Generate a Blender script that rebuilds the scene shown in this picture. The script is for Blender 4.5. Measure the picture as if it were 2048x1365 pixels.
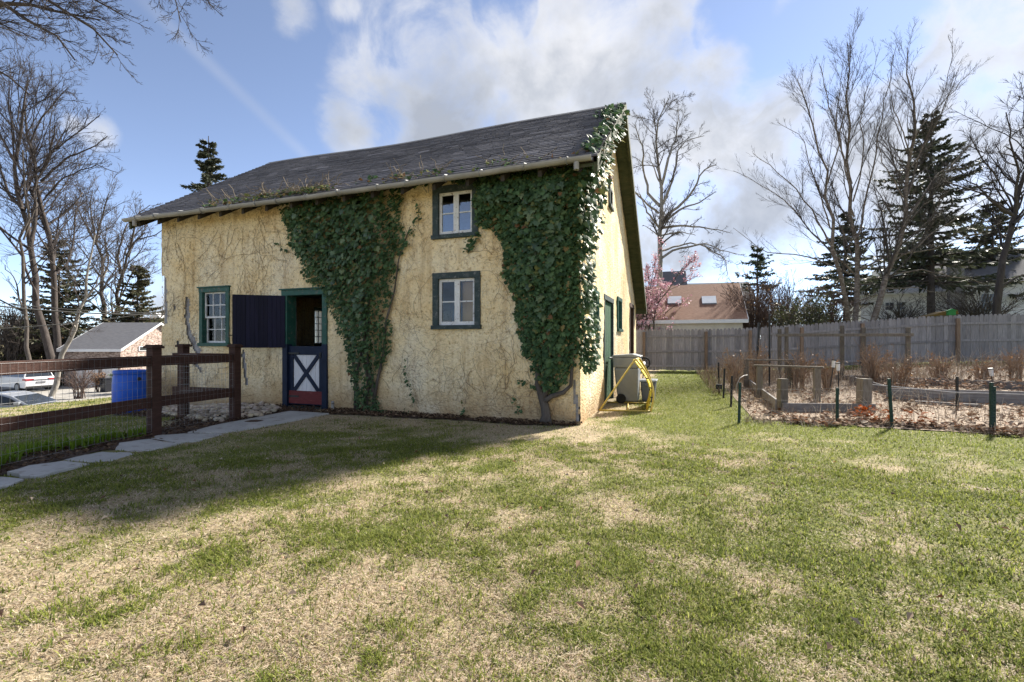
import bpy, math, random
import numpy as np
from mathutils import Vector, Matrix

for o in list(bpy.data.objects):
    bpy.data.objects.remove(o)
SC = bpy.context.scene
COL = SC.collection
R = math.radians

# ------------------------------------------------------------------ camera
F, CX, CY = 936.0, 1024.0, 682.0          # in pixels of a 2048 px wide photograph
YAW = R(20.0)
CAM = np.array([1.49, -7.16, 1.30])
_c, _s = math.cos(YAW), math.sin(YAW)
cd = bpy.data.cameras.new('camera')
cam = bpy.data.objects.new('camera', cd)
COL.objects.link(cam)
cam.location = CAM
cam.rotation_euler = (R(90), 0, YAW)
cd.sensor_width = 36.0
cd.lens = 36.0 * F / 2048.0
cd.clip_start = 0.05
cd.clip_end = 3000
SC.camera = cam

# ------------------------------------------------------------------ light
SUN_EL = R(37.0)
SUN_AZ = R(27.5)                          # from +Y towards +X
SUN = Vector((math.sin(SUN_AZ) * math.cos(SUN_EL), math.cos(SUN_AZ) * math.cos(SUN_EL), math.sin(SUN_EL)))
ld = bpy.data.lights.new('sun', 'SUN')
ld.energy = 2.4
ld.angle = R(4.0)
ld.color = (1.0, 0.94, 0.84)
sun = bpy.data.objects.new('sun', ld)
COL.objects.link(sun)
sun.location = (20, 40, 40)
sun.rotation_euler = SUN.to_track_quat('Z', 'Y').to_euler()
SC.view_settings.view_transform = 'Standard'
SC.view_settings.look = 'None'
SC.view_settings.gamma = 1
SC.view_settings.use_curve_mapping = False
SC.view_settings.exposure = 2.5
SC.cycles.max_bounces = 8
SC.cycles.transparent_max_bounces = 12
SC.cycles.caustics_reflective = False
SC.cycles.caustics_refractive = False
SC.cycles.use_denoising = True


def rayd(px, py):
    a = (px - CX) / F
    return np.array([_c * a - _s, _s * a + _c, (CY - py) / F])


def ZP(px, py, d):
    return CAM + rayd(px, py) * d


def FW(px, py, y=0.0):
    r = rayd(px, py)
    return CAM + r * ((y - CAM[1]) / r[1])


def SW(px, py, x=0.0):
    r = rayd(px, py)
    return CAM + r * ((x - CAM[0]) / r[0])


def GP(px, py, z=0.0):
    r = rayd(px, py)
    return CAM + r * ((z - CAM[2]) / r[2])


# ------------------------------------------------------------------ node helpers
def N(nt, typ, ins=None, **props):
    n = nt.nodes.new(typ)
    for k, v in props.items():
        setattr(n, k, v)
    for k, v in (ins or {}).items():
        if isinstance(v, bpy.types.NodeSocket):
            nt.links.new(v, n.inputs[k])
        else:
            n.inputs[k].default_value = v
    return n


def c4(c):
    return (c[0], c[1], c[2], 1.0)


def ramp(nt, fac, stops):
    n = nt.nodes.new('ShaderNodeValToRGB')
    el = n.color_ramp.elements
    el[0].position, el[0].color = stops[0][0], c4(stops[0][1])
    el[1].position, el[1].color = stops[-1][0], c4(stops[-1][1])
    for p, c in stops[1:-1]:
        e = el.new(p)
        e.color = c4(c)
    nt.links.new(fac, n.inputs[0])
    return n.outputs[0]


def newmat(name):
    m = bpy.data.materials.new(name)
    m.use_nodes = True
    nt = m.node_tree
    nt.nodes.clear()
    out = nt.nodes.new('ShaderNodeOutputMaterial')
    return m, nt, out


def pmat(name, stops, scale=6.0, rough=0.8, bump=0.2, bscale=40.0, stretch=(1, 1, 1), rnd=0.0, metallic=0.0,
         spec=0.3, detail=8.0, fleck=None, bdist=0.01):
    m, nt, out = newmat(name)
    tc = N(nt, 'ShaderNodeTexCoord')
    oi = N(nt, 'ShaderNodeObjectInfo')
    off = N(nt, 'ShaderNodeVectorMath', {0: tc.outputs['Object'], 1: oi.outputs['Location']}, operation='ADD')
    mp = N(nt, 'ShaderNodeMapping', {'Vector': off.outputs[0], 'Scale': stretch})
    nz = N(nt, 'ShaderNodeTexNoise', {'Vector': mp.outputs[0], 'Scale': scale, 'Detail': detail, 'Roughness': 0.65})
    col = ramp(nt, nz.outputs['Fac'], stops)
    if fleck:
        fc, fs, f0, f1 = fleck
        n2 = N(nt, 'ShaderNodeTexNoise', {'Vector': mp.outputs[0], 'Scale': fs, 'Detail': 6.0, 'Roughness': 0.7})
        mr = N(nt, 'ShaderNodeMapRange', {'Value': n2.outputs['Fac'], 'From Min': f0, 'From Max': f1})
        mx = N(nt, 'ShaderNodeMix', {0: mr.outputs[0], 6: col, 7: c4(fc)}, data_type='RGBA')
        col = mx.outputs[2]
    if rnd:
        mr = N(nt, 'ShaderNodeMapRange', {'Value': oi.outputs['Random'], 'To Min': 1 - rnd, 'To Max': 1 + rnd})
        hs = N(nt, 'ShaderNodeHueSaturation', {'Color': col, 'Value': mr.outputs[0]})
        col = hs.outputs[0]
    b = N(nt, 'ShaderNodeBsdfPrincipled', {'Base Color': col, 'Roughness': rough, 'Metallic': metallic, 'Specular IOR Level': spec})
    if bump:
        n3 = N(nt, 'ShaderNodeTexNoise', {'Vector': mp.outputs[0], 'Scale': bscale, 'Detail': 5.0})
        bp = N(nt, 'ShaderNodeBump', {'Strength': bump, 'Distance': bdist, 'Height': n3.outputs['Fac']})
        nt.links.new(bp.outputs[0], b.inputs['Normal'])
    nt.links.new(b.outputs[0], out.inputs[0])
    return m


def amat(name, rough=0.6, transl=0.3, spec=0.25, attr='Col'):
    m, nt, out = newmat(name)
    a = N(nt, 'ShaderNodeVertexColor', layer_name=attr)
    b = N(nt, 'ShaderNodeBsdfPrincipled', {'Base Color': a.outputs[0], 'Roughness': rough, 'Specular IOR Level': spec})
    if transl:
        t = N(nt, 'ShaderNodeBsdfTranslucent', {'Color': a.outputs[0]})
        mx = N(nt, 'ShaderNodeMixShader', {0: transl, 1: b.outputs[0], 2: t.outputs[0]})
        nt.links.new(mx.outputs[0], out.inputs[0])
    else:
        nt.links.new(b.outputs[0], out.inputs[0])
    return m


def glassmat(name, reflect=0.25, dust=0.0):
    m, nt, out = newmat(name)
    tr = N(nt, 'ShaderNodeBsdfTransparent', {'Color': (0.9, 0.92, 0.92, 1)})
    tc = N(nt, 'ShaderNodeTexCoord')
    nz = N(nt, 'ShaderNodeTexNoise', {'Vector': tc.outputs['Object'], 'Scale': 3.0})
    bp = N(nt, 'ShaderNodeBump', {'Strength': 0.02, 'Distance': 0.004, 'Height': nz.outputs['Fac']})
    gl = N(nt, 'ShaderNodeBsdfGlossy', {'Color': (0.95, 0.97, 1, 1), 'Roughness': 0.03, 'Normal': bp.outputs[0]})
    lw = N(nt, 'ShaderNodeFresnel', {'IOR': 1.36})
    ad = N(nt, 'ShaderNodeMath', {0: lw.outputs[0], 1: reflect}, operation='ADD', use_clamp=True)
    mx = N(nt, 'ShaderNodeMixShader', {0: ad.outputs[0], 1: tr.outputs[0], 2: gl.outputs[0]})
    if dust:
        tl = N(nt, 'ShaderNodeBsdfTranslucent', {'Color': (0.7, 0.68, 0.62, 1)})
        mx = N(nt, 'ShaderNodeMixShader', {0: dust, 1: mx.outputs[0], 2: tl.outputs[0]})
    nt.links.new(mx.outputs[0], out.inputs[0])
    return m


# ------------------------------------------------------------------ world: Nishita sky with procedural clouds by direction
W = bpy.data.worlds.new('World')
SC.world = W
W.use_nodes = True
wn = W.node_tree
wn.nodes.clear()
SKY_STRENGTH = 0.05
sky = N(wn, 'ShaderNodeTexSky', sky_type='NISHITA', sun_disc=False, sun_elevation=SUN_EL, sun_rotation=SUN_AZ)
sky.air_density = 0.58
sky.altitude = 1200
sky.dust_density = 0.1
sky.ozone_density = 1.6
tcw = N(wn, 'ShaderNodeTexCoord')
nrm = N(wn, 'ShaderNodeVectorMath', {0: tcw.outputs['Generated']}, operation='NORMALIZE')
D = nrm.outputs[0]
sep = N(wn, 'ShaderNodeSeparateXYZ', {0: D})
zz = N(wn, 'ShaderNodeMath', {0: sep.outputs[2], 1: 0.22}, operation='ADD')
zc = N(wn, 'ShaderNodeMath', {0: zz.outputs[0], 1: 0.06}, operation='MAXIMUM')
iv = N(wn, 'ShaderNodeMath', {0: 1.0, 1: zc.outputs[0]}, operation='DIVIDE')
flat = N(wn, 'ShaderNodeVectorMath', {0: D, 'Scale': iv.outputs[0]}, operation='SCALE')
nA = N(wn, 'ShaderNodeTexNoise', {'Vector': D, 'Scale': 6.5, 'Detail': 11.0, 'Roughness': 0.6, 'Distortion': 0.3})
nB = N(wn, 'ShaderNodeTexNoise', {'Vector': flat.outputs[0], 'Scale': 0.75, 'Detail': 3.0, 'Roughness': 0.5})
blobs = [(730, 140, 95), (860, 150, 125), (1010, 160, 140), (1150, 130, 150), (1290, 140, 140), (1410, 160, 85),
         (900, 270, 120), (1080, 270, 150), (1240, 270, 150), (700, 250, 70), (1420, 300, 130), (1560, 260, 110),
         (1500, 420, 150), (1660, 330, 120), (1800, 260, 130), (1930, 250, 130), (2040, 300, 160), (1760, 420, 170),
         (1980, 60, 120), (195, 265, 42), (590, 25, 55), (690, 15, 40), (1330, 470, 120), (150, 250, 30)]
acc = None
for (bx, by, br) in blobs:
    d = rayd(bx, by)
    L = float(np.linalg.norm(d))
    d = d / L
    rr = br / F / L * 1.0
    dt = N(wn, 'ShaderNodeVectorMath', {0: D, 1: tuple(d)}, operation='DOT_PRODUCT')
    k = 2.0 / (rr * rr)
    v = N(wn, 'ShaderNodeMath', {0: dt.outputs['Value'], 1: k, 2: 1.0 - k}, operation='MULTIPLY_ADD')
    if acc is None:
        acc = v.outputs[0]
    else:
        acc = N(wn, 'ShaderNodeMath', {0: acc, 1: v.outputs[0], 2: 0.35}, operation='SMOOTH_MAX').outputs[0]
gen = N(wn, 'ShaderNodeMath', {0: nB.outputs['Fac'], 1: 4.0, 2: -1.75}, operation='MULTIPLY_ADD')
clr = None
for (bx, by, br) in [(60, 60, 330), (380, 120, 240), (420, 380, 220), (60, 420, 220), (560, 330, 110), (560, 150, 70), (1010, 10, 60), (1480, 30, 80), (1620, 80, 110), (1760, 60, 90), (1480, 195, 45), (1400, 430, 50), (1620, 190, 40)]:
    d = rayd(bx, by)
    L = float(np.linalg.norm(d))
    d = d / L
    rr = br / F / L
    dt = N(wn, 'ShaderNodeVectorMath', {0: D, 1: tuple(d)}, operation='DOT_PRODUCT')
    k = 2.0 / (rr * rr)
    v = N(wn, 'ShaderNodeMath', {0: dt.outputs['Value'], 1: k, 2: 1.0 - k}, operation='MULTIPLY_ADD')
    clr = v.outputs[0] if clr is None else N(wn, 'ShaderNodeMath', {0: clr, 1: v.outputs[0], 2: 0.35}, operation='SMOOTH_MAX').outputs[0]
clr = N(wn, 'ShaderNodeMapRange', {'Value': clr, 'From Min': -0.4, 'From Max': 0.7, 'To Min': 0.0, 'To Max': 1.7}).outputs[0]
gen = N(wn, 'ShaderNodeMath', {0: gen.outputs[0], 1: clr}, operation='SUBTRACT')
acc = N(wn, 'ShaderNodeMath', {0: acc, 1: gen.outputs[0]}, operation='MAXIMUM').outputs[0]
acc = N(wn, 'ShaderNodeMath', {0: acc, 1: -1.4}, operation='MAXIMUM').outputs[0]
acc = N(wn, 'ShaderNodeMath', {0: acc, 1: 0.95}, operation='MINIMUM').outputs[0]
nz_ = N(wn, 'ShaderNodeMath', {0: nA.outputs['Fac'], 1: 3.6, 2: -1.85}, operation='MULTIPLY_ADD')
dens = N(wn, 'ShaderNodeMath', {0: acc, 1: nz_.outputs[0]}, operation='ADD')
mask = N(wn, 'ShaderNodeMapRange', {'Value': dens.outputs[0], 'From Min': -0.35, 'From Max': 1.15, 'To Min': 0.0, 'To Max': 0.93},
         interpolation_type='SMOOTHSTEP')
nC = N(wn, 'ShaderNodeTexNoise', {'Vector': D, 'Scale': 4.0, 'Detail': 6.0, 'Roughness': 0.55})
dd = N(wn, 'ShaderNodeMapRange', {'Value': dens.outputs[0], 'From Min': 0.3, 'From Max': 1.5, 'To Min': 0.10, 'To Max': -0.14})
cf = N(wn, 'ShaderNodeMath', {0: nC.outputs['Fac'], 1: dd.outputs[0]}, operation='ADD')
ccol = ramp(wn, cf.outputs[0], [(0.30, (0.27, 0.29, 0.33)), (0.48, (0.38, 0.395, 0.425)), (0.66, (0.56, 0.56, 0.57))])
shs = N(wn, 'ShaderNodeHueSaturation', {'Color': sky.outputs[0], 'Saturation': 0.84})
bg1 = N(wn, 'ShaderNodeBackground', {'Color': shs.outputs[0], 'Strength': SKY_STRENGTH})
bg2 = N(wn, 'ShaderNodeBackground', {'Color': ccol, 'Strength': 0.31})
# old contrail: a faint band along a great circle
t1, t2 = rayd(385, 95), rayd(600, 300)
t1, t2 = t1 / np.linalg.norm(t1), t2 / np.linalg.norm(t2)
tn = np.cross(t1, t2)
tn = tn / np.linalg.norm(tn)
ta = N(wn, 'ShaderNodeVectorMath', {0: D, 1: tuple(tn)}, operation='DOT_PRODUCT')
tb = N(wn, 'ShaderNodeMath', {0: ta.outputs['Value']}, operation='ABSOLUTE')
tw = N(wn, 'ShaderNodeMapRange', {'Value': tb.outputs[0], 'From Min': 0.016, 'From Max': 0.0, 'To Max': 0.13}, interpolation_type='SMOOTHSTEP')
tmid = (t1 + t2) / np.linalg.norm(t1 + t2)
tl = N(wn, 'ShaderNodeVectorMath', {0: D, 1: tuple(tmid)}, operation='DOT_PRODUCT')
tf = N(wn, 'ShaderNodeMapRange', {'Value': tl.outputs['Value'], 'From Min': 0.965, 'From Max': 0.995})
tm = N(wn, 'ShaderNodeMath', {0: tw.outputs[0], 1: tf.outputs[0]}, operation='MULTIPLY')
tmx = N(wn, 'ShaderNodeMath', {0: mask.outputs[0], 1: tm.outputs[0]}, operation='MAXIMUM')
mxw = N(wn, 'ShaderNodeMixShader', {0: tmx.outputs[0], 1: bg1.outputs[0], 2: bg2.outputs[0]})
wo = wn.nodes.new('ShaderNodeOutputWorld')
wn.links.new(mxw.outputs[0], wo.inputs[0])

# ------------------------------------------------------------------ mesh helpers
WLOC = {}


def np_mesh(name, V, loops, sizes, cols=None, smooth=False):
    V = np.asarray(V, dtype=np.float32)
    loops = np.asarray(loops, dtype=np.int32)
    sizes = np.asarray(sizes, dtype=np.int32)
    me = bpy.data.meshes.new(name)
    me.vertices.add(len(V))
    me.vertices.foreach_set('co', V.ravel())
    me.loops.add(len(loops))
    me.loops.foreach_set('vertex_index', loops)
    me.polygons.add(len(sizes))
    me.polygons.foreach_set('loop_start', (np.cumsum(sizes) - sizes).astype(np.int32))
    me.polygons.foreach_set('use_smooth', np.full(len(sizes), bool(smooth)))
    me.update(calc_edges=True)
    if cols is not None:
        at = me.color_attributes.new('Col', 'FLOAT_COLOR', 'POINT')
        cc = np.ones((len(V), 4), dtype=np.float32)
        cc[:, :3] = cols
        at.data.foreach_set('color', cc.ravel())
    return me


def link(name, me, mat, parent=None, loc=(0, 0, 0), rot=None, scale=None):
    o = bpy.data.objects.new(name, me)
    if mat is not None and me is not None and len(me.materials) == 0:
        me.materials.append(mat)
    COL.objects.link(o)
    wl = np.array(loc, dtype=float)
    WLOC[o.name] = wl
    if parent is not None:
        o.parent = parent
        o.location = wl - WLOC[parent.name]
    else:
        o.location = wl
    if rot is not None:
        o.rotation_euler = rot
    if scale is not None:
        o.scale = scale
    return o


def thing(name, label, cat, loc=(0, 0, 0), group=None):
    o = bpy.data.objects.new(name, None)
    o.empty_display_size = 0.2
    COL.objects.link(o)
    o.location = loc
    WLOC[o.name] = np.array(loc, dtype=float)
    return tag(o, label, cat, group)


def tag(o, label, cat, group=None):
    o['label'] = label
    o['category'] = cat
    if group:
        o['group'] = group
    return o


def kind(o, k, label=None):
    o['kind'] = k
    if label:
        o['label'] = label
    return o


class MB:
    def __init__(self, fm=None):
        self.v, self.f, self.fm, self.c = [], [], fm, []

    def add(self, vs, fs):
        b = len(self.v)
        self.v += [tuple(p) for p in vs]
        self.f += [tuple(i + b for i in f) for f in fs]
        return self

    def box(self, a0, a1, b0, b1, c0, c1):
        vs = [(a, b, c) for c in (c0, c1) for b in (b0, b1) for a in (a0, a1)]
        return self.add(vs, [(0, 2, 3, 1), (4, 5, 7, 6), (0, 1, 5, 4), (2, 6, 7, 3), (0, 4, 6, 2), (1, 3, 7, 5)])

    def bar(self, p, q, w, h, up=(0, 0, 1)):
        p, q = np.array(p, float), np.array(q, float)
        t = (q - p) / np.linalg.norm(q - p)
        up = np.array(up, float)
        s = np.cross(t, up)
        if np.linalg.norm(s) < 1e-4:
            s = np.cross(t, (0, 1, 0))
        s /= np.linalg.norm(s)
        u = np.cross(s, t)
        vs = []
        for e in (p, q):
            for (i, j) in ((-1, -1), (1, -1), (1, 1), (-1, 1)):
                vs.append(e + s * i * w / 2 + u * j * h / 2)
        return self.add(vs, [(3, 2, 1, 0), (4, 5, 6, 7), (0, 1, 5, 4), (1, 2, 6, 5), (2, 3, 7, 6), (3, 0, 4, 7)])

    def tube(self, pts, rad, sides=8, cap=True):
        pts = [np.array(p, float) for p in pts]
        if not hasattr(rad, '__len__'):
            rad = [rad] * len(pts)
        b = len(self.v)
        pu = None
        for i, p in enumerate(pts):
            t = pts[min(i + 1, len(pts) - 1)] - pts[max(i - 1, 0)]
            t = t / (np.linalg.norm(t) + 1e-9)
            if pu is None:
                pu = np.cross(t, (0.31, 0.2, 0.93) if abs(t[2]) < 0.9 else (1, 0.1, 0))
            pu = pu - t * np.dot(pu, t)
            pu /= np.linalg.norm(pu) + 1e-9
            w = np.cross(t, pu)
            for k in range(sides):
                a = 2 * math.pi * k / sides
                self.v.append(tuple(p + (pu * math.cos(a) + w * math.sin(a)) * rad[i]))
        for i in range(len(pts) - 1):
            for k in range(sides):
                k2 = (k + 1) % sides
                self.f.append((b + i * sides + k, b + i * sides + k2, b + (i + 1) * sides + k2, b + (i + 1) * sides + k))
        if cap:
            self.f.append(tuple(b + k for k in range(sides))[::-1])
            self.f.append(tuple(b + (len(pts) - 1) * sides + k for k in range(sides)))
        return self

    def prism(self, poly, axis, a0, a1):
        """poly in the two other axes, extruded along axis (0,1,2)"""
        def mk(p, a):
            q = list(p)
            q.insert(axis, a)
            return tuple(q)
        n = len(poly)
        vs = [mk(p, a0) for p in poly] + [mk(p, a1) for p in poly]
        fs = [tuple(range(n)), tuple(range(2 * n - 1, n - 1, -1))]
        for i in range(n):
            j = (i + 1) % n
            fs.append((i, i + n, j + n, j))
        return self.add(vs, fs)

    def build(self, name, mat, parent=None, smooth=False, bevel=0.0, origin=None, fix=True):
        V = np.array(self.v, dtype=float)
        if self.fm:
            V = np.array([self.fm(*p) for p in V], dtype=float)
        org = (V.min(0) + V.max(0)) / 2 if origin is None else np.array(origin, float)
        me = np_mesh(name, V - org, [i for f in self.f for i in f], [len(f) for f in self.f], smooth=smooth)
        if fix:
            import bmesh
            bm = bmesh.new()
            bm.from_mesh(me)
            bmesh.ops.recalc_face_normals(bm, faces=bm.faces)
            bm.to_mesh(me)
            bm.free()
        o = link(name, me, mat, parent, org)
        if bevel:
            md = o.modifiers.new('bevel', 'BEVEL')
            md.width = bevel
            md.segments = 2
            md.limit_method = 'ANGLE'
        return o


def ss(t):
    t = np.clip(t, 0, 1)
    return t * t * (3 - 2 * t)


def _hash(ix, iy, seed):
    h = (ix.astype(np.int64) * 374761393 + iy.astype(np.int64) * 668265263 + seed * 982451653) & 0xFFFFFFFF
    h = ((h ^ (h >> 13)) * 1274126177) & 0xFFFFFFFF
    return ((h ^ (h >> 16)) & 0xFFFF) / 65535.0


def vnoise(x, y, seed=0):
    x, y = np.asarray(x, float), np.asarray(y, float)
    ix, iy = np.floor(x), np.floor(y)
    fx, fy = ss(x - ix), ss(y - iy)
    a, b = _hash(ix, iy, seed), _hash(ix + 1, iy, seed)
    c, d = _hash(ix, iy + 1, seed), _hash(ix + 1, iy + 1, seed)
    return (a * (1 - fx) + b * fx) * (1 - fy) + (c * (1 - fx) + d * fx) * fy


def fbm(x, y, seed=0, oct=4):
    v, a, t = 0, 0.5, 0
    for i in range(oct):
        v = v + a * vnoise(np.asarray(x) * 2 ** i, np.asarray(y) * 2 ** i, seed + i * 17)
        t += a
        a *= 0.5
    return v / t


def inpoly(px, py, poly):
    px, py = np.asarray(px), np.asarray(py)
    r = np.zeros(px.shape, bool)
    n = len(poly)
    j = n - 1
    for i in range(n):
        xi, yi = poly[i]
        xj, yj = poly[j]
        c = ((yi > py) != (yj > py)) & (px < (xj - xi) * (py - yi) / (yj - yi + 1e-12) + xi)
        r ^= c
        j = i
    return r


def batch_tubes(P, Rad, sides):
    """P (B,n,3), Rad (B,n) -> V, quad loops"""
    B, n, _ = P.shape
    T = np.empty_like(P)
    T[:, 1:-1] = P[:, 2:] - P[:, :-2]
    T[:, 0] = P[:, 1] - P[:, 0]
    T[:, -1] = P[:, -1] - P[:, -2]
    T /= np.linalg.norm(T, axis=2, keepdims=True) + 1e-9
    ref = np.where(np.abs(T[:, :1, 2:3]) < 0.85, np.array([0.12, 0.1, 1.0]), np.array([1.0, 0.13, 0.1]))
    U = np.cross(T, np.broadcast_to(ref, T.shape))
    U /= np.linalg.norm(U, axis=2, keepdims=True) + 1e-9
    Wv = np.cross(T, U)
    a = np.arange(sides) * 2 * math.pi / sides
    V = P[:, :, None, :] + (U[:, :, None, :] * np.cos(a)[None, None, :, None] + Wv[:, :, None, :] * np.sin(a)[None, None, :, None]) * Rad[:, :, None, None]
    idx = np.arange(B * n * sides).reshape(B, n, sides)
    q = np.stack([idx[:, :-1], np.roll(idx[:, :-1], -1, 2), np.roll(idx[:, 1:], -1, 2), idx[:, 1:]], axis=-1)
    return V.reshape(-1, 3), q.reshape(-1, 4)


class Soup:
    def __init__(self):
        self.V, self.L, self.S, self.C, self.n = [], [], [], [], 0

    def add(self, V, faces, cols=None):
        V = np.asarray(V, float).reshape(-1, 3)
        faces = np.asarray(faces)
        self.V.append(V)
        self.L.append((faces + self.n).ravel())
        self.S.append(np.full(len(faces), faces.shape[1]))
        if cols is not None:
            self.C.append(np.broadcast_to(np.asarray(cols, float), V.shape))
        self.n += len(V)

    def build(self, name, mat, parent=None, smooth=False, origin=None):
        V = np.concatenate(self.V)
        org = np.array(origin, float) if origin is not None else V.mean(0)
        me = np_mesh(name, V - org, np.concatenate(self.L), np.concatenate(self.S),
                     np.concatenate(self.C) if self.C else None, smooth)
        return link(name, me, mat, parent, org)


# ------------------------------------------------------------------ terrain
PLATEAU = -2.4


def H(x, y):
    x, y = np.asarray(x, float), np.asarray(y, float)
    t = np.clip(-x - 6.5, 0, 13.5)
    h = -0.07 * t - (-PLATEAU - 0.945) * ss((-x - 19.5) / 4.5)
    h = h + 0.5 * ss((x - 2) / 11) * ss((y - 1) / 14) + 0.7 * ss((y - 16) / 25) * ss((x + 2) / 12)
    return h


def gp(px, py):
    """pixel -> point on the terrain"""
    z = 0.0
    for _ in range(12):
        p = GP(px, py, z)
        z = float(H(p[0], p[1]))
    return np.array([p[0], p[1], z])


# ------------------------------------------------------------------ materials
M = {}
M['wood_brown'] = pmat('brown_stained_timber', [(0.3, (0.032, 0.014, 0.010)), (0.55, (0.052, 0.024, 0.017)), (0.75, (0.09, 0.048, 0.036))], 5, 0.75, 0.35, 30, (1, 1, 8), rnd=0.15)
M['wood_rail'] = pmat('brown_stained_rail', [(0.3, (0.036, 0.016, 0.011)), (0.55, (0.06, 0.027, 0.019)), (0.75, (0.11, 0.058, 0.044))], 5, 0.75, 0.35, 30, (2, 2, 9), rnd=0.1)
M['wood_grey'] = pmat('weathered_cedar', [(0.25, (0.17, 0.162, 0.162)), (0.5, (0.26, 0.247, 0.25)), (0.75, (0.36, 0.34, 0.335))], 4, 0.9, 0.4, 25, (8, 8, 0.8), rnd=0.2,
                      fleck=((0.06, 0.05, 0.05), 5.0, 0.66, 0.72))
M['wood_post'] = pmat('tan_fence_post', [(0.3, (0.16, 0.11, 0.075)), (0.7, (0.28, 0.2, 0.14))], 4, 0.9, 0.3, 25, (6, 6, 0.8), rnd=0.15)
M['wood_old'] = pmat('mossy_old_timber', [(0.3, (0.10, 0.085, 0.065)), (0.55, (0.17, 0.15, 0.125)), (0.75, (0.15, 0.15, 0.07))], 5, 0.95, 0.5, 25, (5, 5, 1), rnd=0.25)
M['wood_board'] = pmat('grey_bed_board', [(0.3, (0.13, 0.12, 0.115)), (0.7, (0.26, 0.245, 0.235))], 4, 0.95, 0.4, 25, (1, 6, 6), rnd=0.15)
M['green_trim'] = pmat('peeling_green_paint', [(0.3, (0.012, 0.06, 0.045)), (0.7, (0.025, 0.1, 0.075))], 6, 0.55, 0.3, 40, fleck=((0.13, 0.12, 0.1), 14.0, 0.56, 0.66))
M['dark_trim'] = pmat('worn_dark_paint', [(0.3, (0.022, 0.034, 0.036)), (0.55, (0.04, 0.06, 0.06)), (0.75, (0.12, 0.12, 0.115))], 11, 0.7, 0.4, 40, fleck=((0.2, 0.2, 0.19), 17.0, 0.58, 0.7))
M['white_paint'] = pmat('peeling_white_paint', [(0.3, (0.6, 0.59, 0.58)), (0.7, (0.74, 0.74, 0.73))], 8, 0.6, 0.3, 40, fleck=((0.2, 0.15, 0.11), 22.0, 0.57, 0.66))
M['white_panel'] = pmat('white_door_paint', [(0.3, (0.55, 0.55, 0.58)), (0.7, (0.68, 0.68, 0.7))], 5, 0.5, 0.1, 30, (4, 4, 1), rnd=0.05)
M['navy'] = pmat('navy_door_paint', [(0.3, (0.006, 0.012, 0.03)), (0.7, (0.013, 0.022, 0.05))], 6, 0.6, 0.25, 40, spec=0.2, fleck=((0.25, 0.25, 0.25), 16.0, 0.69, 0.73))
M['navy_plank'] = pmat('navy_plank_paint', [(0.3, (0.007, 0.007, 0.018)), (0.7, (0.013, 0.012, 0.032))], 3, 0.6, 0.2, 30, (6, 6, 0.6), rnd=0.25, spec=0.15)
M['red_kick'] = pmat('worn_red_paint', [(0.3, (0.09, 0.012, 0.014)), (0.6, (0.16, 0.025, 0.025)), (0.75, (0.26, 0.1, 0.09))], 7, 0.65, 0.3, 30, (1, 1, 5))
M['green_plank'] = pmat('weathered_green_planks', [(0.3, (0.02, 0.06, 0.03)), (0.65, (0.05, 0.12, 0.06)), (0.8, (0.16, 0.18, 0.13))], 5, 0.8, 0.3, 30, (6, 6, 0.7), rnd=0.2)
M['glass'] = glassmat('old_window_glass', 0.0)
M['glass_sky'] = glassmat('wavy_window_glass', 0.10)
M['glass_dusty'] = glassmat('dusty_window_glass', 0.0, 0.35)
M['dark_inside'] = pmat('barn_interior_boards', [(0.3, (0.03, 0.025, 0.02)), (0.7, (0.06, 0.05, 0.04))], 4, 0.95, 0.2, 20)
M['gutter'] = pmat('galvanised_gutter', [(0.3, (0.24, 0.23, 0.21)), (0.7, (0.36, 0.345, 0.32))], 3, 0.6, 0.1, 20, metallic=0.1)
M['rake'] = pmat('mossy_bargeboard', [(0.25, (0.02, 0.028, 0.014)), (0.5, (0.05, 0.06, 0.03)), (0.7, (0.09, 0.08, 0.045))], 3, 0.9, 0.5, 18, (1, 3, 3))
M['metal_green'] = pmat('green_steel_post', [(0.3, (0.008, 0.03, 0.025)), (0.7, (0.015, 0.05, 0.04))], 8, 0.5, 0.1, 30)
M['metal_dark'] = pmat('dark_steel', [(0.3, (0.012, 0.014, 0.015)), (0.7, (0.03, 0.03, 0.03))], 8, 0.5, 0.1, 30)
M['wire'] = pmat('galvanised_wire', [(0.3, (0.2, 0.2, 0.2)), (0.7, (0.32, 0.32, 0.32))], 8, 0.45, 0, metallic=0.5)
M['wire_old'] = pmat('weathered_wire', [(0.3, (0.10, 0.095, 0.09)), (0.7, (0.17, 0.165, 0.16))], 8, 0.7, 0)
M['bark'] = pmat('grey_brown_bark', [(0.3, (0.055, 0.045, 0.038)), (0.55, (0.095, 0.08, 0.068)), (0.75, (0.15, 0.135, 0.12))], 3, 0.95, 0.6, 9, (3, 3, 0.7), bdist=0.03)
M['bark_dark'] = pmat('dark_bark', [(0.3, (0.035, 0.028, 0.025)), (0.7, (0.085, 0.07, 0.062))], 3, 0.95, 0.6, 9, (3, 3, 0.7), bdist=0.03)
M['bark_pale'] = pmat('pale_mottled_bark', [(0.3, (0.15, 0.13, 0.11)), (0.55, (0.26, 0.24, 0.21)), (0.75, (0.38, 0.36, 0.33))], 2.5, 0.9, 0.3, 9, (2, 2, 0.8))
M['bark_birch'] = pmat('river_birch_bark', [(0.3, (0.06, 0.045, 0.035)), (0.5, (0.15, 0.12, 0.095)), (0.72, (0.32, 0.28, 0.24))], 5, 0.9, 0.6, 9, (1, 1, 2.2), bdist=0.03)
M['twig'] = pmat('bare_twigs', [(0.3, (0.05, 0.04, 0.036)), (0.7, (0.10, 0.085, 0.075))], 2, 0.9, 0)
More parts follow.
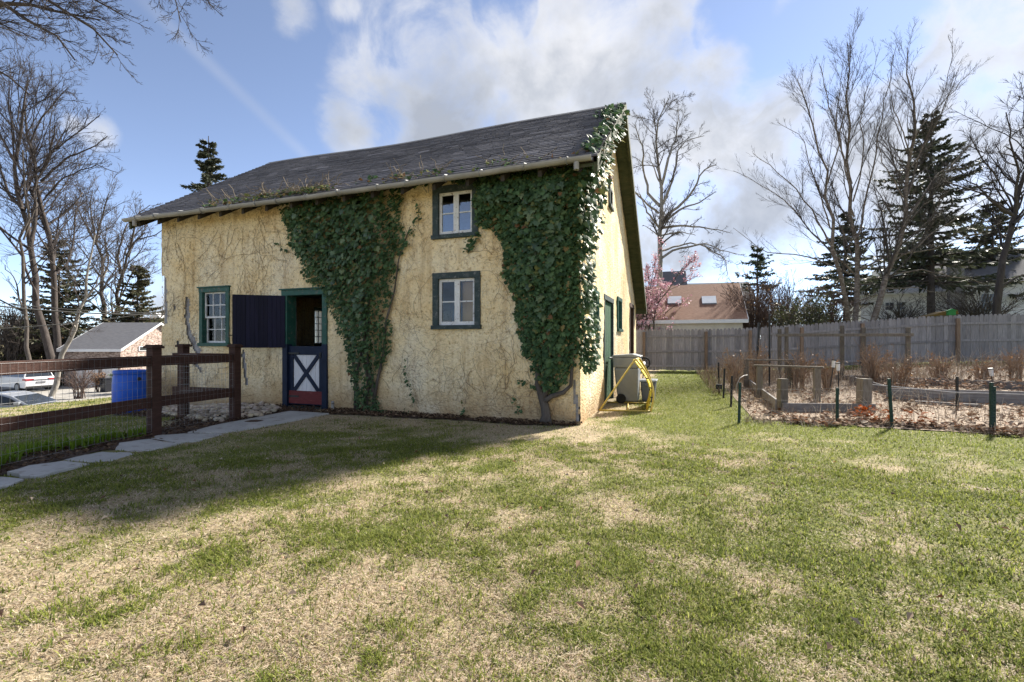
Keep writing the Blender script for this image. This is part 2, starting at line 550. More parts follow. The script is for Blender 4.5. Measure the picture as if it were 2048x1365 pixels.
M['twig_dark'] = pmat('dark_twigs', [(0.3, (0.028, 0.022, 0.022)), (0.7, (0.06, 0.05, 0.047))], 2, 0.9, 0)
M['twig_straw'] = pmat('dry_weed_stems', [(0.3, (0.22, 0.15, 0.10)), (0.7, (0.38, 0.28, 0.2))], 2, 0.9, 0)
M['twig_red'] = pmat('reddish_twigs', [(0.3, (0.085, 0.055, 0.045)), (0.7, (0.15, 0.105, 0.085))], 2, 0.9, 0)
M['leaf'] = amat('foliage', 0.55, 0.25)
M['ivy_mass'] = amat('ivy_foliage', 0.5, 0.2, 0.16)
M['grass'] = amat('grass_blades', 0.65, 0.48, 0.15)
M['litter'] = amat('leaf_litter', 0.8, 0.15, 0.1)
m, nt, out = newmat('ivy_leaf')
oi = N(nt, 'ShaderNodeObjectInfo')
colr = ramp(nt, oi.outputs['Random'], [(0.0, (0.03, 0.056, 0.026)), (0.45, (0.058, 0.10, 0.046)), (0.85, (0.105, 0.155, 0.078)), (1.0, (0.15, 0.18, 0.08))])
b = N(nt, 'ShaderNodeBsdfPrincipled', {'Base Color': colr, 'Roughness': 0.38, 'Specular IOR Level': 0.34})
t = N(nt, 'ShaderNodeBsdfTranslucent', {'Color': colr})
mx = N(nt, 'ShaderNodeMixShader', {0: 0.12, 1: b.outputs[0], 2: t.outputs[0]})
nt.links.new(mx.outputs[0], out.inputs[0])
M['ivy_leaf'] = m

# stucco: ochre roughcast with pale weathered areas and brown splash dirt along the foot
m, nt, out = newmat('ochre_roughcast')
g = N(nt, 'ShaderNodeNewGeometry')
P = g.outputs['Position']
n1 = N(nt, 'ShaderNodeTexNoise', {'Vector': P, 'Scale': 0.9, 'Detail': 6.0, 'Roughness': 0.6})
n2 = N(nt, 'ShaderNodeTexNoise', {'Vector': P, 'Scale': 17.0, 'Detail': 6.0, 'Roughness': 0.7})
mpz = N(nt, 'ShaderNodeMapping', {'Vector': P, 'Scale': (5, 5, 0.5)})
n3 = N(nt, 'ShaderNodeTexNoise', {'Vector': mpz.outputs[0], 'Scale': 1.2, 'Detail': 5.0})
ca = ramp(nt, n1.outputs['Fac'], [(0.3, (0.76, 0.55, 0.27)), (0.5, (0.83, 0.68, 0.43)), (0.68, (0.86, 0.77, 0.58))])
cb = ramp(nt, n2.outputs['Fac'], [(0.34, (0.55, 0.48, 0.40)), (0.46, (0.98, 0.97, 0.95)), (0.7, (1.1, 1.1, 1.08))])
mu = N(nt, 'ShaderNodeMix', {0: 1.0, 6: ca, 7: cb}, data_type='RGBA', blend_type='MULTIPLY')
st = N(nt, 'ShaderNodeMapRange', {'Value': n3.outputs['Fac'], 'From Min': 0.52, 'From Max': 0.74, 'To Max': 0.5})
m2 = N(nt, 'ShaderNodeMix', {0: st.outputs[0], 6: mu.outputs[2], 7: (0.36, 0.22, 0.10, 1)}, data_type='RGBA')
sz = N(nt, 'ShaderNodeSeparateXYZ', {0: P})
zn = N(nt, 'ShaderNodeMath', {0: n1.outputs['Fac'], 1: 1.1, 2: -0.55}, operation='MULTIPLY_ADD')
zs = N(nt, 'ShaderNodeMath', {0: sz.outputs[2], 1: zn.outputs[0]}, operation='ADD')
ft = N(nt, 'ShaderNodeMapRange', {'Value': zs.outputs[0], 'From Min': 0.62, 'From Max': 0.0, 'To Min': 0.0, 'To Max': 0.75})
m3 = N(nt, 'ShaderNodeMix', {0: ft.outputs[0], 6: m2.outputs[2], 7: (0.30, 0.19, 0.10, 1)}, data_type='RGBA')
vb = N(nt, 'ShaderNodeTexVoronoi', {'Vector': P, 'Scale': 27.0})
hb = N(nt, 'ShaderNodeMath', {0: n2.outputs['Fac'], 1: vb.outputs['Distance']}, operation='SUBTRACT')
bp = N(nt, 'ShaderNodeBump', {'Strength': 0.75, 'Distance': 0.025, 'Height': hb.outputs[0]})
b = N(nt, 'ShaderNodeBsdfPrincipled', {'Base Color': m3.outputs[2], 'Roughness': 0.9, 'Specular IOR Level': 0.15, 'Normal': bp.outputs[0]})
nt.links.new(b.outputs[0], out.inputs[0])
M['stucco'] = m
M['mortar'] = pmat('exposed_grey_mortar', [(0.3, (0.22, 0.21, 0.21)), (0.7, (0.42, 0.41, 0.41))], 9, 0.95, 0.6, 30)

# roof shingles: per-shingle colour in a vertex attribute plus grain
m, nt, out = newmat('asphalt_shingles')
a = N(nt, 'ShaderNodeVertexColor', layer_name='Col')
g = N(nt, 'ShaderNodeNewGeometry')
n1 = N(nt, 'ShaderNodeTexNoise', {'Vector': g.outputs['Position'], 'Scale': 1.1, 'Detail': 6.0})
cr = ramp(nt, n1.outputs['Fac'], [(0.3, (0.75, 0.75, 0.78)), (0.7, (1.2, 1.17, 1.15))])
mu = N(nt, 'ShaderNodeMix', {0: 1.0, 6: a.outputs[0], 7: cr}, data_type='RGBA', blend_type='MULTIPLY')
n2 = N(nt, 'ShaderNodeTexNoise', {'Vector': g.outputs['Position'], 'Scale': 90.0, 'Detail': 3.0})
bp = N(nt, 'ShaderNodeBump', {'Strength': 0.3, 'Distance': 0.01, 'Height': n2.outputs['Fac']})
b = N(nt, 'ShaderNodeBsdfPrincipled', {'Base Color': mu.outputs[2], 'Roughness': 0.85, 'Specular IOR Level': 0.25, 'Normal': bp.outputs[0]})
nt.links.new(b.outputs[0], out.inputs[0])
M['shingle'] = m
M['slate_roof'] = pmat('grey_roof', [(0.3, (0.10, 0.10, 0.11)), (0.7, (0.16, 0.16, 0.17))], 3, 0.85, 0.4, 12, (1, 1, 6))
M['brown_roof'] = pmat('brown_shingle_roof', [(0.3, (0.16, 0.085, 0.055)), (0.5, (0.235, 0.13, 0.085)), (0.7, (0.31, 0.19, 0.13))], 6, 0.9, 0.4, 12, (1, 3, 6))
M['cream_wall'] = pmat('cream_render', [(0.3, (0.5, 0.46, 0.38)), (0.7, (0.62, 0.58, 0.5))], 3, 0.9, 0.2, 30)
M['white_wall'] = pmat('white_siding', [(0.3, (0.62, 0.61, 0.60)), (0.7, (0.72, 0.71, 0.70))], 3, 0.8, 0.15, 6, (1, 1, 8))
M['trim_white'] = pmat('white_trim', [(0.3, (0.62, 0.62, 0.62)), (0.7, (0.72, 0.72, 0.72))], 3, 0.6, 0)
M['stone_wall'] = pmat('fieldstone_wall', [(0.3, (0.10, 0.075, 0.06)), (0.45, (0.24, 0.18, 0.15)), (0.55, (0.36, 0.28, 0.24)), (0.72, (0.48, 0.42, 0.38))], 4.5, 0.9, 0.6, 7, (1, 1, 1.8), detail=2.0, bdist=0.05)
M['window_dark'] = pmat('dark_window_glass', [(0.3, (0.015, 0.018, 0.022)), (0.7, (0.03, 0.035, 0.04))], 3, 0.08, 0, spec=0.6)
M['skylight'] = pmat('skylight_glass', [(0.3, (0.45, 0.48, 0.52)), (0.7, (0.55, 0.58, 0.6))], 2, 0.12, 0, spec=0.6)
M['flag'] = pmat('bluestone_flag', [(0.3, (0.32, 0.315, 0.305)), (0.5, (0.40, 0.395, 0.38)), (0.7, (0.47, 0.46, 0.44))], 3.5, 0.85, 0.3, 40, rnd=0.08, fleck=((0.17, 0.15, 0.12), 7, 0.52, 0.72))
M['mulch'] = pmat('bark_mulch', [(0.3, (0.035, 0.022, 0.015)), (0.55, (0.085, 0.055, 0.038)), (0.75, (0.17, 0.12, 0.085))], 22, 0.95, 0.9, 30, bdist=0.03)
M['drive'] = pmat('pale_gravel_drive', [(0.3, (0.24, 0.225, 0.2)), (0.7, (0.36, 0.34, 0.31))], 1.5, 0.95, 0.3, 30)
M['blue_plastic'] = pmat('blue_plastic', [(0.3, (0.010, 0.075, 0.46)), (0.7, (0.02, 0.12, 0.6))], 4, 0.38, 0.05, 10)
M['bin_grey'] = pmat('grey_bin_plastic', [(0.3, (0.23, 0.245, 0.26)), (0.7, (0.30, 0.315, 0.33))], 4, 0.5, 0.05, 10)
M['bin_slate'] = pmat('slate_bin_plastic', [(0.3, (0.12, 0.125, 0.14)), (0.7, (0.17, 0.175, 0.19))], 4, 0.5, 0.05, 10)
M['rubber'] = pmat('black_rubber', [(0.3, (0.012, 0.012, 0.012)), (0.7, (0.03, 0.03, 0.03))], 8, 0.7, 0.1, 30)
M['yellow_steel'] = pmat('yellow_steel_tube', [(0.3, (0.50, 0.36, 0.06)), (0.7, (0.62, 0.48, 0.14))], 6, 0.5, 0.1, 30)
M['yellow_net'] = pmat('yellow_webbing', [(0.35, (0.55, 0.42, 0.02)), (0.6, (0.7, 0.56, 0.05))], 12, 0.7, 0.2, 30, fleck=((0.03, 0.03, 0.02), 14, 0.58, 0.6))
M['white_plastic'] = pmat('white_plastic', [(0.3, (0.6, 0.6, 0.58)), (0.7, (0.7, 0.7, 0.68))], 4, 0.4, 0)
M['car_white'] = pmat('white_car_paint', [(0.3, (0.62, 0.62, 0.63)), (0.7, (0.66, 0.66, 0.67))], 1, 0.25, 0, spec=0.5)
M['car_silver'] = pmat('silver_car_paint', [(0.3, (0.36, 0.38, 0.42)), (0.7, (0.4, 0.42, 0.46))], 1, 0.25, 0, metallic=0.5)
M['car_black'] = pmat('black_car_paint', [(0.3, (0.012, 0.014, 0.02)), (0.7, (0.016, 0.018, 0.026))], 1, 0.25, 0, spec=0.5)
M['tail_red'] = pmat('tail_light_red', [(0.3, (0.3, 0.02, 0.03)), (0.7, (0.36, 0.04, 0.05))], 2, 0.2, 0, spec=0.5)
M['cardboard'] = pmat('cardboard', [(0.3, (0.38, 0.24, 0.11)), (0.7, (0.46, 0.30, 0.15))], 4, 0.9, 0.1, 10)
M['blue_reflection'] = pmat('reflection_blue', [(0.3, (0.02, 0.06, 0.14)), (0.7, (0.04, 0.10, 0.2))], 4, 0.7, 0.3, 8)  # blue window reflection put into the colour of an added form
M['cable'] = pmat('cable_sheath', [(0.3, (0.03, 0.03, 0.03)), (0.7, (0.05, 0.05, 0.05))], 4, 0.6, 0)
M['feeder_green'] = pmat('green_paint_box', [(0.3, (0.02, 0.16, 0.03)), (0.7, (0.03, 0.22, 0.05))], 4, 0.6, 0)
M['thatch'] = pmat('mossy_thatch', [(0.3, (0.1, 0.06, 0.015)), (0.7, (0.17, 0.11, 0.03))], 6, 0.95, 0.5, 20)
M['river_stone'] = amat('river_stones', 0.75, 0.0, 0.3)

# ground: dry thatch, bare soil and thin green
m, nt, out = newmat('lawn_ground')
g = N(nt, 'ShaderNodeNewGeometry')
P = g.outputs['Position']
n1 = N(nt, 'ShaderNodeTexNoise', {'Vector': P, 'Scale': 0.7, 'Detail': 8.0, 'Roughness': 0.65})
n2 = N(nt, 'ShaderNodeTexNoise', {'Vector': P, 'Scale': 22.0, 'Detail': 8.0, 'Roughness': 0.75})
c1 = N(nt, 'ShaderNodeVertexColor', layer_name='Col').outputs[0]
c2 = ramp(nt, n2.outputs['Fac'], [(0.3, (0.45, 0.42, 0.38)), (0.5, (0.95, 0.95, 0.95)), (0.7, (1.35, 1.3, 1.2))])
mu = N(nt, 'ShaderNodeMix', {0: 1.0, 6: c1, 7: c2}, data_type='RGBA', blend_type='MULTIPLY')
bp = N(nt, 'ShaderNodeBump', {'Strength': 0.8, 'Distance': 0.03, 'Height': n2.outputs['Fac']})
b = N(nt, 'ShaderNodeBsdfPrincipled', {'Base Color': mu.outputs[2], 'Roughness': 0.95, 'Specular IOR Level': 0.1, 'Normal': bp.outputs[0]})
nt.links.new(b.outputs[0], out.inputs[0])
M['lawn'] = m

# ------------------------------------------------------------------ ground sheet
def axis(c, n, k, ext):
    t = np.linspace(-1, 1, n)
    return c + np.sinh(t * k) / math.sinh(k) * ext


def fine(x, y):
    d = np.hypot(x - CAM[0], y - CAM[1])
    return (fbm(x * 1.3, y * 1.3, 5, 3) - 0.5) * 0.06 * (1 - ss((d - 12) / 10)) * ss((-y - 0.2) / 1.0 + (x > 0.4))


def HG(x, y):
    return H(x, y) + fine(x, y)


def dryness(x, y):
    d = 0.62 + 0.8 * (fbm(x * 0.45, y * 0.45, 41, 3) - 0.5) + 1.3 * (fbm(x * 2.6, y * 2.6, 43, 3) - 0.5) + 1.3 * (fbm(x * 9, y * 9, 47, 2) - 0.5)
    d = d + 0.5 * ss((y + 1.9) / 1.2) * ss((0.9 - x) / 0.8) * ss((x + 5.2) / 0.8)
    d = d - 0.70 * ss((x - 0.15) / 0.8) * ss((y + 0.6) / 1.6)
    d = d - 0.30 * ss((x - 0.0) / 2.2) * ss((y + 6.0) / 2.5)
    d = d + 0.16 * ss((-y - 4.2) / 1.5)
    d = d - 0.10 * ss((-x - 1.2) / 2.0) * ss((-y - 1.0) / 1.5)
    return d


gx, gy = axis(0.5, 270, 5.6, 700), axis(-1.0, 270, 5.6, 700)
X, Y = np.meshgrid(gx, gy)
Zg = HG(X, Y)
V = np.stack([X, Y, Zg], -1).reshape(-1, 3)
idx = np.arange(V.shape[0]).reshape(X.shape)
q = np.stack([idx[:-1, :-1], idx[:-1, 1:], idx[1:, 1:], idx[1:, :-1]], -1).reshape(-1, 4)
dg = ss((dryness(V[:, 0], V[:, 1]) - 0.15) / 0.9)[:, None]
gcol = np.array([0.15, 0.165, 0.05]) * (1 - dg) + np.array([0.42, 0.345, 0.23]) * dg
o = link('ground', np_mesh('ground', V, q.ravel(), np.full(len(q), 4), gcol, smooth=True), M['lawn'])
kind(o, 'structure')


def sheet(name, poly, mat, lift, step=0.25, edge=0.0, seed=1):
    """terrain-following sheet over a polygon (uneven edge)"""
    poly = np.array(poly, float)
    x0, y0 = poly.min(0) - 0.3
    x1, y1 = poly.max(0) + 0.3
    xs, ys = np.arange(x0, x1 + step, step), np.arange(y0, y1 + step, step)
    X, Y = np.meshgrid(xs, ys)
    jx = X + (fbm(X * 2, Y * 2, seed) - 0.5) * edge
    jy = Y + (fbm(X * 2 + 50, Y * 2, seed) - 0.5) * edge
    ins = inpoly(jx, jy, poly)
    Zs = HG(X, Y) + lift
    idx = np.arange(X.size).reshape(X.shape)
    k = ins[:-1, :-1] & ins[1:, :-1] & ins[:-1, 1:] & ins[1:, 1:]
    q = np.stack([idx[:-1, :-1], idx[:-1, 1:], idx[1:, 1:], idx[1:, :-1]], -1)[k]
    V = np.stack([X, Y, Zs], -1).reshape(-1, 3)
    return link(name, np_mesh(name, V, q.ravel(), np.full(len(q), 4)), mat)


DRIVE = [(-24.2, -12), (-24.2, 40), (-60, 60), (-60, -12)]
kind(sheet('driveway', DRIVE, M['drive'], 0.012, 1.0, 1.0), 'structure')
BED_LEFT = [(-4.72, -0.35), (-4.85, -2.55), (-4.72, -4.3), (-4.6, -6.0), (-5.25, -6.0), (-5.45, -4.2), (-5.6, -2.6), (-6.6, -1.6), (-9.2, -1.2), (-9.5, 0.0), (-5.0, 0.0)]
kind(sheet('mulch_bed', BED_LEFT, M['mulch'], 0.012, 0.1, 0.25), 'structure')
BED_WALL = [(-4.75, 0.02), (-4.7, -0.55), (-3.6, -0.45), (-2.0, -0.30), (-0.9, -0.36), (-0.1, -0.2), (0.06, 0.02)]
kind(sheet('soil_strip', BED_WALL, M['mulch'], 0.014, 0.06, 0.2, 3), 'structure')
GARDEN = [(2.5, 1.35), (3.4, 1.25), (5.0, 1.2), (8, 1.15), (12, 1.3), (15, 1.5), (15, 13), (9.5, 13.4), (2.6, 13), (2.55, 7.0)]
kind(sheet('garden_soil', GARDEN, pmat('garden_soil', [(0.3, (0.12, 0.085, 0.06)), (0.5, (0.26, 0.2, 0.145)), (0.7, (0.38, 0.31, 0.24))], 14, 0.95, 0.8, 25, bdist=0.03), 0.013, 0.2, 0.4, 7), 'structure')

# ------------------------------------------------------------------ flagstone path
flags = [
    [(657, 829), (580, 824), (430, 853), (372, 868), (455, 868), (560, 850)],
    [(366, 870), (312, 873), (300, 879), (352, 889), (400, 884), (450, 871), (440, 869)],
    [(296, 881), (236, 889), (228, 903), (262, 907), (298, 906), (346, 894), (372, 886), (350, 890)],
    [(262, 908), (205, 907), (165, 913), (122, 924), (180, 928), (222, 926), (272, 911)],
    [(178, 930), (124, 926), (60, 935), (12, 948), (40, 956), (78, 958), (120, 945), (182, 932)],
    [(48, 962), (0, 957), (-40, 968), (-60, 985), (-20, 984), (20, 974)],
]
flag_labels = ['long concrete slab running up to the barn stall door', 'flagstone at the foot of the brown corner fence post',
               'flagstone just past the corner post with a rounded tip', 'flagstone beside the yellow green daylily shoots',
               'broad flagstone with a blunt end in the dry lawn', 'flagstone cut short beyond the daylily row']
for i, poly in enumerate(flags):
    mb = MB()
    P2 = [gp(*p) for p in poly]
    cx = np.mean(P2, 0)
    P2 = [cx + (p - cx) * (1.0 if i == 0 else 0.96) for p in P2]
    # subdivide and jitter outline
    out = []
    rn = random.Random(i)
    for a, b in zip(P2, P2[1:] + P2[:1]):
        for t in (0, 0.33, 0.66):
            p = a + (b - a) * t
            out.append((p[0] + rn.uniform(-.015, .015), p[1] + rn.uniform(-.015, .015)))
    z = float(cx[2])
    mb.prism(out, 2, z - 0.05, z + 0.026 - 0.004 * (i % 2))
    o = mb.build('concrete_slab' if i == 0 else 'flagstone', M['flag'], bevel=0.008)
    tag(o, flag_labels[i], 'paving stone', 'path stones leading to the barn door')
FLAGS_W = [[tuple(gp(*p)[:2]) for p in poly] for poly in flags]

# ------------------------------------------------------------------ barn
BX0, BY1 = -9.42, 9.2
barn = thing('barn', 'two storey ochre stucco barn with dark shingle roof and climbing ivy', 'barn', (BX0 / 2, BY1 / 2, 0))
RX0, RX1 = -9.80, 0.34
EY, EZ, RY, RZ, BY, BZ = -0.45, 3.96, 3.22, 6.46, 9.36, 2.49


def roofz(y):
    return np.where(np.asarray(y) < RY, EZ + (np.asarray(y) - EY) * (RZ - EZ) / (RY - EY), RZ - (np.asarray(y) - RY) * (RZ - BZ) / (BY - RY))


def sag(x, y):
    u = (np.asarray(x) - RX0) / (RX1 - RX0)
    w = np.clip((np.asarray(y) - EY) / (RY - EY), 0, 1)
    return -0.07 * np.sin(np.clip(u, 0, 1) * math.pi) * w + 0.018 * np.sin(u * 11) * w


holes_front = [(-8.22, -7.39, 1.21, 2.41), (-5.90, -4.86, -0.2, 2.28), (-2.55, -1.69, 1.52, 2.45), (-2.55, -1.73, 3.07, 3.94)]
holes_side = [(0.95, 1.62, 1.50, 2.20), (2.35, 3.65, -0.1, 2.22), (4.35, 5.15, 1.55, 2.36), (7.15, 8.3, 0.0, 2.4), (2.99, 3.40, 4.2, 4.62)]
holes_left = [(4.25, 5.1, 1.15, 2.35)]


def core_wall(fm, u0, u1, z0, ztop, holes, d0, d1, step=None):
    """boxes between the openings; ztop may be a function of u"""
    us = sorted(set([u0, u1] + [h[0] for h in holes] + [h[1] for h in holes] + (list(np.arange(u0, u1, step)) if step else [])))
    zs0 = sorted(set([z0] + [h[2] for h in holes if h[2] > z0] + [h[3] for h in holes]))
    mb = MB(fm)
    for a, b in zip(us[:-1], us[1:]):
        if b - a < 1e-4:
            continue
        top = ztop((a + b) / 2) if callable(ztop) else ztop
        zs = [z for z in zs0 if z < top - 0.01] + [top]
        for c, d in zip(zs[:-1], zs[1:]):
            um, zm = (a + b) / 2, (c + d) / 2
            if any(h[0] < um < h[1] and h[2] < zm < h[3] for h in holes):
                continue
            mb.box(a, b, d0, d1, c, d)
    return mb


front_fm = lambda u, d, w: (u, -d, w)
side_fm = lambda u, d, w: (d, u, w)
left_fm = lambda u, d, w: (BX0 - d, u, w)
back_fm = lambda u, d, w: (u, BY1 + d, w)
gable_top = lambda u: float(roofz(u)) - 0.17

core_wall(front_fm, BX0 + 0.02, -0.02, -0.3, 4.06, holes_front, -0.30, -0.022).build('front_wall', M['mortar'], barn)
core_wall(side_fm, 0.03, BY1, -0.3, gable_top, holes_side, -0.30, -0.022, 0.3).build('gable_wall', M['mortar'], barn)
core_wall(left_fm, 0.03, BY1, -0.6, gable_top, holes_left, -0.30, 0.0, 0.3).build('gable_wall', M['stucco'], barn)
core_wall(back_fm, BX0, 0.0, -0.6, 2.45, [], -0.3, 0.0).build('back_wall', M['stucco'], barn)
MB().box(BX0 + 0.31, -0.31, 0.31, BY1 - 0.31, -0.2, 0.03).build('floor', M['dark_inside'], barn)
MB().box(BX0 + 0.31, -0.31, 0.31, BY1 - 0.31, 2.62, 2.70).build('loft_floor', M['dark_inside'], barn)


def stucco_sheet(name, fm, u0, u1, z0, ztop, holes, step, seed, remove=None):
    us, zs = np.arange(u0, u1 + step / 2, step), np.arange(z0, 6.4 if callable(ztop) else ztop, step)
    U, Zm = np.meshgrid(us, zs)
    disp = (fbm(U * 9, Zm * 9, seed, 3) - 0.5) * 0.022 + (fbm(U * 0.9, Zm * 0.9, seed + 3, 2) - 0.5) * 0.035
    um, zm = U[:-1, :-1] + step / 2, Zm[:-1, :-1] + step / 2
    keep = np.ones(um.shape, bool)
    for h in holes:
        keep &= ~((um > h[0] + 0.02) & (um < h[1] - 0.02) & (zm > h[2] + 0.02) & (zm < h[3] - 0.02))
    if callable(ztop):
        keep &= zm < (roofz(um) - 0.13)
    if remove is not None:
        keep &= ~remove(um, zm)
    pts = np.stack(fm(U.ravel(), disp.ravel() + 0.004, Zm.ravel()), -1)
    idx = np.arange(U.size).reshape(U.shape)
    q = np.stack([idx[:-1, :-1], idx[:-1, 1:], idx[1:, 1:], idx[1:, :-1]], -1)[keep]
    me = np_mesh(name, pts - pts.mean(0), q.ravel(), np.full(len(q), 4), smooth=True)
    return link(name, me, M['stucco'], barn, pts.mean(0))


def crack_mask(lines, seed):
    def f(u, z):
        r = np.zeros(u.shape, bool)
        for pts, w in lines:
            pts = [FW(*p) for p in pts]
            for a, b in zip(pts[:-1], pts[1:]):
                ax, az, bx, bz = a[0], a[2], b[0], b[2]
                t = np.clip(((u - ax) * (bx - ax) + (z - az) * (bz - az)) / ((bx - ax) ** 2 + (bz - az) ** 2), 0, 1)
                d = np.hypot(u - ax - t * (bx - ax), z - az - t * (bz - az))
                r |= d < w * (0.35 + 1.3 * fbm(u * 7, z * 7, seed, 2))
        return r
    return f


cracks = crack_mask([([(374, 600), (375, 640), (380, 668), (390, 690), (398, 705)], 0.065), ([(328, 560), (330, 600), (329, 640)], 0.09),
                     ([(392, 728), (401, 738)], 0.05), ([(488, 705), (490, 740), (494, 768)], 0.045), ([(357, 685), (361, 695)], 0.05), ([(349, 612), (349, 618)], 0.03),
                     ([(1148, 760), (1152, 800), (1157, 838)], 0.03)], 31)
stucco_sheet('stucco', front_fm, BX0 - 0.03, 0.03, -0.25, 4.09, holes_front, 0.038, 11, cracks)
stucco_sheet('stucco', side_fm, -0.01, BY1 + 0.02, -0.25, gable_top, holes_side, 0.05, 12)

# roof decks
def slab(ya, yb, th, name, mat, parent, x0=RX0, x1=RX1, lift=0.0, n=26):
    xs = np.linspace(x0, x1, n)
    S = Soup()
    V, F_ = [], []
    for x in xs:
        for y in (ya, yb):
            z = float(roofz(min(y, BY) if y > RY else y)) + float(sag(x, y)) + lift
            V += [(x, y, z), (x, y, z - th)]
    V = np.array(V)
    for i in range(n - 1):
        a, b = i * 4, (i + 1) * 4
        F_ += [(a, b, b + 2, a + 2), (a + 1, a + 3, b + 3, b + 1), (a, a + 1, b + 1, b), (a + 2, b + 2, b + 3, a + 3)]
    F_ += [(0, 2, 3, 1), (4 * n - 4, 4 * n - 3, 4 * n - 1, 4 * n - 2)]
    S.add(V, np.array(F_))
    return S.build(name, mat, parent)


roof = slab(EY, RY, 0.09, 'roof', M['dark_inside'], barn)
slab(RY + 0.001, BY, 0.09, 'back_roof', M['slate_roof'], roof)
rng = np.random.default_rng(4)
S = Soup()
ncourse = 33
slope_len = math.hypot(RY - EY, RZ - EZ)
for i in range(ncourse):
    v0, v1 = i / ncourse, (i + 1.25) / ncourse
    y0, y1 = EY - 0.02 + v0 * (RY - EY), EY + min(v1, 1.0) * (RY - EY)
    x = RX0 - 0.01 - rng.uniform(0, 0.3)
    crs = rng.uniform(0.84, 1.16)
    while x < RX1 + 0.02:
        w = rng.uniform(0.26, 0.36)
        xa, xb = max(x, RX0 - 0.015), min(x + w - 0.008, RX1 + 0.015)
        x += w
        if xb - xa < 0.03:
            continue
        lf = 0.032 + rng.uniform(-0.004, 0.007)
        j = rng.uniform(-0.006, 0.006)
        P_ = []
        for (xx, yy, l) in ((xa, y0 + j, lf), (xb, y0 + j, lf), (xb, y1, 0.006), (xa, y1, 0.006), (xa, y0 + j, 0.002), (xb, y0 + j, 0.002)):
            P_.append((xx, yy, float(roofz(yy)) + float(sag(xx, yy)) + l))
        base = np.array([0.112, 0.11, 0.122]) * rng.uniform(0.85, 1.15) * crs
        if rng.random() < 0.06:
            base = base * 1.5
        S.add(P_, np.array([(0, 1, 2, 3), (4, 5, 1, 0)]), base)
o = S.build('shingle_courses', M['shingle'], roof)
kind(o, 'stuff')
mb = MB()
xs = np.linspace(RX0, RX1, 30)
for a, b in zip(xs[:-1], xs[1:]):
    vs = []
    for x in (a, b):
        z = float(RZ) + float(sag(x, RY))
        vs += [(x, RY - 0.13, z - 0.13 * 0.68 + 0.035), (x, RY, z + 0.04), (x, RY + 0.13, z - 0.13 * 0.68 + 0.035)]
    mb.add(vs, [(0, 3, 4, 1), (1, 4, 5, 2)])
mb.build('ridge_cap', M['slate_roof'], roof, fix=False)
# rafter tails and eave soffit boards
for x in np.arange(RX0 + 0.25, RX1, 0.6):
    mb = MB()
    z0, z1 = float(roofz(EY)) - 0.095, float(roofz(0.0)) - 0.095
    mb.add([(x, EY + 0.03, z0), (x + .06, EY + 0.03, z0), (x + .06, 0, z1), (x, 0, z1), (x, EY + 0.03, z0 - .1), (x + .06, EY + 0.03, z0 - .1), (x + .06, 0, z1 - .14), (x, 0, z1 - .14)],
           [(0, 1, 2, 3), (7, 6, 5, 4), (0, 4, 5, 1), (3, 2, 6, 7), (0, 3, 7, 4), (1, 5, 6, 2)])
    mb.build('rafter_tail', M['dark_inside'], roof)
# bargeboards (both ends), outer rake faces
for xe, nm in ((RX1, 'right'), (RX0, 'left')):
    for ya, yb in ((EY, RY), (RY, BY)):
        za, zb = float(roofz(ya)), float(roofz(yb))
        mb = MB()
        x0, x1 = (xe - 0.05, xe + 0.012) if xe > 0 else (xe - 0.012, xe + 0.05)
        hgt = 0.24
        mb.prism([(ya, za - 0.01), (yb, zb - 0.01), (yb, zb - hgt), (ya, za - hgt)], 0, x0, x1)
        mb.build('bargeboard', M['rake'], roof, bevel=0.006)
        # soffit lining of the verge
        if xe > 0:
            mb = MB()
            mb.prism([(ya, za - 0.1), (yb, zb - 0.1), (yb, zb - 0.15), (ya, za - 0.15)], 0, 0.02, xe - 0.052)
            mb.build('verge_soffit', M['rake'], roof)
MB().box(-0.2, RX1 + 0.01, BY - 0.12, BY + 0.03, BZ - 0.27, BZ - 0.02).build('eave_return', M['rake'], roof)

# gutter: half round with straps
gp_y, gp_z, gr = EY - 0.075, EZ - 0.03, 0.064
mb = MB()
prof = []
for k in range(9):
    a = math.pi + math.pi * k / 8
    prof.append((math.cos(a) * gr, math.sin(a) * gr))
inner = [(p[0] * 0.92, p[1] * 0.92) for p in prof[::-1]]
ring = prof + inner
xs = np.linspace(RX0 - 0.02, RX1 - 0.06, 31)
rn = random.Random(3)
wob = [rn.uniform(-.008, .008) for _ in xs]
n = len(ring)
vs, fs = [], []
for i, x in enumerate(xs):
    for (a, b) in ring:
        vs.append((x, gp_y + a + wob[i], gp_z + b + wob[i] - 0.03 * math.sin(i / 30 * math.pi)))
for i in range(len(xs) - 1):
    for k in range(n):
        k2 = (k + 1) % n
        fs.append((i * n + k, i * n + k2, (i + 1) * n + k2, (i + 1) * n + k))
fs.append(tuple(range(n)))
fs.append(tuple(range(len(vs) - n, len(vs))))
mb.add(vs, fs)
gutter = mb.build('gutter', M['gutter'], barn, smooth=False)
for i in range(1, 30, 2):
    mb = MB()
    x = xs[i] + rn.uniform(-0.1, 0.1)
    z = gp_z - 0.03 * math.sin(i / 30 * math.pi)
    pts = [(x, gp_y + math.cos(a) * (gr + .006), z + math.sin(a) * (gr + .006)) for a in np.linspace(math.pi, 2 * math.pi, 9)]
    pts = pts[::-1] + [(x + 0.01, gp_y - gr, z + 0.015), (x + 0.02, gp_y + 0.06, z + 0.045)]
    mb.tube(pts, 0.009, 5)
    mb.build('strap', M['wire'], gutter)
mb = MB()
mb.tube([(RX1 - 0.28, gp_y + 0.0, gp_z - 0.06), (RX1 - 0.28, gp_y + 0.0, gp_z - 0.17)], 0.04, 10)
mb.build('outlet', M['gutter'], gutter)
mb = MB()
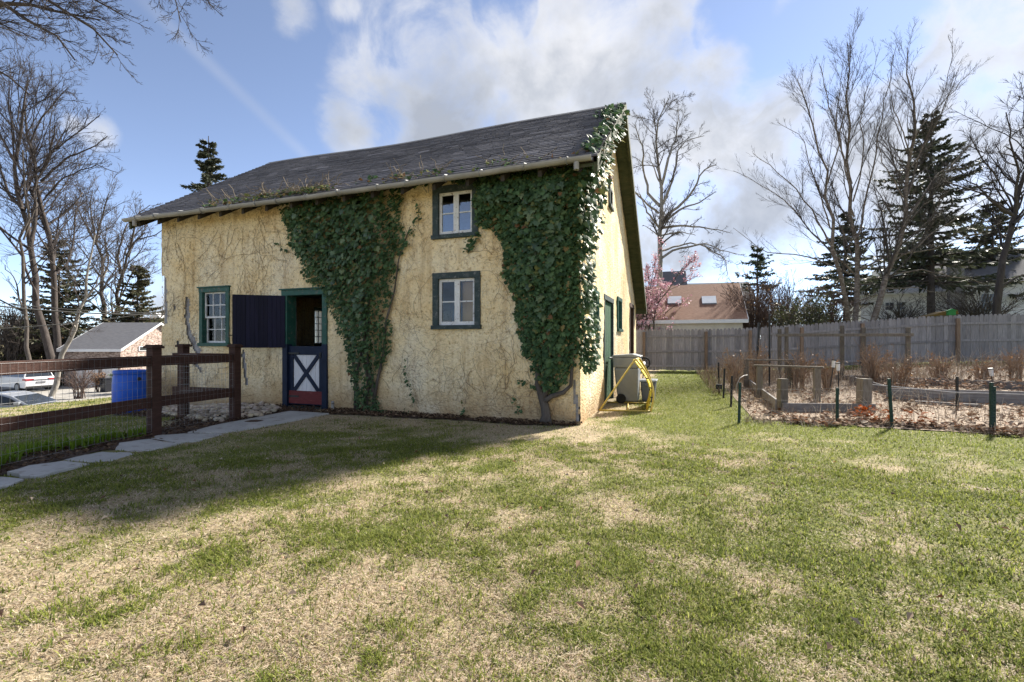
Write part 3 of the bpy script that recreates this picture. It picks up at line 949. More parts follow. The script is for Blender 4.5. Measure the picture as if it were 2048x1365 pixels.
mb.tube([(RX0 + 0.3, gp_y, gp_z - 0.06), (RX0 + 0.3, gp_y, gp_z - 0.17)], 0.04, 10)
mb.build('outlet', M['gutter'], gutter)


# ------------------------------------------------------------------ windows
def make_window(fm, u0, u1, z0, z1, cas, casmat, sashes, depth=0.07, sash_mat='white_paint', head=0.0, parent=barn, glass='glass'):
    """casing boards round the opening, then sashes [(u0,u1,z0,z1,cols,rows,d)] in fractions"""
    mb = MB(fm)
    ov, pr = 0.02, 0.035
    mb.box(u0 - ov, u0 + cas, -0.16, pr, z0 + 0.05, z1 - cas)
    mb.box(u1 - cas, u1 + ov, -0.16, pr, z0 + 0.05, z1 - cas)
    mb.box(u0 - ov - head, u1 + ov + head, -0.16, pr + 0.004, z1 - cas, z1 + ov)
    mb.box(u0 - ov - 0.015, u1 + ov + 0.015, -0.16, pr + 0.03, z0 - ov, z0 + 0.05)
    if head:
        mb.box(u0 - ov - head - 0.02, u1 + ov + head + 0.02, -0.1, pr + 0.03, z1 + ov, z1 + ov + 0.025)
    win = mb.build('window', casmat, parent, bevel=0.004)
    iu0, iu1, iz0, iz1 = u0 + cas, u1 - cas, z0 + 0.05, z1 - cas
    for (fu0, fu1, fz0, fz1, nc, nr, d, fr) in sashes:
        a0, a1 = iu0 + (iu1 - iu0) * fu0, iu0 + (iu1 - iu0) * fu1
        b0, b1 = iz0 + (iz1 - iz0) * fz0, iz0 + (iz1 - iz0) * fz1
        mb = MB(fm)
        mb.box(a0, a0 + fr, -depth - d - .035, -depth - d, b0, b1)
        mb.box(a1 - fr, a1, -depth - d - .035, -depth - d, b0, b1)
        mb.box(a0 + fr, a1 - fr, -depth - d - .034, -depth - d - .001, b0, b0 + fr * 1.25)
        mb.box(a0 + fr, a1 - fr, -depth - d - .034, -depth - d - .001, b1 - fr, b1)
        p0, p1, q0, q1 = a0 + fr, a1 - fr, b0 + fr * 1.25, b1 - fr
        mw = 0.020
        for k in range(1, nc):
            uu = p0 + (p1 - p0) * k / nc
            mb.box(uu - mw / 2, uu + mw / 2, -depth - d - .030, -depth - d - .004, q0, q1)
        for k in range(1, nr):
            w_ = q0 + (q1 - q0) * k / nr
            mb.box(p0, p1, -depth - d - .029, -depth - d - .005, w_ - mw / 2, w_ + mw / 2)
        mb.build('sash', M[sash_mat], win, bevel=0.002)
        for i in range(nc):
            for k in range(nr):
                g0, g1 = p0 + (p1 - p0) * i / nc, p0 + (p1 - p0) * (i + 1) / nc
                h0, h1 = q0 + (q1 - q0) * k / nr, q0 + (q1 - q0) * (k + 1) / nr
                m2 = MB(fm)
                m2.box(g0, g1, -depth - d - .020, -depth - d - .016, h0, h1)
                m2.build('pane', M[glass], win)
    return win


hf = holes_front
make_window(front_fm, *hf[0], 0.075, M['green_trim'], [(0, 1, 0.49, 1, 3, 2, 0.0, 0.032), (0, 1, 0, 0.53, 3, 2, 0.04, 0.034)], 0.03, head=0.01)
make_window(front_fm, *hf[2], 0.085, M['dark_trim'], [(0, 0.5, 0, 1, 1, 2, 0.0, 0.05), (0.5, 1, 0, 1, 1, 2, 0.0, 0.05)], 0.02)
make_window(front_fm, *hf[3], 0.09, M['dark_trim'], [(0, 0.5, 0, 1, 1, 2, 0.0, 0.05), (0.5, 1, 0, 1, 1, 2, 0.0, 0.05)], 0.02, glass='glass_sky')
make_window(side_fm, *holes_side[0], 0.07, M['green_trim'], [(0, 1, 0, 1, 2, 3, 0.0, 0.04)], 0.05)
make_window(side_fm, *holes_side[2], 0.07, M['green_trim'], [(0, 1, 0.5, 1, 2, 2, 0.0, 0.04), (0, 1, 0, 0.52, 2, 2, 0.04, 0.04)], 0.05)
make_window(side_fm, *holes_side[4], 0.05, M['dark_trim'], [(0, 1, 0, 1, 1, 2, 0.0, 0.03)], 0.05)
make_window(left_fm, *holes_left[0], 0.07, M['green_trim'], [(0, 1, 0, 1, 4, 5, 0.0, 0.03)], 0.05, sash_mat='dark_trim', glass='glass_dusty')

# cardboard and shelf behind the lower casement; added blue form imitates a pane reflection
cx0, cx1, cz0, cz1 = hf[2]
mb = MB()
mb.box(-2.07, -1.78, 0.13, 0.14, 1.62, 2.32)
o = mb.build('cardboard_sheet', M['cardboard'])
tag(o, 'tan cardboard sheet standing inside the lower casement window', 'cardboard')
mb = MB()
mb.tube([(-2.31, 0.52, 1.30), (-2.31, 0.5, 1.6), (-2.30, 0.5, 1.93)], [0.18, 0.16, 0.13], 12)
o = mb.build('blue_reflection_form', M['blue_reflection'])
tag(o, 'added blue form imitating a reflection in the lower casement window', 'reflection')
mb = MB()
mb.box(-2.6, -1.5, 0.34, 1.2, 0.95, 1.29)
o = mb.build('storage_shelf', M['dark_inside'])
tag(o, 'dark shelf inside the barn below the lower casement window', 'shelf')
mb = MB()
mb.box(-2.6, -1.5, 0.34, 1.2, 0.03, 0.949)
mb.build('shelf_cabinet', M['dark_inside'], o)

# ------------------------------------------------------------------ stall door
du0, du1, dz1 = hf[1][0], hf[1][1], hf[1][3]
mb = MB(front_fm)
mb.box(du0 - 0.02, du0 + 0.09, -0.2, 0.035, 0.0, dz1 - 0.09)
mb.box(du1 - 0.09, du1 + 0.02, -0.2, 0.035, 0.0, dz1 - 0.09)
mb.box(du0 - 0.05, du1 + 0.05, -0.2, 0.04, dz1 - 0.09, dz1 + 0.02)
mb.box(du0 - 0.08, du1 + 0.08, -0.1, 0.075, dz1 + 0.02, dz1 + 0.045)
frame = mb.build('door_frame', M['green_trim'], barn, bevel=0.004)
mb = MB(front_fm)
mb.box(du0 - 0.025, du0 + 0.094, -0.1, 0.040, 0.0, 1.24)
mb.build('jamb_foot', M['navy'], frame, bevel=0.003)
mb = MB(front_fm)
mb.box(du1 - 0.094, du1 + 0.025, -0.1, 0.040, 0.0, 1.24)
mb.build('jamb_foot', M['navy'], frame, bevel=0.003)
MB(front_fm).box(du0 + 0.09, du1 - 0.09, -0.28, 0.02, -0.15, 0.03).build('sill', M['dark_trim'], frame)
lx0, lx1, lz0, lz1 = du0 + 0.10, du1 - 0.10, 0.06, 1.20
mb = MB(front_fm)
for a, b, c, d in ((lx0, lx0 + 0.10, lz0, lz1), (lx1 - 0.10, lx1, lz0, lz1)):
    mb.box(a, b, -0.045, -0.01, c, d)
mb.box(lx0 + .1, lx1 - .1, -0.044, -0.011, lz1 - 0.17, lz1)
mb.box(lx0 + .1, lx1 - .1, -0.044, -0.011, lz0, lz0 + 0.08)
leaf = mb.build('lower_door_leaf', M['navy'], barn, bevel=0.004)
px0, px1, pz0, pz1 = lx0 + 0.10, lx1 - 0.10, lz0 + 0.08, lz1 - 0.17
npk = 6
for i in range(npk):
    a = px0 + (px1 - px0) * i / npk
    MB(front_fm).box(a + 0.002, a + (px1 - px0) / npk - 0.002, -0.05, -0.030, pz0, pz1).build('panel_plank', M['white_panel'], leaf, bevel=0.003)
zk = 0.33
for k, (p, q) in enumerate((((px0 + .02, zk), (px1 - .02, pz1 - 0.01)), ((px0 + .02, pz1 - 0.01), (px1 - .02, zk)))):
    MB().bar((p[0], 0.020 + 0.0015 * k, p[1]), (q[0], 0.020 + 0.0015 * k, q[1]), 0.022, 0.075, (0.02, 0, 1)).build('brace', M['navy'], leaf, bevel=0.003)
MB(front_fm).box(lx0 + 0.01, lx1 - 0.01, -0.012, 0.006, lz0 + 0.02, zk).build('kick_board', M['red_kick'], leaf, bevel=0.004)
for zh in (0.22, 1.06):
    MB(front_fm).box(lx0 - 0.02, lx0 + 0.26, -0.009, 0.010, zh - 0.018, zh + 0.018).build('strap_hinge', M['metal_dark'], leaf)
MB(front_fm).box(lx1 - 0.07, lx1 - 0.03, -0.009, 0.022, 0.98, 1.08).build('latch', M['metal_dark'], leaf)
# open upper leaf, hinged on the left jamb, swung out about 140 degrees
hinge = np.array([du0 + 0.06, -0.05, 0])
ang = R(180 + 37)
ux = np.array([math.cos(ang), math.sin(ang), 0])
uo = np.array([-math.sin(ang), math.cos(ang), 0])           # points back to the wall
if uo[1] < 0:
    uo = -uo


def leaf_fm(u, d, w):
    return tuple(hinge + ux * u + uo * d + np.array([0, 0, w]))


LWD = 0.92
mb = MB(leaf_fm)
mb.box(0.0, LWD, 0.025, 0.05, 1.20, 1.32)
mb.box(0.0, LWD, 0.025, 0.05, 2.04, 2.16)
upper = mb.build('upper_door_leaf', M['navy'], barn)
for i in range(12):
    a = LWD * i / 12
    MB(leaf_fm).box(a + 0.0005, a + LWD / 12 - 0.0005, 0.0 + 0.002 * (i % 3), 0.0245, 1.17, 2.19).build('plank', M['navy_plank'], upper, bevel=0.004)
MB(leaf_fm).box(LWD - 0.02, LWD + 0.06, -0.012, 0.0, 1.40, 1.42).build('latch', M['metal_dark'], upper)
# side doors
dy0, dy1 = holes_side[1][0], holes_side[1][1]
mb = MB(side_fm)
mb.box(dy0 - 0.02, dy0 + 0.06, -0.2, 0.02, 0, 2.15)
mb.box(dy1 - 0.06, dy1 + 0.02, -0.2, 0.02, 0, 2.15)
mb.box(dy0 - 0.04, dy1 + 0.04, -0.2, 0.024, 2.15, 2.25)
pd = mb.build('plank_door', M['dark_trim'], barn)
for i in range(8):
    a = dy0 + 0.06 + (dy1 - dy0 - 0.12) * i / 8
    MB(side_fm).box(a + 0.003, a + (dy1 - dy0 - 0.12) / 8 - 0.003, -0.08, -0.03 + 0.003 * (i % 2), 0.04, 2.14).build('plank', M['green_plank'], pd, bevel=0.004)
dy0, dy1 = holes_side[3][0], holes_side[3][1]
mb = MB(side_fm)
mb.box(dy0 - 0.02, dy0 + 0.08, -0.2, 0.03, 0, 2.33)
mb.box(dy1 - 0.08, dy1 + 0.02, -0.2, 0.03, 0, 2.33)
mb.box(dy0 - 0.04, dy1 + 0.04, -0.2, 0.034, 2.33, 2.44)
rd = mb.build('rear_door', pmat('brown_door_paint', [(0.3, (0.04, 0.02, 0.012)), (0.7, (0.09, 0.05, 0.03))], 5, 0.7, 0.3, 30), barn)
MB(side_fm).box(dy0 + 0.08, dy1 - 0.08, -0.12, -0.08, 0.02, 2.33).build('door_panel', M['green_plank'], rd)
mb = MB()
mb.tube([(-4.62, -0.12, -0.05), (-4.62, -0.12, 0.13), (-4.60, -0.15, 0.17)], 0.028, 10)
o = mb.build('standpipe', M['gutter'])
tag(o, 'short grey capped pipe standing beside the stall door', 'pipe')

# ------------------------------------------------------------------ ivy
LEAF2 = np.array([(0, 0.10), (0.20, -0.04), (0.52, 0.16), (0.34, 0.42), (0.40, 0.60), (0.18, 0.66), (0, 1.0), (-0.18, 0.66), (-0.40, 0.60), (-0.34, 0.42), (-0.52, 0.16), (-0.20, -0.04)])
LV = np.concatenate([np.array([(0, 0.42, 0.0)]), np.c_[LEAF2, -0.22 * np.abs(LEAF2[:, 0]) - 0.12 * (LEAF2[:, 1] - 0.4) ** 2]])
LV[:, 1] -= 0.1
LV[:, 1] *= -1                    # tip hangs down
LF = np.array([(0, i, i + 1) for i in range(1, 12)] + [(0, 12, 1)])


def leaf_frames(rng, n, normal, roll=0.5, tilt=0.35):
    """rotation matrices (n,3,3) whose columns are leaf x, y(up), normal"""
    nrm = np.asarray(normal, float) + rng.normal(0, tilt, (n, 3))
    nrm /= np.linalg.norm(nrm, axis=1, keepdims=True)
    up = np.tile(np.array([0, 0, 1.0]), (n, 1)) + rng.normal(0, roll, (n, 3))
    up -= nrm * (up * nrm).sum(1, keepdims=True)
    up /= np.linalg.norm(up, axis=1, keepdims=True)
    x = np.cross(up, nrm)
    return np.stack([x, up, nrm], -1)


def leaf_soup(S, rng, pos, normal, size, cols, roll=0.5, tilt=0.35, mats=None):
    n = len(pos)
    Rm = leaf_frames(rng, n, normal, roll, tilt) if mats is None else mats
    V = np.einsum('nij,kj->nki', Rm, LV) * size[:, None, None] + pos[:, None, :]
    Fc = (LF[None] + (np.arange(n) * len(LV))[:, None, None]).reshape(-1, 3)
    S.add(V.reshape(-1, 3), Fc, np.repeat(cols, len(LV), 0))


LEAF_ME = np_mesh('ivy_leaf', LV, LF.ravel(), np.full(len(LF), 3))
LEAF_ME.materials.append(M['ivy_leaf'])


def ivy_cols(rng, n, pale=0.0):
    pal = np.array([(0.022, 0.05, 0.022), (0.032, 0.07, 0.03), (0.045, 0.09, 0.04), (0.06, 0.11, 0.05), (0.09, 0.11, 0.04), (0.16, 0.135, 0.06), (0.10, 0.06, 0.03)])
    p = np.array([0.25, 0.3, 0.24, 0.16, 0.04, 0.005, 0.005])
    if pale:
        p = p * (1 - pale) + pale * np.array([0.10, 0.14, 0.18, 0.2, 0.22, 0.10, 0.06])
    c = np.array([1.6, 1.4, 1.3]) * pal[rng.choice(7, n, p=p / p.sum())]
    return c * rng.uniform(0.8, 1.25, (n, 1))


def edge_dist(u, z, poly):
    d = np.full(u.shape, 9.0)
    for (ax, az), (bx, bz) in zip(poly, poly[1:] + poly[:1]):
        t = np.clip(((u - ax) * (bx - ax) + (z - az) * (bz - az)) / ((bx - ax) ** 2 + (bz - az) ** 2 + 1e-9), 0, 1)
        d = np.minimum(d, np.hypot(u - ax - t * (bx - ax), z - az - t * (bz - az)))
    return d


def ivy_wall(rng, polys_px, n, bulge, smin, smax):
    P_, Sz = [], []
    for poly_px, share, yoff in polys_px:
        poly = [(FW(a, b)[0], FW(a, b)[2]) for a, b in poly_px]
        pa = np.array(poly)
        k = int(n * share)
        u = rng.uniform(pa[:, 0].min() - 0.1, pa[:, 0].max() + 0.1, k * 6)
        z = rng.uniform(pa[:, 1].min() - 0.1, pa[:, 1].max() + 0.1, k * 6)
        ju, jz = u + (fbm(u * 4, z * 4, 9, 3) - 0.5) * 0.35, z + (fbm(u * 4 + 40, z * 4, 9, 3) - 0.5) * 0.35
        ok = inpoly(ju, jz, poly)
        for h in holes_front:
            ok &= ~((u > h[0] + 0.02) & (u < h[1] + 0.0) & (z > h[2] + 0.05) & (z < h[3] - 0.0) & (rng.random(len(u)) < 0.985))
        u, z = u[ok][:k], z[ok][:k]
        e = np.clip(edge_dist(u, z, poly) / 0.45, 0, 1)
        lump = fbm(u * 2.2, z * 2.2, 21, 3)
        layer = rng.random(len(u)) ** 0.6
        y = -(0.03 + layer * (0.05 + bulge * e * (0.45 + 0.9 * lump))) + yoff
        P_.append(np.stack([u, y, np.maximum(z, 0.03)], -1))
        Sz.append((smin * 0.75 + (smax * 1.12 - smin * 0.75) * rng.random(len(u)) ** 1.7) * (0.65 + 0.35 * e) * (0.7 + 0.3 * np.clip(z / 3.0, 0, 1)))
    return np.concatenate(P_), np.concatenate(Sz)


def ivy_build(name, label, base, pos, size, normals, rng, pale, stems, tend_parent_mat, roll=0.45, tilt=0.33):
    root = thing(name, label, 'ivy', base, 'ivy climbing the barn')
    mats = leaf_frames(rng, len(pos), normals, roll, tilt)
    # the largest, outermost leaves are objects of their own
    dist = np.linalg.norm(pos - CAM, axis=1)
    score = size / dist * (1 + 1.5 * np.clip(-pos[:, 1], 0, 0.4))
    order = np.argsort(-score)
    big = order[:300]
    rest = order[300:]
    S = Soup()
    leaf_soup(S, rng, pos[rest], None, size[rest], ivy_cols(rng, len(rest), pale), mats=mats[rest])
    o = S.build('foliage', M['ivy_mass'], root)
    kind(o, 'stuff')
    bl = np.array(base, float)
    for i in big:
        lo = bpy.data.objects.new('leaf', LEAF_ME)
        COL.objects.link(lo)
        lo.parent = root
        Mx = Matrix([list(mats[i][r] * size[i]) + [pos[i][r] - bl[r]] for r in range(3)] + [[0, 0, 0, 1]])
        lo.matrix_local = Mx
    for s in stems:
        mb = MB()
        mb.tube(s[0], s[1], 8)
        mb.build('stem', M['bark'], root, smooth=True)
    return root


rng = np.random.default_rng(77)
ivyL = [(556, 402), (640, 380), (720, 366), (800, 356), (846, 352), (842, 372), (815, 392), (801, 430), (808, 480), (802, 530), (788, 575), (779, 620), (790, 655), (782, 705), (766, 745), (758, 785), (772, 826),
        (716, 828), (706, 770), (688, 700), (672, 640), (650, 592), (616, 552), (590, 505), (574, 455)]
band = [(800, 356), (945, 340), (962, 350), (962, 374), (940, 376), (880, 372), (840, 380), (815, 385)]
sprig1 = [(722, 822), (752, 806), (800, 818), (835, 822), (840, 828), (750, 830)]
sprig2 = [(812, 715), (820, 760), (828, 815), (820, 822), (812, 770), (806, 720)]
sprig3 = [(838, 400), (842, 440), (830, 470), (812, 470), (820, 455), (832, 430)]
sprig4 = [(553, 478), (575, 488), (580, 494), (560, 490)]
posL, szL = ivy_wall(rng, [(ivyL, 0.92, 0), (band, 0.05, -0.02), (sprig1, 0.015, 0), (sprig2, 0.008, 0), (sprig3, 0.008, 0), (sprig4, 0.004, 0)], 7800, 0.28, 0.046, 0.118)
bL = FW(735, 828)
stemsL = []
for k in range(6):
    x0 = bL[0] + rng.uniform(-0.25, 0.25)
    pts = [(x0, -0.06, 0.0)]
    for j in range(1, 7):
        pts.append((x0 + rng.uniform(-0.1, 0.1) + (k - 2.5) * 0.05 * j, -0.05, 0.55 * j))
    stemsL.append((pts, [0.03, 0.028, 0.024, 0.02, 0.016, 0.012, 0.008]))
ivy1 = ivy_build('ivy', 'dark green ivy hanging beside the stall door, narrowing to the ground', (bL[0], -0.05, 0.0), posL, szL, (0, -1, 0.45), rng, 0.0, stemsL, None)

ivyR = [(962, 348), (1060, 336), (1160, 326), (1186, 326), (1176, 420), (1172, 560), (1166, 690), (1150, 745), (1130, 772), (1108, 786), (1085, 780), (1070, 750), (1052, 700), (1040, 640), (1024, 580), (1006, 530), (1008, 480), (986, 456), (955, 444), (935, 410), (948, 376)]
tr1 = [(1010, 520), (1000, 535), (1025, 600), (1050, 640), (1060, 630), (1030, 560)]
tr2 = [(1040, 560), (1020, 570), (1045, 680), (1065, 740), (1075, 740), (1060, 660)]
tr3 = [(952, 455), (975, 462), (950, 490), (932, 510), (944, 484)]
tr4 = [(1046, 740), (1062, 765), (1085, 785), (1070, 785), (1050, 758)]
tr5 = [(914, 770), (920, 790), (930, 815), (918, 822)]
tr6 = [(1036, 790), (1042, 790), (1040, 830), (1030, 830)]
posR, szR = ivy_wall(rng, [(ivyR, 0.93, 0), (tr1, 0.015, 0), (tr2, 0.015, 0), (tr3, 0.008, 0), (tr4, 0.006, 0), (tr5, 0.003, 0), (tr6, 0.003, 0)], 9400, 0.36, 0.048, 0.135)
normR = np.tile(np.array([0, -1.0, 0.45]), (len(posR), 1))
# round the corner on to the gable wall and up the verge
def gable_leaf(n, fn):
    out_p, out_n, out_s = [], [], []
    while len(out_p) < n:
        p, nn, s = fn()
        if p is not None:
            out_p.append(p)
            out_n.append(nn)
            out_s.append(s)
    return np.array(out_p), np.array(out_n), np.array(out_s)


def f_gable():
    z = rng.uniform(0.85, 4.6)
    wmax = 0.04 + 0.95 * ss((z - 1.2) / 3.0) + 0.35 * (fbm(np.array([z * 1.7]), np.array([3.0]), 5)[0] - 0.5)
    y = -0.2 + rng.random() ** 1.3 * (wmax + 0.2)
    if z > float(roofz(y)) - 0.12:
        return None, None, None
    x = 0.03 + 0.22 * rng.random() * (1 - y / (wmax + 0.3)) * ss((z - .4) / .8)
    return (x, y, z), (0.9, -0.5, 0.4), rng.uniform(0.05, 0.12)


def f_verge():
    t = rng.random() ** 0.9
    y = EY + t * 3.3
    wd = 0.42 * (1 - 0.35 * t)
    x = RX1 - 0.32 * rng.random() * (1 - 0.3 * t) + 0.13 * rng.random() - (0.35 * rng.random() if 2.0 < y < 2.7 else 0)
    z = float(roofz(y)) + (0.10 * rng.random() if x < RX1 else -0.5 * rng.random() * (1 - 0.6 * t)) + 0.02
    if x >= RX1:
        x += 0.04
    return (x, y, z), (0.45, -0.5, 0.7), rng.uniform(0.06, 0.14)


def f_hang():
    t = rng.random()
    y = EY + t * 1.5
    top = float(roofz(y))
    z = top - rng.random() * (1.3 - 0.5 * t)
    x = 0.08 + 0.3 * rng.random()
    return (x, y, z), (0.7, -0.6, 0.4), rng.uniform(0.06, 0.13)


pg, ng, sg = gable_leaf(900, f_gable)
pv, nv, sv = gable_leaf(400, f_verge)
ph, nh, sh = gable_leaf(460, f_hang)
posA = np.concatenate([posR, pg, pv, ph])
nrmA = np.concatenate([normR, ng, nv, nh])
szA = np.concatenate([szR, sg, sv, sh])
bR = FW(1092, 842)
trunk = [([(bR[0] + 0.02, -0.12, -0.03), (bR[0] + 0.03, -0.09, 0.12), (bR[0] - 0.0, -0.07, 0.28), (bR[0] - 0.05, -0.07, 0.42), (bR[0] - 0.12, -0.06, 0.62), (bR[0] - 0.1, -0.06, 1.2), (bR[0] - 0.25, -0.06, 2.0)], [0.10, 0.075, 0.068, 0.06, 0.045, 0.035, 0.02]),
         ([(bR[0] - 0.02, -0.08, 0.34), (bR[0] + 0.12, -0.08, 0.44), (bR[0] + 0.3, -0.07, 0.50), (bR[0] + 0.42, -0.07, 0.62), (bR[0] + 0.45, -0.06, 1.2)], [0.05, 0.042, 0.036, 0.03, 0.02]),
         ([(bR[0] - 0.02, -0.07, 0.40), (bR[0] + 0.06, -0.06, 0.6), (bR[0] + 0.1, -0.06, 1.0), (bR[0] + 0.3, -0.06, 2.2), (bR[0] + 0.35, -0.06, 3.6)], [0.05, 0.045, 0.038, 0.028, 0.015]),
         ([(bR[0] - 0.05, -0.13, -0.02), (bR[0] + 0.0, -0.10, 0.1), (bR[0] + 0.01, -0.08, 0.22)], [0.05, 0.05, 0.03]),
         ([(bR[0] + 0.12, -0.15, -0.02), (bR[0] + 0.06, -0.11, 0.08), (bR[0] + 0.03, -0.09, 0.2)], [0.045, 0.05, 0.03])]
pal = np.concatenate([np.zeros(len(posR)), np.ones(len(pg) + len(pv) + len(ph))])
ivy2 = ivy_build('ivy', 'ivy on thick forked trunk wrapping the barn corner up to the roof verge', (bR[0], -0.1, 0.0), posA, szA, nrmA, rng, 0.12, trunk, None)

# dry ivy lodged along the gutter
def f_gut():
    x = rng.choice([rng.uniform(-7.6, -4.3), rng.uniform(-5.6, -4.6), rng.uniform(-3.3, -2.2), rng.uniform(-1.6, -0.9), rng.uniform(-7.6, 0.2)], p=[0.4, 0.3, 0.14, 0.06, 0.10])
    y = EY - 0.05 + 0.22 * rng.random() ** 1.5
    return (x, y, float(roofz(max(y, EY))) + 0.02 + 0.10 * rng.random()), (0, -0.6, 0.8), rng.uniform(0.04, 0.09)


pq, nq, sq = gable_leaf(400, f_gut)
S = Soup()
cols = ivy_cols(rng, len(pq), 0.9)
leaf_soup(S, rng, pq, nq, sq, cols, 0.8, 0.6)
n = 260
P0 = pq[rng.choice(len(pq), n)]
dr = rng.normal(0, 1, (n, 3)) * np.array([1, 0.5, 0.35]) + np.array([0, 0, 0.25])
dr /= np.linalg.norm(dr, axis=1, keepdims=True)
ln = rng.uniform(0.08, 0.35, (n, 1, 1))
tt = np.linspace(0, 1, 4)[None, :, None]
PP = P0[:, None, :] + dr[:, None, :] * ln * tt + rng.normal(0, 0.012, (n, 4, 3))
Vt, qt = batch_tubes(PP, np.full((n, 4), 0.005), 3)
S.add(Vt, qt, np.tile(np.array([(0.24, 0.2, 0.15)]), (len(Vt), 1)))
o = S.build('gutter_ivy', M['litter'])
kind(o, 'stuff', 'dry pale ivy sprays and leaves lodged along the gutter')
o['category'] = 'ivy'

# dead tendrils clinging to the stucco
def tendrils(rng, n, box, seed, main=False, ang0=math.pi / 2, spread=0.9, L=(0.1, 0.5), rad=(0.0016, 0.0042), gate=0.5):
    k = 8
    x = rng.uniform(box[0], box[1], n * 4)
    z = rng.uniform(box[2], box[3], n * 4)
    ok = fbm(x * 1.1, z * 0.8, seed, 3) > gate
    for h in holes_front:
        ok &= ~((x > h[0] - .05) & (x < h[1] + .05) & (z > h[2] - .05) & (z < h[3] + .05))
    x, z = x[ok][:n], z[ok][:n]
    n = len(x)
    a = ang0 + rng.normal(0, spread, n)
    ln = rng.uniform(*L, n)
    pts = np.zeros((n, k, 3))
    for j in range(k):
        pts[:, j, 0], pts[:, j, 2] = x, z
        pts[:, j, 1] = -0.022
        a = a + rng.normal(0, 0.42, n)
        x = x + np.cos(a) * ln / k
        z = z + np.sin(a) * ln / k
    pts[:, :, 0] = np.clip(pts[:, :, 0], BX0 + 0.02, -0.02)
    pts[:, :, 2] = np.clip(pts[:, :, 2], 0.02, 4.0)
    inside = np.zeros(n, bool)
    for h in holes_front:
        inside |= ((pts[:, :, 0] > h[0] - .03) & (pts[:, :, 0] < h[1] + .03) & (pts[:, :, 2] > h[2] - .05) & (pts[:, :, 2] < h[3] + .05)).any(1)
    pts = pts[~inside]
    r = rng.uniform(*rad, (len(pts), 1)) * np.linspace(1, 0.5, k)[None]
    return pts, r


S = Soup()
for args in ((950, (BX0, -5.6, 1.9, 4.05), 3, False, 1.57, 1.0, (0.05, 0.3), (0.0009, 0.0026), 0.36),
             (350, (BX0, -5.8, 0.1, 2.2), 8, False, 1.57, 0.8, (0.1, 0.5), (0.0014, 0.0036), 0.5),
             (520, (-4.0, -0.8, 1.4, 3.9), 5, False, 1.57, 0.7, (0.05, 0.35), (0.0009, 0.0026), 0.42),
             (260, (-4.6, -0.3, 0.1, 1.5), 6, False, 1.57, 0.5, (0.15, 0.6), (0.0014, 0.0034), 0.5),
             (60, (BX0, -5.0, 2.2, 3.9), 7, True, -1.4, 0.5, (0.8, 1.8), (0.002, 0.0045), 0.3),
             (46, (-4.0, -1.0, 0.4, 3.4), 9, True, 1.57, 0.35, (0.6, 1.4), (0.002, 0.0045), 0.3)):
    pts, r = tendrils(rng, *args)
    Vt, qt = batch_tubes(pts, r, 3)
    S.add(Vt, qt)
o = S.build('dead_tendrils', pmat('dead_tendril', [(0.3, (0.13, 0.085, 0.052)), (0.7, (0.24, 0.165, 0.10))], 5, 0.9, 0), barn)
kind(o, 'stuff')

# ------------------------------------------------------------------ brown paddock fence with wire mesh
P1, P2, P3 = gp(308, 873), gp(470, 842), gp(367, 836)
pl = ZP(-95, 760, 4.25)
P0 = np.array([pl[0], pl[1], 0.0])
fence = thing('rail_fence', 'brown timber rail fence with welded wire beside the flagstone path', 'fence', tuple(P1))
pm = MB().box(-0.062, 0.062, -0.062, 0.062, -0.3, 1.2)
pc = MB().box(-0.085, 0.085, -0.085, 0.085, 1.2, 1.235).box(-0.07, 0.07, -0.07, 0.07, 1.235, 1.25)


def clone(o, name, parent, loc, rot=None, scale=None):
    c = o.copy()
    c.name = name
    COL.objects.link(c)
    c.parent = parent
    WLOC[c.name] = np.array(loc, float)
    c.location = np.array(loc, float) - (WLOC[parent.name] if parent is not None else 0)
    if rot is not None:
        c.rotation_euler = rot
    if scale is not None:
        c.scale = scale
    return c


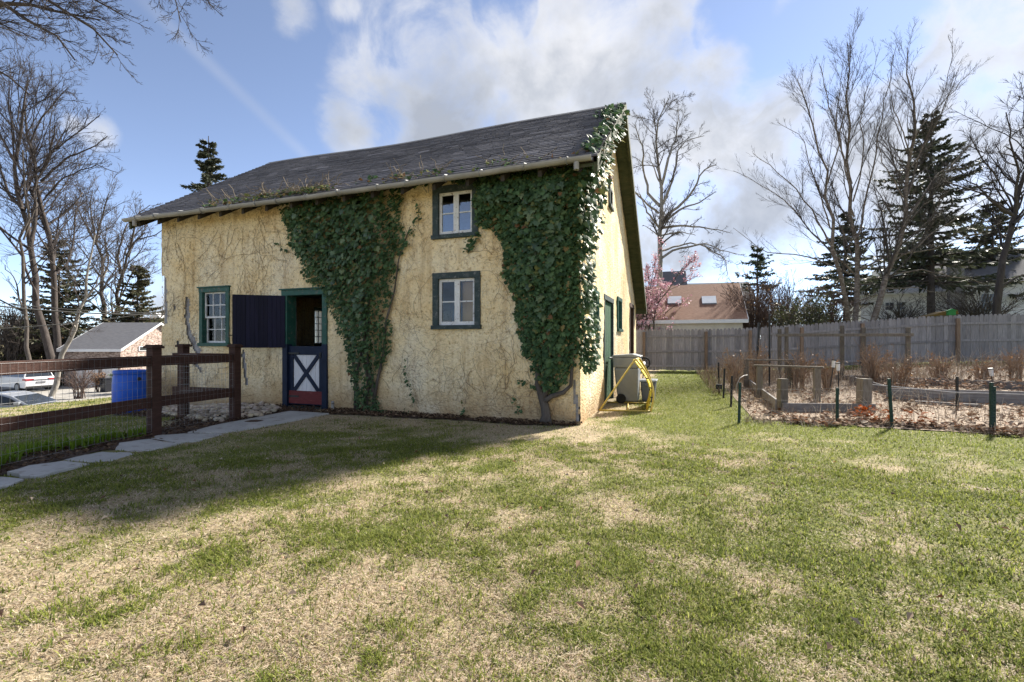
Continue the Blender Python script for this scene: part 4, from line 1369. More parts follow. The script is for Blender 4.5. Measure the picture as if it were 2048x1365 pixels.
post0 = pm.build('post', M['wood_brown'], fence, origin=(0, 0, 0), bevel=0.006)
post0.location = (0, 0, 0)
WLOC[post0.name] = P1.copy()
cap0 = pc.build('post_cap', M['wood_brown'], post0, origin=(0, 0, 0), bevel=0.005)
cap0.location = (0, 0, 0)
pang = math.atan2(P2[1] - P1[1], P2[0] - P1[0])
post0.rotation_euler = (0, 0, pang)
for p in (P2, P3, P0):
    q_ = clone(post0, 'post', fence, p, (0, 0, pang + 0.03))
    c_ = cap0.copy()
    COL.objects.link(c_)
    c_.parent = q_
for (a, b, ext) in ((P0, P1, 0), (P1, P2, 0), (P2, P3, 0.12)):
    d = (b - a)[:2]
    d = d / np.linalg.norm(d)
    nrmv = np.array([-d[1], d[0]])
    off = 0.066
    if np.dot(nrmv, CAM[:2] - a[:2]) > 0:
        nrmv = -nrmv
    if ext:
        nrmv = -nrmv
    for zc, hh in ((1.03, 0.14), (0.47, 0.14)):
        # rails butt between the posts
        pa = np.array([a[0] + d[0] * 0.064, a[1] + d[1] * 0.064, a[2] + zc])
        pb = np.array([b[0] - d[0] * (0.064 if not ext else -ext), b[1] - d[1] * (0.064 if not ext else -ext), b[2] + zc])
        if ext:
            o3 = np.array([nrmv[0], nrmv[1], 0]) * 0.085
            pa, pb = pa + o3, pb + o3
        MB().bar(pa, pb, 0.04, hh).build('rail', M['wood_rail'], fence, bevel=0.005)
    # welded wire
    L = np.linalg.norm((b - a)[:2])
    ns = int(L / 0.075)
    mb = MB()
    o3 = np.array([nrmv[0], nrmv[1]]) * (-0.03 if not ext else 0.115)
    for k in range(ns + 1):
        p = a[:2] + d * (0.07 + (L - 0.14) * k / ns) + o3
        mb.tube([(p[0], p[1], a[2] + 0.08), (p[0], p[1], a[2] + 1.08)], 0.0013, 3, cap=False)
    for k in range(11):
        z = 0.08 + 1.0 * k / 10
        s0, s1 = a[:2] + d * 0.06 + o3, b[:2] - d * 0.06 + o3
        mb.tube([(s0[0], s0[1], a[2] + z), (s1[0], s1[1], b[2] + z)], 0.0013, 3, cap=False)
    mb.build('wire_mesh', M['wire'], fence, fix=False)

# ------------------------------------------------------------------ river stones by the wall
rng = np.random.default_rng(9)
phi = (1 + 5 ** 0.5) / 2
ICO = np.array([(-1, phi, 0), (1, phi, 0), (-1, -phi, 0), (1, -phi, 0), (0, -1, phi), (0, 1, phi), (0, -1, -phi), (0, 1, -phi), (phi, 0, -1), (phi, 0, 1), (-phi, 0, -1), (-phi, 0, 1)]) / math.hypot(1, phi)
ICF = np.array([(0, 11, 5), (0, 5, 1), (0, 1, 7), (0, 7, 10), (0, 10, 11), (1, 5, 9), (5, 11, 4), (11, 10, 2), (10, 7, 6), (7, 1, 8), (3, 9, 4), (3, 4, 2), (3, 2, 6), (3, 6, 8), (3, 8, 9), (4, 9, 5), (2, 4, 11), (6, 2, 10), (8, 6, 7), (9, 8, 1)])
poly = [tuple(gp(*p)[:2]) for p in ((325, 808), (380, 800), (480, 800), (566, 822), (520, 836), (430, 846), (380, 842), (330, 832))]
pa = np.array(poly)
u = rng.uniform(pa[:, 0].min(), pa[:, 0].max(), 6000)
v = rng.uniform(pa[:, 1].min(), min(pa[:, 1].max(), -0.08), 6000)
ok = inpoly(u, v, poly) & (v < -0.07)
for fl in FLAGS_W:
    ok &= ~inpoly(u, v, fl)
u, v = u[ok][:1100], v[ok][:1100]
S = Soup()
for x, y in zip(u, v):
    s = rng.uniform(0.025, 0.06)
    sc = np.array([s * rng.uniform(0.9, 1.5), s * rng.uniform(0.8, 1.2), s * rng.uniform(0.5, 0.8)])
    a = rng.uniform(0, 6.28)
    Vv = ICO * sc * rng.uniform(0.9, 1.1, (12, 1))
    Vv = np.stack([Vv[:, 0] * math.cos(a) - Vv[:, 1] * math.sin(a), Vv[:, 0] * math.sin(a) + Vv[:, 1] * math.cos(a), Vv[:, 2]], -1)
    c = np.array([0.42, 0.36, 0.29]) * rng.uniform(0.6, 1.35) * np.array([1, rng.uniform(0.93, 1.02), rng.uniform(0.85, 1.05)])
    S.add(Vv + np.array([x, y, float(HG(x, y)) + 0.02 + rng.uniform(0, 0.045)]), ICF, c)
o = S.build('river_stones', M['river_stone'], smooth=True)
kind(o, 'stuff', 'bed of pale rounded river stones along the foot of the barn')
o['category'] = 'stones'

# ------------------------------------------------------------------ blue barrel
bp_ = gp(261, 826)
mb = MB()
prof = [(0.0, 0.02), (0.25, 0.0), (0.28, 0.03), (0.285, 0.1), (0.30, 0.25), (0.303, 0.44), (0.30, 0.62), (0.285, 0.78), (0.275, 0.80), (0.288, 0.82), (0.293, 0.86), (0.286, 0.89), (0.262, 0.89), (0.258, 0.86), (0.0, 0.855)]
sd = 32
vs, fs = [], []
for (r_, z_) in prof:
    for k in range(sd):
        a = 2 * math.pi * k / sd
        vs.append((bp_[0] + math.cos(a) * r_, bp_[1] + math.sin(a) * r_, bp_[2] + z_))
for i in range(len(prof) - 1):
    for k in range(sd):
        k2 = (k + 1) % sd
        fs.append((i * sd + k, i * sd + k2, (i + 1) * sd + k2, (i + 1) * sd + k))
barrel = thing('plastic_drum', 'bright blue plastic drum standing on grass behind rail fence', 'barrel', tuple(bp_))
mb.add(vs, fs)
mb.build('drum_body', M['blue_plastic'], barrel, smooth=True)
dirc = CAM - bp_
dirc = dirc / np.linalg.norm(dirc[:2])
rt = np.array([-dirc[1], dirc[0], 0])
q0 = bp_ + rt * 0.14 + np.array([dirc[0], dirc[1], 0]) * 0.25 + np.array([0, 0, 0.72])
mb = MB()
mb.tube([q0, q0 + np.array([dirc[0], dirc[1], 0]) * 0.05], 0.035, 12)
mb.build('bung', M['rubber'], barrel)

# ------------------------------------------------------------------ bins and yellow frame beside the gable
def taper_box(mb, cx, cy, z0, z1, w0, d0, w1, d1, ox=0, oy=0):
    vs = []
    for (z, w, d, a, b) in ((z0, w0, d0, 0, 0), (z1, w1, d1, ox, oy)):
        vs += [(cx + a - w / 2, cy + b - d / 2, z), (cx + a + w / 2, cy + b - d / 2, z), (cx + a + w / 2, cy + b + d / 2, z), (cx + a - w / 2, cy + b + d / 2, z)]
    mb.add(vs, [(3, 2, 1, 0), (4, 5, 6, 7), (0, 1, 5, 4), (1, 2, 6, 5), (2, 3, 7, 6), (3, 0, 4, 7)])


bx, by = 0.42, 3.05
wb = thing('wheelie_bin', 'tall grey wheeled rubbish bin beside green plank door', 'bin', (bx, by, 0))
mb = MB()
taper_box(mb, bx, by, 0.04, 0.74, 0.40, 0.46, 0.50, 0.55, -0.03)
mb.build('bin_body', M['bin_grey'], wb, bevel=0.03)
mb = MB()
taper_box(mb, bx - 0.03, by, 0.742, 0.96, 0.52, 0.57, 0.55, 0.60, -0.005)
mb.build('bin_rim', M['bin_grey'], wb, bevel=0.02)
mb = MB()
mb.prism([(bx - 0.34, 0.962), (bx + 0.26, 0.962), (bx + 0.27, 0.985), (bx + 0.1, 1.03), (bx - 0.30, 1.0)], 1, by - 0.31, by + 0.31)
mb.v = [(a, b, c) for (a, c, b) in mb.v] if False else mb.v
mb.build('lid', M['bin_grey'], wb, bevel=0.012)
MB().tube([(bx - 0.3, by - 0.22, 0.92), (bx - 0.38, by - 0.22, 0.94), (bx - 0.38, by + 0.22, 0.94), (bx - 0.3, by + 0.22, 0.92)], 0.016, 8).build('handle', M['bin_grey'], wb)
for s in (-1, 1):
    MB().tube([(bx - 0.13, by + s * 0.25, 0.1), (bx - 0.13, by + s * 0.31, 0.1)], 0.10, 20).build('wheel', M['rubber'], wb, bevel=0.01)
sx, sy = 0.80, 3.45
tb = thing('storage_tote', 'small slate grey tote with pale lid beside the tall bin', 'bin', (sx, sy, 0))
mb = MB()
taper_box(mb, sx, sy, 0.0, 0.42, 0.25, 0.36, 0.32, 0.44)
mb.build('tote_body', M['bin_slate'], tb, bevel=0.025)
MB().box(sx - 0.18, sx + 0.18, sy - 0.24, sy + 0.24, 0.422, 0.465).build('lid', M['bin_grey'], tb, bevel=0.012)
MB().box(sx - 0.06, sx + 0.06, sy - 0.245, sy - 0.205, 0.33, 0.37).build('handle', M['bin_slate'], tb, bevel=0.01)

A, B = GP(1199, 822), GP(1301, 824)
C_, D_ = GP(1296, 808), GP(1214, 806)
ap = ZP(1270, 719, 8.75)
ap2 = ZP(1277, 717, 9.2)
yf = thing('net_frame', 'yellow steel tube ball rebound frame standing on the grass', 'sports frame', tuple((A + B) / 2))
MB().tube([A + (0, 0, .015), B + (0, 0, .015)], 0.015, 8).build('base_bar', M['yellow_steel'], yf, smooth=True)
MB().tube([D_ + (0, 0, .02), C_ + (0, 0, .02)], 0.015, 8).build('base_bar', M['yellow_steel'], yf, smooth=True)
mid, mid2 = A + (B - A) * 0.56, D_ + (C_ - D_) * 0.52
MB().tube([mid + (0, 0, .02), mid + (mid2 - mid) * 0.5 + (0, 0, .03), mid2 + (0, 0, .02)], 0.013, 8).build('cross_bar', M['yellow_steel'], yf, smooth=True)
MB().tube([A + (0, 0, .012), D_ + (0, 0, .012)], 0.013, 8).build('cross_bar', M['yellow_steel'], yf, smooth=True)
MB().tube([A + (0, 0, .01), A + (ap - A) * 0.12 + (0, 0, 0.01), ap], 0.017, 8).build('stay', M['yellow_steel'], yf, smooth=True)


def bow(b, a, out):
    pts = []
    for t in np.linspace(0, 1, 12):
        p = b + (a - b) * t + np.array([out, 0, 0]) * math.sin(math.pi * t * 0.95) * (1 - 0.2 * t)
        pts.append(p)
    return pts


b1, b2 = bow(B, ap, 0.19), bow(C_, ap2, 0.17)
MB().tube(b1, 0.017, 8).build('bow', M['yellow_steel'], yf, smooth=True)
MB().tube(b2, 0.017, 8).build('bow', M['yellow_steel'], yf, smooth=True)
MB().tube([ap, ap2], 0.017, 8).build('top_bar', M['yellow_steel'], yf, smooth=True)
mb = MB()
for i in range(len(b1) - 1):
    o3 = np.array([-0.045, 0, 0])
    mb.add([b1[i] + o3, b1[i + 1] + o3, b2[i + 1] + o3 * 0.4, b2[i] + o3 * 0.4, b1[i] + o3 * 1.5, b1[i + 1] + o3 * 1.5, b2[i + 1] + o3, b2[i] + o3],
           [(0, 1, 2, 3), (7, 6, 5, 4), (0, 4, 5, 1), (1, 5, 6, 2), (2, 6, 7, 3), (3, 7, 4, 0)])
mb.build('webbing', M['yellow_net'], yf)
for i in range(1, 11, 2):
    MB().tube([b1[i], b1[i] + np.array([-0.06, 0, 0.005])], 0.012, 6).build('clip', M['rubber'], yf)
wp = ZP(1263, 745, 12.0)
mb = MB()
mb.tube([ZP(1262, 748, 11.2), ZP(1268, 750, 11.3), ZP(1276, 744, 11.5), ZP(1284, 735, 11.8), ZP(1288, 726, 12.1)], 0.045, 10)
o = mb.build('drain_pipe', M['white_plastic'], smooth=True)
tag(o, 'curved white plastic drain pipe leaning behind the small tote', 'pipe')
wc = ZP(1289, 726, 12.3)
hr = thing('cart_wheel', 'black spoked wheel standing against the barn by the plank fence', 'wheel', (wc[0], wc[1], 0))
ringp = [wc + np.array([math.cos(a) * 0.14 * 0.9, math.cos(a) * 0.14 * 0.3, math.sin(a) * 0.14]) for a in np.linspace(0, 2 * math.pi, 21)]
MB().tube(ringp, 0.024, 6, cap=False).build('tyre', M['rubber'], hr)
for k in range(4):
    a = math.pi * k / 4
    v_ = np.array([math.cos(a) * 0.126, math.cos(a) * 0.042, math.sin(a) * 0.14])
    MB().tube([wc - v_, wc + v_], 0.008, 5).build('spoke', M['rubber'], hr)
MB().tube([wc + (0, 0, -0.1), (wc[0] - 0.1, wc[1] + 0.1, 0.0)], 0.015, 6).build('support', M['metal_dark'], hr)

# ------------------------------------------------------------------ plank privacy fence
FA, FB = np.array([-0.6, 13.95]), np.array([17.0, 16.25])
fd = (FB - FA) / np.linalg.norm(FB - FA)
fn = np.array([fd[1], -fd[0]])               # towards the camera
FL = np.linalg.norm(FB - FA)
pf = thing('plank_fence', 'tall weathered grey plank fence with dog eared tops across the yard', 'fence', (FA[0], FA[1], 0))
w = 0.138
pk = MB().prism([(-w / 2, 0), (w / 2, 0), (w / 2, 1.70), (w / 2 - 0.035, 1.78), (-w / 2 + 0.035, 1.78), (-w / 2, 1.70)], 1, -0.009, 0.009)
fang = math.atan2(fd[1], fd[0])
pk0 = pk.build('plank', M['wood_grey'], pf, origin=(0, 0, 0))
me_pk = pk0.data
rn = random.Random(8)
npl = int(FL / 0.144)
for i in range(npl):
    s = (i + 0.5) * 0.144
    p = FA + fd * s
    z = float(H(p[0], p[1])) + 0.04 + rn.uniform(-0.022, 0.022)
    o = pk0 if i == 0 else bpy.data.objects.new('plank', me_pk)
    if i:
        COL.objects.link(o)
        o.parent = pf
    o.location = np.array([p[0] - fn[0] * 0.03, p[1] - fn[1] * 0.03, z]) - WLOC[pf.name]
    o.rotation_euler = (rn.uniform(-.006, .006), rn.uniform(-.006, .006), fang)
    o.scale = (1, 1, 1.0 + rn.uniform(-0.006, 0.006))
spans = [0.75] + [3.35 + 2.44 * k for k in range(6)] + [17.3]
posts_px = [1288, 1412, 1500, 1603, 1724, 1914, 2100]
ps = []
for px in posts_px:
    r_ = rayd(px, 700)[:2]
    Am = np.array([[fd[0], -r_[0]], [fd[1], -r_[1]]])
    sv_ = np.linalg.solve(Am, CAM[:2] - FA)
    ps.append(float(sv_[0]))
ps = [ps[0]] + ps[1:]
for s in ps:
    p = FA + fd * s + fn * 0.05
    z = float(H(p[0], p[1]))
    MB().box(-0.055, 0.055, -0.05, 0.05, -0.3, 1.70).build('post', M['wood_post'], pf, origin=(0, 0, 0), bevel=0.006)
    o = COL.objects[-1]
    o.location = np.array([p[0], p[1], z]) - WLOC[pf.name]
    o.rotation_euler = (0, 0, fang)
edges = [0.0] + [s for s in ps if 0.2 < s < FL - 0.2] + [FL]
for s0, s1 in zip(edges[:-1], edges[1:]):
    for zr in (0.22, 0.85, 1.50):
        a, b = FA + fd * (s0 + 0.057) + fn * 0.001, FA + fd * (s1 - 0.057) + fn * 0.001
        MB().bar((a[0], a[1], float(H(*a)) + zr), (b[0], b[1], float(H(*b)) + zr), 0.038, 0.085).build('rail', M['wood_grey'], pf)

# ------------------------------------------------------------------ vegetable garden
TPOST = MB()
TPOST.box(-0.018, 0.018, -0.004, 0.004, -0.2, 1.0).box(-0.004, 0.004, 0.004, 0.03, -0.2, 1.0)
for k in range(12):
    TPOST.box(-0.007, 0.007, -0.011, -0.004, 0.08 + k * 0.075, 0.10 + k * 0.075)


def tpost(px, top, base, label, mat='metal_green', depth=None, lean=0.0, group='steel posts of the garden fence', ht=None):
    p = gp(px, base) if depth is None else None
    if p is None:
        q_ = ZP(px, base, depth)
        p = np.array([q_[0], q_[1], float(H(q_[0], q_[1]))])
    dpt = np.dot(p - CAM, np.array([-_s, _c, 0]))
    h = (CY - top) / F * dpt + CAM[2] - p[2] if ht is None else ht
    o = TPOST.build('steel_post', M[mat], origin=(0, 0, 0))
    o.location = p
    o.scale = (1.15, 1.15, max(h, 0.2))
    o.rotation_euler = (0, R(lean), R(25))
    tag(o, label, 'post', group)
    return p


T = []
T.append(tpost(1478, 765, 848, 'green steel post at the garden corner beside the white bent hose', lean=1.5))
T.append(tpost(1675, 775, 848, 'green steel post in front of the grey bed edging board'))
T.append(tpost(1785, 757, 856, 'green steel post leaning beside the orange leaf pile', lean=-4))
T.append(tpost(1984, 765, 864, 'pair of green steel posts side by side, left one'))
T.append(tpost(1989, 773, 864, 'pair of green steel posts side by side, right one'))
tpost(1915, 753, 820, 'dark steel post standing inside the garden before the long board', 'metal_dark')
tpost(1462, 752, 814, 'dark steel post second along the lawn side of garden fence', 'metal_dark', lean=2)
tpost(1447, 737, 796, 'thin dark steel post third along the lawn side of garden fence', 'metal_dark', lean=2)
tpost(1437, 725, 777, 'thin dark steel post farthest along the lawn side of garden fence', 'metal_dark')
tpost(1539, 628, 748, 'tall dark steel post rising above the plank fence', 'metal_dark', depth=13.2)
mb = MB()
q0 = ZP(1511, 722, 13.6)
q1 = ZP(1518, 645, 13.6)
mb.bar(np.array([q0[0], q0[1], 0.0]), q1, 0.05, 0.05)
o = mb.build('stake', M['metal_dark'])
tag(o, 'charred dark leaning stake beside the tall steel post', 'stake')
# wire between posts
cor = [T[0], T[1], T[2], T[3], np.array([9.5, 1.6, float(H(9.5, 1.6))])]
wf = thing('garden_wire', 'thin wire netting strung between the green garden posts', 'wire fence', tuple(T[1]))
for a, b in zip(cor[:-1], cor[1:]):
    mb = MB()
    d = b - a
    L = np.linalg.norm(d[:2])
    hs = 0.5
    for k in range(4):
        z = 0.06 + hs * k / 3
        mb.tube([a + (0, -0.03, z), (a + b) / 2 + np.array([0, -0.03, z - 0.02]), b + (0, -0.03, z)], 0.0008, 3, cap=False)
    for k in range(int(L / 0.1)):
        p = a + d * (k / (L / 0.1))
        mb.tube([p + (0, -0.03, 0.06), p + (0, -0.03, 0.06 + hs)], 0.0007, 3, cap=False)
    mb.build('wire_mesh', M['wire_old'], wf, fix=False)
lp = [T[0], gp(1462, 814), gp(1447, 796), gp(1437, 777), np.array([2.5, 12.8, 0.1])]
wf2 = thing('side_wire', 'fine wire netting along the lawn edge of the garden', 'wire fence', tuple(lp[1]))
for a, b in zip(lp[:-1], lp[1:]):
    mb = MB()
    for k in range(5):
        z = 0.06 + 0.4 * k / 4
        mb.tube([a + (0, 0, z), b + (0, 0, z)], 0.0013, 3, cap=False)
    mb.build('wire_mesh', M['wire_old'], wf2, fix=False)
a_, b_ = ZP(1736, 768, 8.75), ZP(2100, 790, 7.6)
o = MB().tube([a_, (a_ + b_) / 2 - np.array([0, 0, 0.05]), b_], 0.006, 5).build('cord', M['white_plastic'])
tag(o, 'pale cord tied to a square post and strung across the garden', 'cord')


def wood_post(px, top, base, wpx, label, mat='wood_old', depth=None):
    p = gp(px, base) if depth is None else ZP(px, base, depth)
    if depth is not None:
        p[2] = float(H(p[0], p[1]))
    dpt = np.dot(p - CAM, np.array([-_s, _c, 0]))
    h = (CY - top) / F * dpt + CAM[2] - p[2]
    w_ = wpx / F * dpt
    o = MB().box(-w_ / 2, w_ / 2, -w_ / 2, w_ / 2, -0.2, h).build('timber_post', M[mat], origin=(0, 0, 0), bevel=0.008)
    o.location = p
    o.rotation_euler = (0, R(rn.uniform(-1.5, 1.5)), R(20))
    tag(o, label, 'post', 'timber posts in the garden')
    return p, h


W1_, h1 = wood_post(1564, 757, 823, 15, 'square grey timber post at the end of the bed edging')
W2_, h2 = wood_post(1727, 757, 824, 19, 'thick square timber post with streaked sides by orange leaves')
def board(name, a, b, h, th, label, mat='wood_board', z=0.0):
    a, b = np.array(a, float), np.array(b, float)
    a[2] = float(H(a[0], a[1])) + z
    b[2] = float(H(b[0], b[1])) + z
    o = MB().bar(a + (0, 0, h / 2), b + (0, 0, h / 2), th, h).build(name, M[mat], bevel=0.006)
    tag(o, label, 'board', 'boards edging the garden beds')
    return o


fr = np.array([_s, -_c, 0]) * 0.12
board('bed_board', W1_ + fr - (0.05, 0, 0), W2_ + fr + (0.1, 0, 0), 0.17, 0.04, 'grey board edging the bed between two square posts')
board('bed_board', gp(1499, 775), gp(1553, 822), 0.22, 0.04, 'grey board running back from square post into the dead grass')
board('bed_board', gp(1772, 800), gp(2120, 812), 0.26, 0.045, 'long grey board edging the far raised bed')
board('bed_board', gp(1778, 790), gp(1700, 765), 0.2, 0.045, 'short dark end board of the far raised bed')
board('bed_board', gp(1700, 764), gp(2120, 784), 0.2, 0.045, 'rear board of the raised bed heaped with brown leaves')
board('bed_board', gp(1830, 808), gp(1965, 816), 0.05, 0.09, 'pale plank lying flat on the garden path', z=0.02)
board('bed_board', gp(1625, 757), gp(1712, 762), 0.15, 0.04, 'short board behind the solar lights')


def bench(pa, pb, zt, label):
    a, b = np.array(pa, float), np.array(pb, float)
    for p in (a, b):
        p[2] = float(H(p[0], p[1]))
    r_ = thing('garden_bench', label, 'bench', tuple((a + b) / 2), 'low timber benches in the garden')
    for p in (a, b):
        MB().box(p[0] - 0.06, p[0] + 0.06, p[1] - 0.06, p[1] + 0.06, p[2] - 0.1, zt - 0.02).build('post', M['wood_old'], r_, bevel=0.008)
    d = (b - a) / np.linalg.norm(b - a)
    MB().bar((a[0] - d[0] * .12, a[1] - d[1] * .12, zt), (b[0] + d[0] * .12, b[1] + d[1] * .12, zt), 0.12, 0.038).build('top_board', M['wood_old'], r_, bevel=0.006)


bench(ZP(1519, 790, 10.6), ZP(1634, 790, 9.9), ZP(1575, 733, 10.2)[2], 'low timber bench frame with a top board in dead grass')
bench(ZP(1492, 760, 13.0), ZP(1580, 760, 12.6), ZP(1535, 720, 12.8)[2], 'weathered bench frame behind the front one near the tall steel post')
# trellis
tr = thing('timber_trellis', 'old mossy timber trellis of posts under one long rail', 'trellis', tuple(ZP(1690, 700, 14.2) * (1, 1, 0)))
zt = ZP(1690, 670, 14.2)[2]
ends = []
for px, tp in ((1559, 658), (1573, 654), (1684, 651), (1727, 655), (1816, 655)):
    p = ZP(px, 700, 14.2 - (px - 1690) * 0.003)
    top = ZP(px, tp, 14.2 - (px - 1690) * 0.003)[2]
    z0 = float(H(p[0], p[1]))
    MB().box(p[0] - 0.05, p[0] + 0.05, p[1] - 0.05, p[1] + 0.05, z0 - 0.1, top).build('post', M['wood_old'], tr, bevel=0.008)
    ends.append(p)
a, b = ends[0].copy(), ends[-1].copy()
MB().bar((a[0] - 0.1, a[1] - 0.08, zt), (b[0] + 0.1, b[1] - 0.08, zt), 0.045, 0.09).build('rail', M['wood_old'], tr, bevel=0.006)


def solar(px, top, base, depth, lean, label):
    p = ZP(px, base, depth)
    p[2] = float(H(p[0], p[1]))
    h = ZP(px, top, depth)[2] - p[2]
    r_ = thing('solar_light', label, 'garden light', tuple(p), 'solar stake lights in the garden')
    o = MB().tube([(0, 0, -0.05), (0, 0, h - 0.2)], 0.012, 8).build('stake', M['metal_dark'], r_, origin=(0, 0, 0))
    o2 = MB().tube([(0, 0, h - 0.2), (0, 0, h - 0.035)], [0.035, 0.045], 10).build('lamp_shade', M['white_plastic'], r_, origin=(0, 0, 0))
    o3 = MB().tube([(0, 0, h - 0.034), (0, 0, h - 0.01)], [0.062, 0.05], 10).build('cap', M['metal_dark'], r_, origin=(0, 0, 0))
    for q_ in (o, o2, o3):
        q_.location = (0, 0, 0)
    r_.rotation_euler = (0, R(lean), R(20))


solar(1659, 718, 752, 11.5, 8, 'solar stake light tilted beside the upright one')
solar(1678, 724, 772, 11.0, -2, 'upright solar stake light in the dead grass')
solar(1987, 735, 768, 11.5, -9, 'solar stake light leaning alone before the plank fence')
p = gp(1438, 790)
r_ = thing('spot_light', 'black square solar spotlight at the lawn edge of the garden', 'garden light', tuple(p))
MB().box(p[0] - 0.07, p[0] + 0.07, p[1] - 0.03, p[1] + 0.03, 0.14, 0.26).build('panel', M['metal_dark'], r_, bevel=0.008)
MB().tube([p + (0, 0, -0.05), p + (0, 0, 0.15)], 0.012, 6).build('stake', M['metal_dark'], r_)
o = MB().tube([ZP(1473, 786, 8.4), ZP(1474, 768, 8.4), ZP(1480, 756, 8.45), ZP(1488, 751, 8.6), ZP(1495, 750, 8.8)], 0.007, 6).build('hose', M['gutter'], smooth=True)
tag(o, 'bent white hose arching beside the corner garden post', 'hose')

# ------------------------------------------------------------------ plants: generic growth
def grow(rng, limbs, levels, npts=7, jit=0.0):
    """limbs: list of (pts, r0, r1); returns list of (P,R,sides) batches, level 0 first"""
    L0P, L0R = [], []
    for pts, r0, r1 in limbs:
        pts = np.array(pts, float)
        seg = np.r_[0, np.cumsum(np.linalg.norm(np.diff(pts, axis=0), axis=1))]
        t = np.linspace(0, seg[-1], 12)
        pp = np.stack([np.interp(t, seg, pts[:, k]) for k in range(3)], -1)
        pp[1:-1] += rng.normal(0, 1, (10, 3)) * seg[-1] * 0.006
        L0P.append(pp)
        L0R.append(np.linspace(r0, r1, 12))
    P, Rr = np.array(L0P), np.array(L0R)
    out = [(P, Rr, 8)]
    for lv in levels:
        B, n, _ = P.shape
        k = lv['n']
        seglen = np.linalg.norm(np.diff(P, axis=1), axis=2).sum(1)
        cnt = np.maximum(1, np.round(k * np.clip(seglen / seglen.mean(), 0.4, 2.5))).astype(int)
        par = np.repeat(np.arange(B), cnt)
        m_ = len(par)
        t = lv.get('t0', 0.25) + (1 - lv.get('t0', 0.25)) * rng.random(m_) ** 0.8
        f = t * (n - 1)
        i0 = np.minimum(f.astype(int), n - 2)
        fr_ = (f - i0)[:, None]
        st_ = P[par, i0] * (1 - fr_) + P[par, i0 + 1] * fr_
        tg = P[par, i0 + 1] - P[par, i0]
        tg /= np.linalg.norm(tg, axis=1, keepdims=True) + 1e-9
        rp = Rr[par, i0] * (1 - fr_[:, 0]) + Rr[par, i0 + 1] * fr_[:, 0]
        rv = rng.normal(0, 1, (m_, 3))
        rv -= tg * (rv * tg).sum(1, keepdims=True)
        rv /= np.linalg.norm(rv, axis=1, keepdims=True) + 1e-9
        an = R(lv['ang']) * rng.uniform(0.6, 1.3, (m_, 1))
        dr = tg * np.cos(an) + rv * np.sin(an) + np.array([0, 0, lv.get('up', 0.15)])
        dr /= np.linalg.norm(dr, axis=1, keepdims=True)
        ln = seglen[par] * lv['len'] * (1.15 - 0.75 * t) * rng.uniform(0.6, 1.3, m_)
        if 'cap' in lv:
            ln = np.minimum(ln, lv['cap'])
        n2 = lv.get('pts', 6)
        Q = np.zeros((m_, n2, 3))
        Q[:, 0] = st_
        for j in range(1, n2):
            dr = dr + rng.normal(0, lv.get('wob', 0.16), (m_, 3)) + np.array([0, 0, lv.get('grav', 0.05)])
            dr /= np.linalg.norm(dr, axis=1, keepdims=True)
            Q[:, j] = Q[:, j - 1] + dr * (ln / (n2 - 1))[:, None]
        r0 = np.maximum(lv['minr'], rp * lv.get('rf', 0.5))
        R2 = r0[:, None] * np.linspace(1, 0.35, n2)[None]
        R2 = np.maximum(R2, lv['minr'] * 0.6)
        P, Rr = Q, R2
        out.append((P, Rr, lv.get('sides', 3)))
    return out


def build_tree(name, label, base, batches, bark, twig, group=None, cat='tree', trunk_levels=1):
    root = thing(name, label, cat, tuple(base), group)
    S = Soup()
    for P_, R_, sd_ in batches[:trunk_levels]:
        S.add(*batch_tubes(P_, R_, sd_))
    S.build('trunk', M[bark], root, smooth=True)
    if len(batches) > trunk_levels:
        S = Soup()
        for P_, R_, sd_ in batches[trunk_levels:]:
            S.add(*batch_tubes(P_, R_, sd_))
        S.build('crown', M[twig], root, smooth=True)
    return root


def trace(pts, depth, rng, dj=0.0):
    """pixel polyline -> 3-D polyline about a given distance, wandering in depth"""
    out, d = [], depth
    for i, p in enumerate(pts):
        out.append(ZP(p[0], p[1], d))
        d += rng.normal(0, dj)
    return out


def crop(pts, ox, oy, s):
    return [(ox + a / s, oy + b / s) for a, b in pts]


STD = lambda k=1.0, minr=0.012: [dict(n=int(9 * k), len=0.45, ang=45, minr=minr * 1.6, rf=0.5, pts=7, sides=4, t0=0.3, grav=0.03),
                                 dict(n=6, len=0.45, ang=42, minr=minr * 1.15, rf=0.55, pts=5, sides=3, grav=0.02),
                                 dict(n=8, len=0.5, ang=40, minr=minr, rf=0.6, pts=3, sides=3, grav=0.02)]

# --- left trees (the ground there is the driveway level)
rng = np.random.default_rng(12)


def ground_base(px, depth):
    p = ZP(px, 700, depth)
    return np.array([p[0], p[1], float(H(p[0], p[1]))])


def mk_traced(name, label, depth, specs, bark, twig, levels, seed, group, dj=0.6, r_scale=1.0):
    rg = np.random.default_rng(seed)
    limbs = []
    base = None
    for i, (pts, r0, r1) in enumerate(specs):
        tr_ = trace(pts, depth, rg, dj if i else 0.15)
        if i == 0:
            gz = float(H(tr_[0][0], tr_[0][1])) - 0.1
            tr_[0] = np.array([tr_[0][0], tr_[0][1], min(gz, tr_[0][2])])
            base = np.array([tr_[0][0], tr_[0][1], gz + 0.1])
        limbs.append((tr_, r0 * r_scale, r1 * r_scale))
    return build_tree(name, label, base, grow(rg, limbs, levels), bark, twig, group)


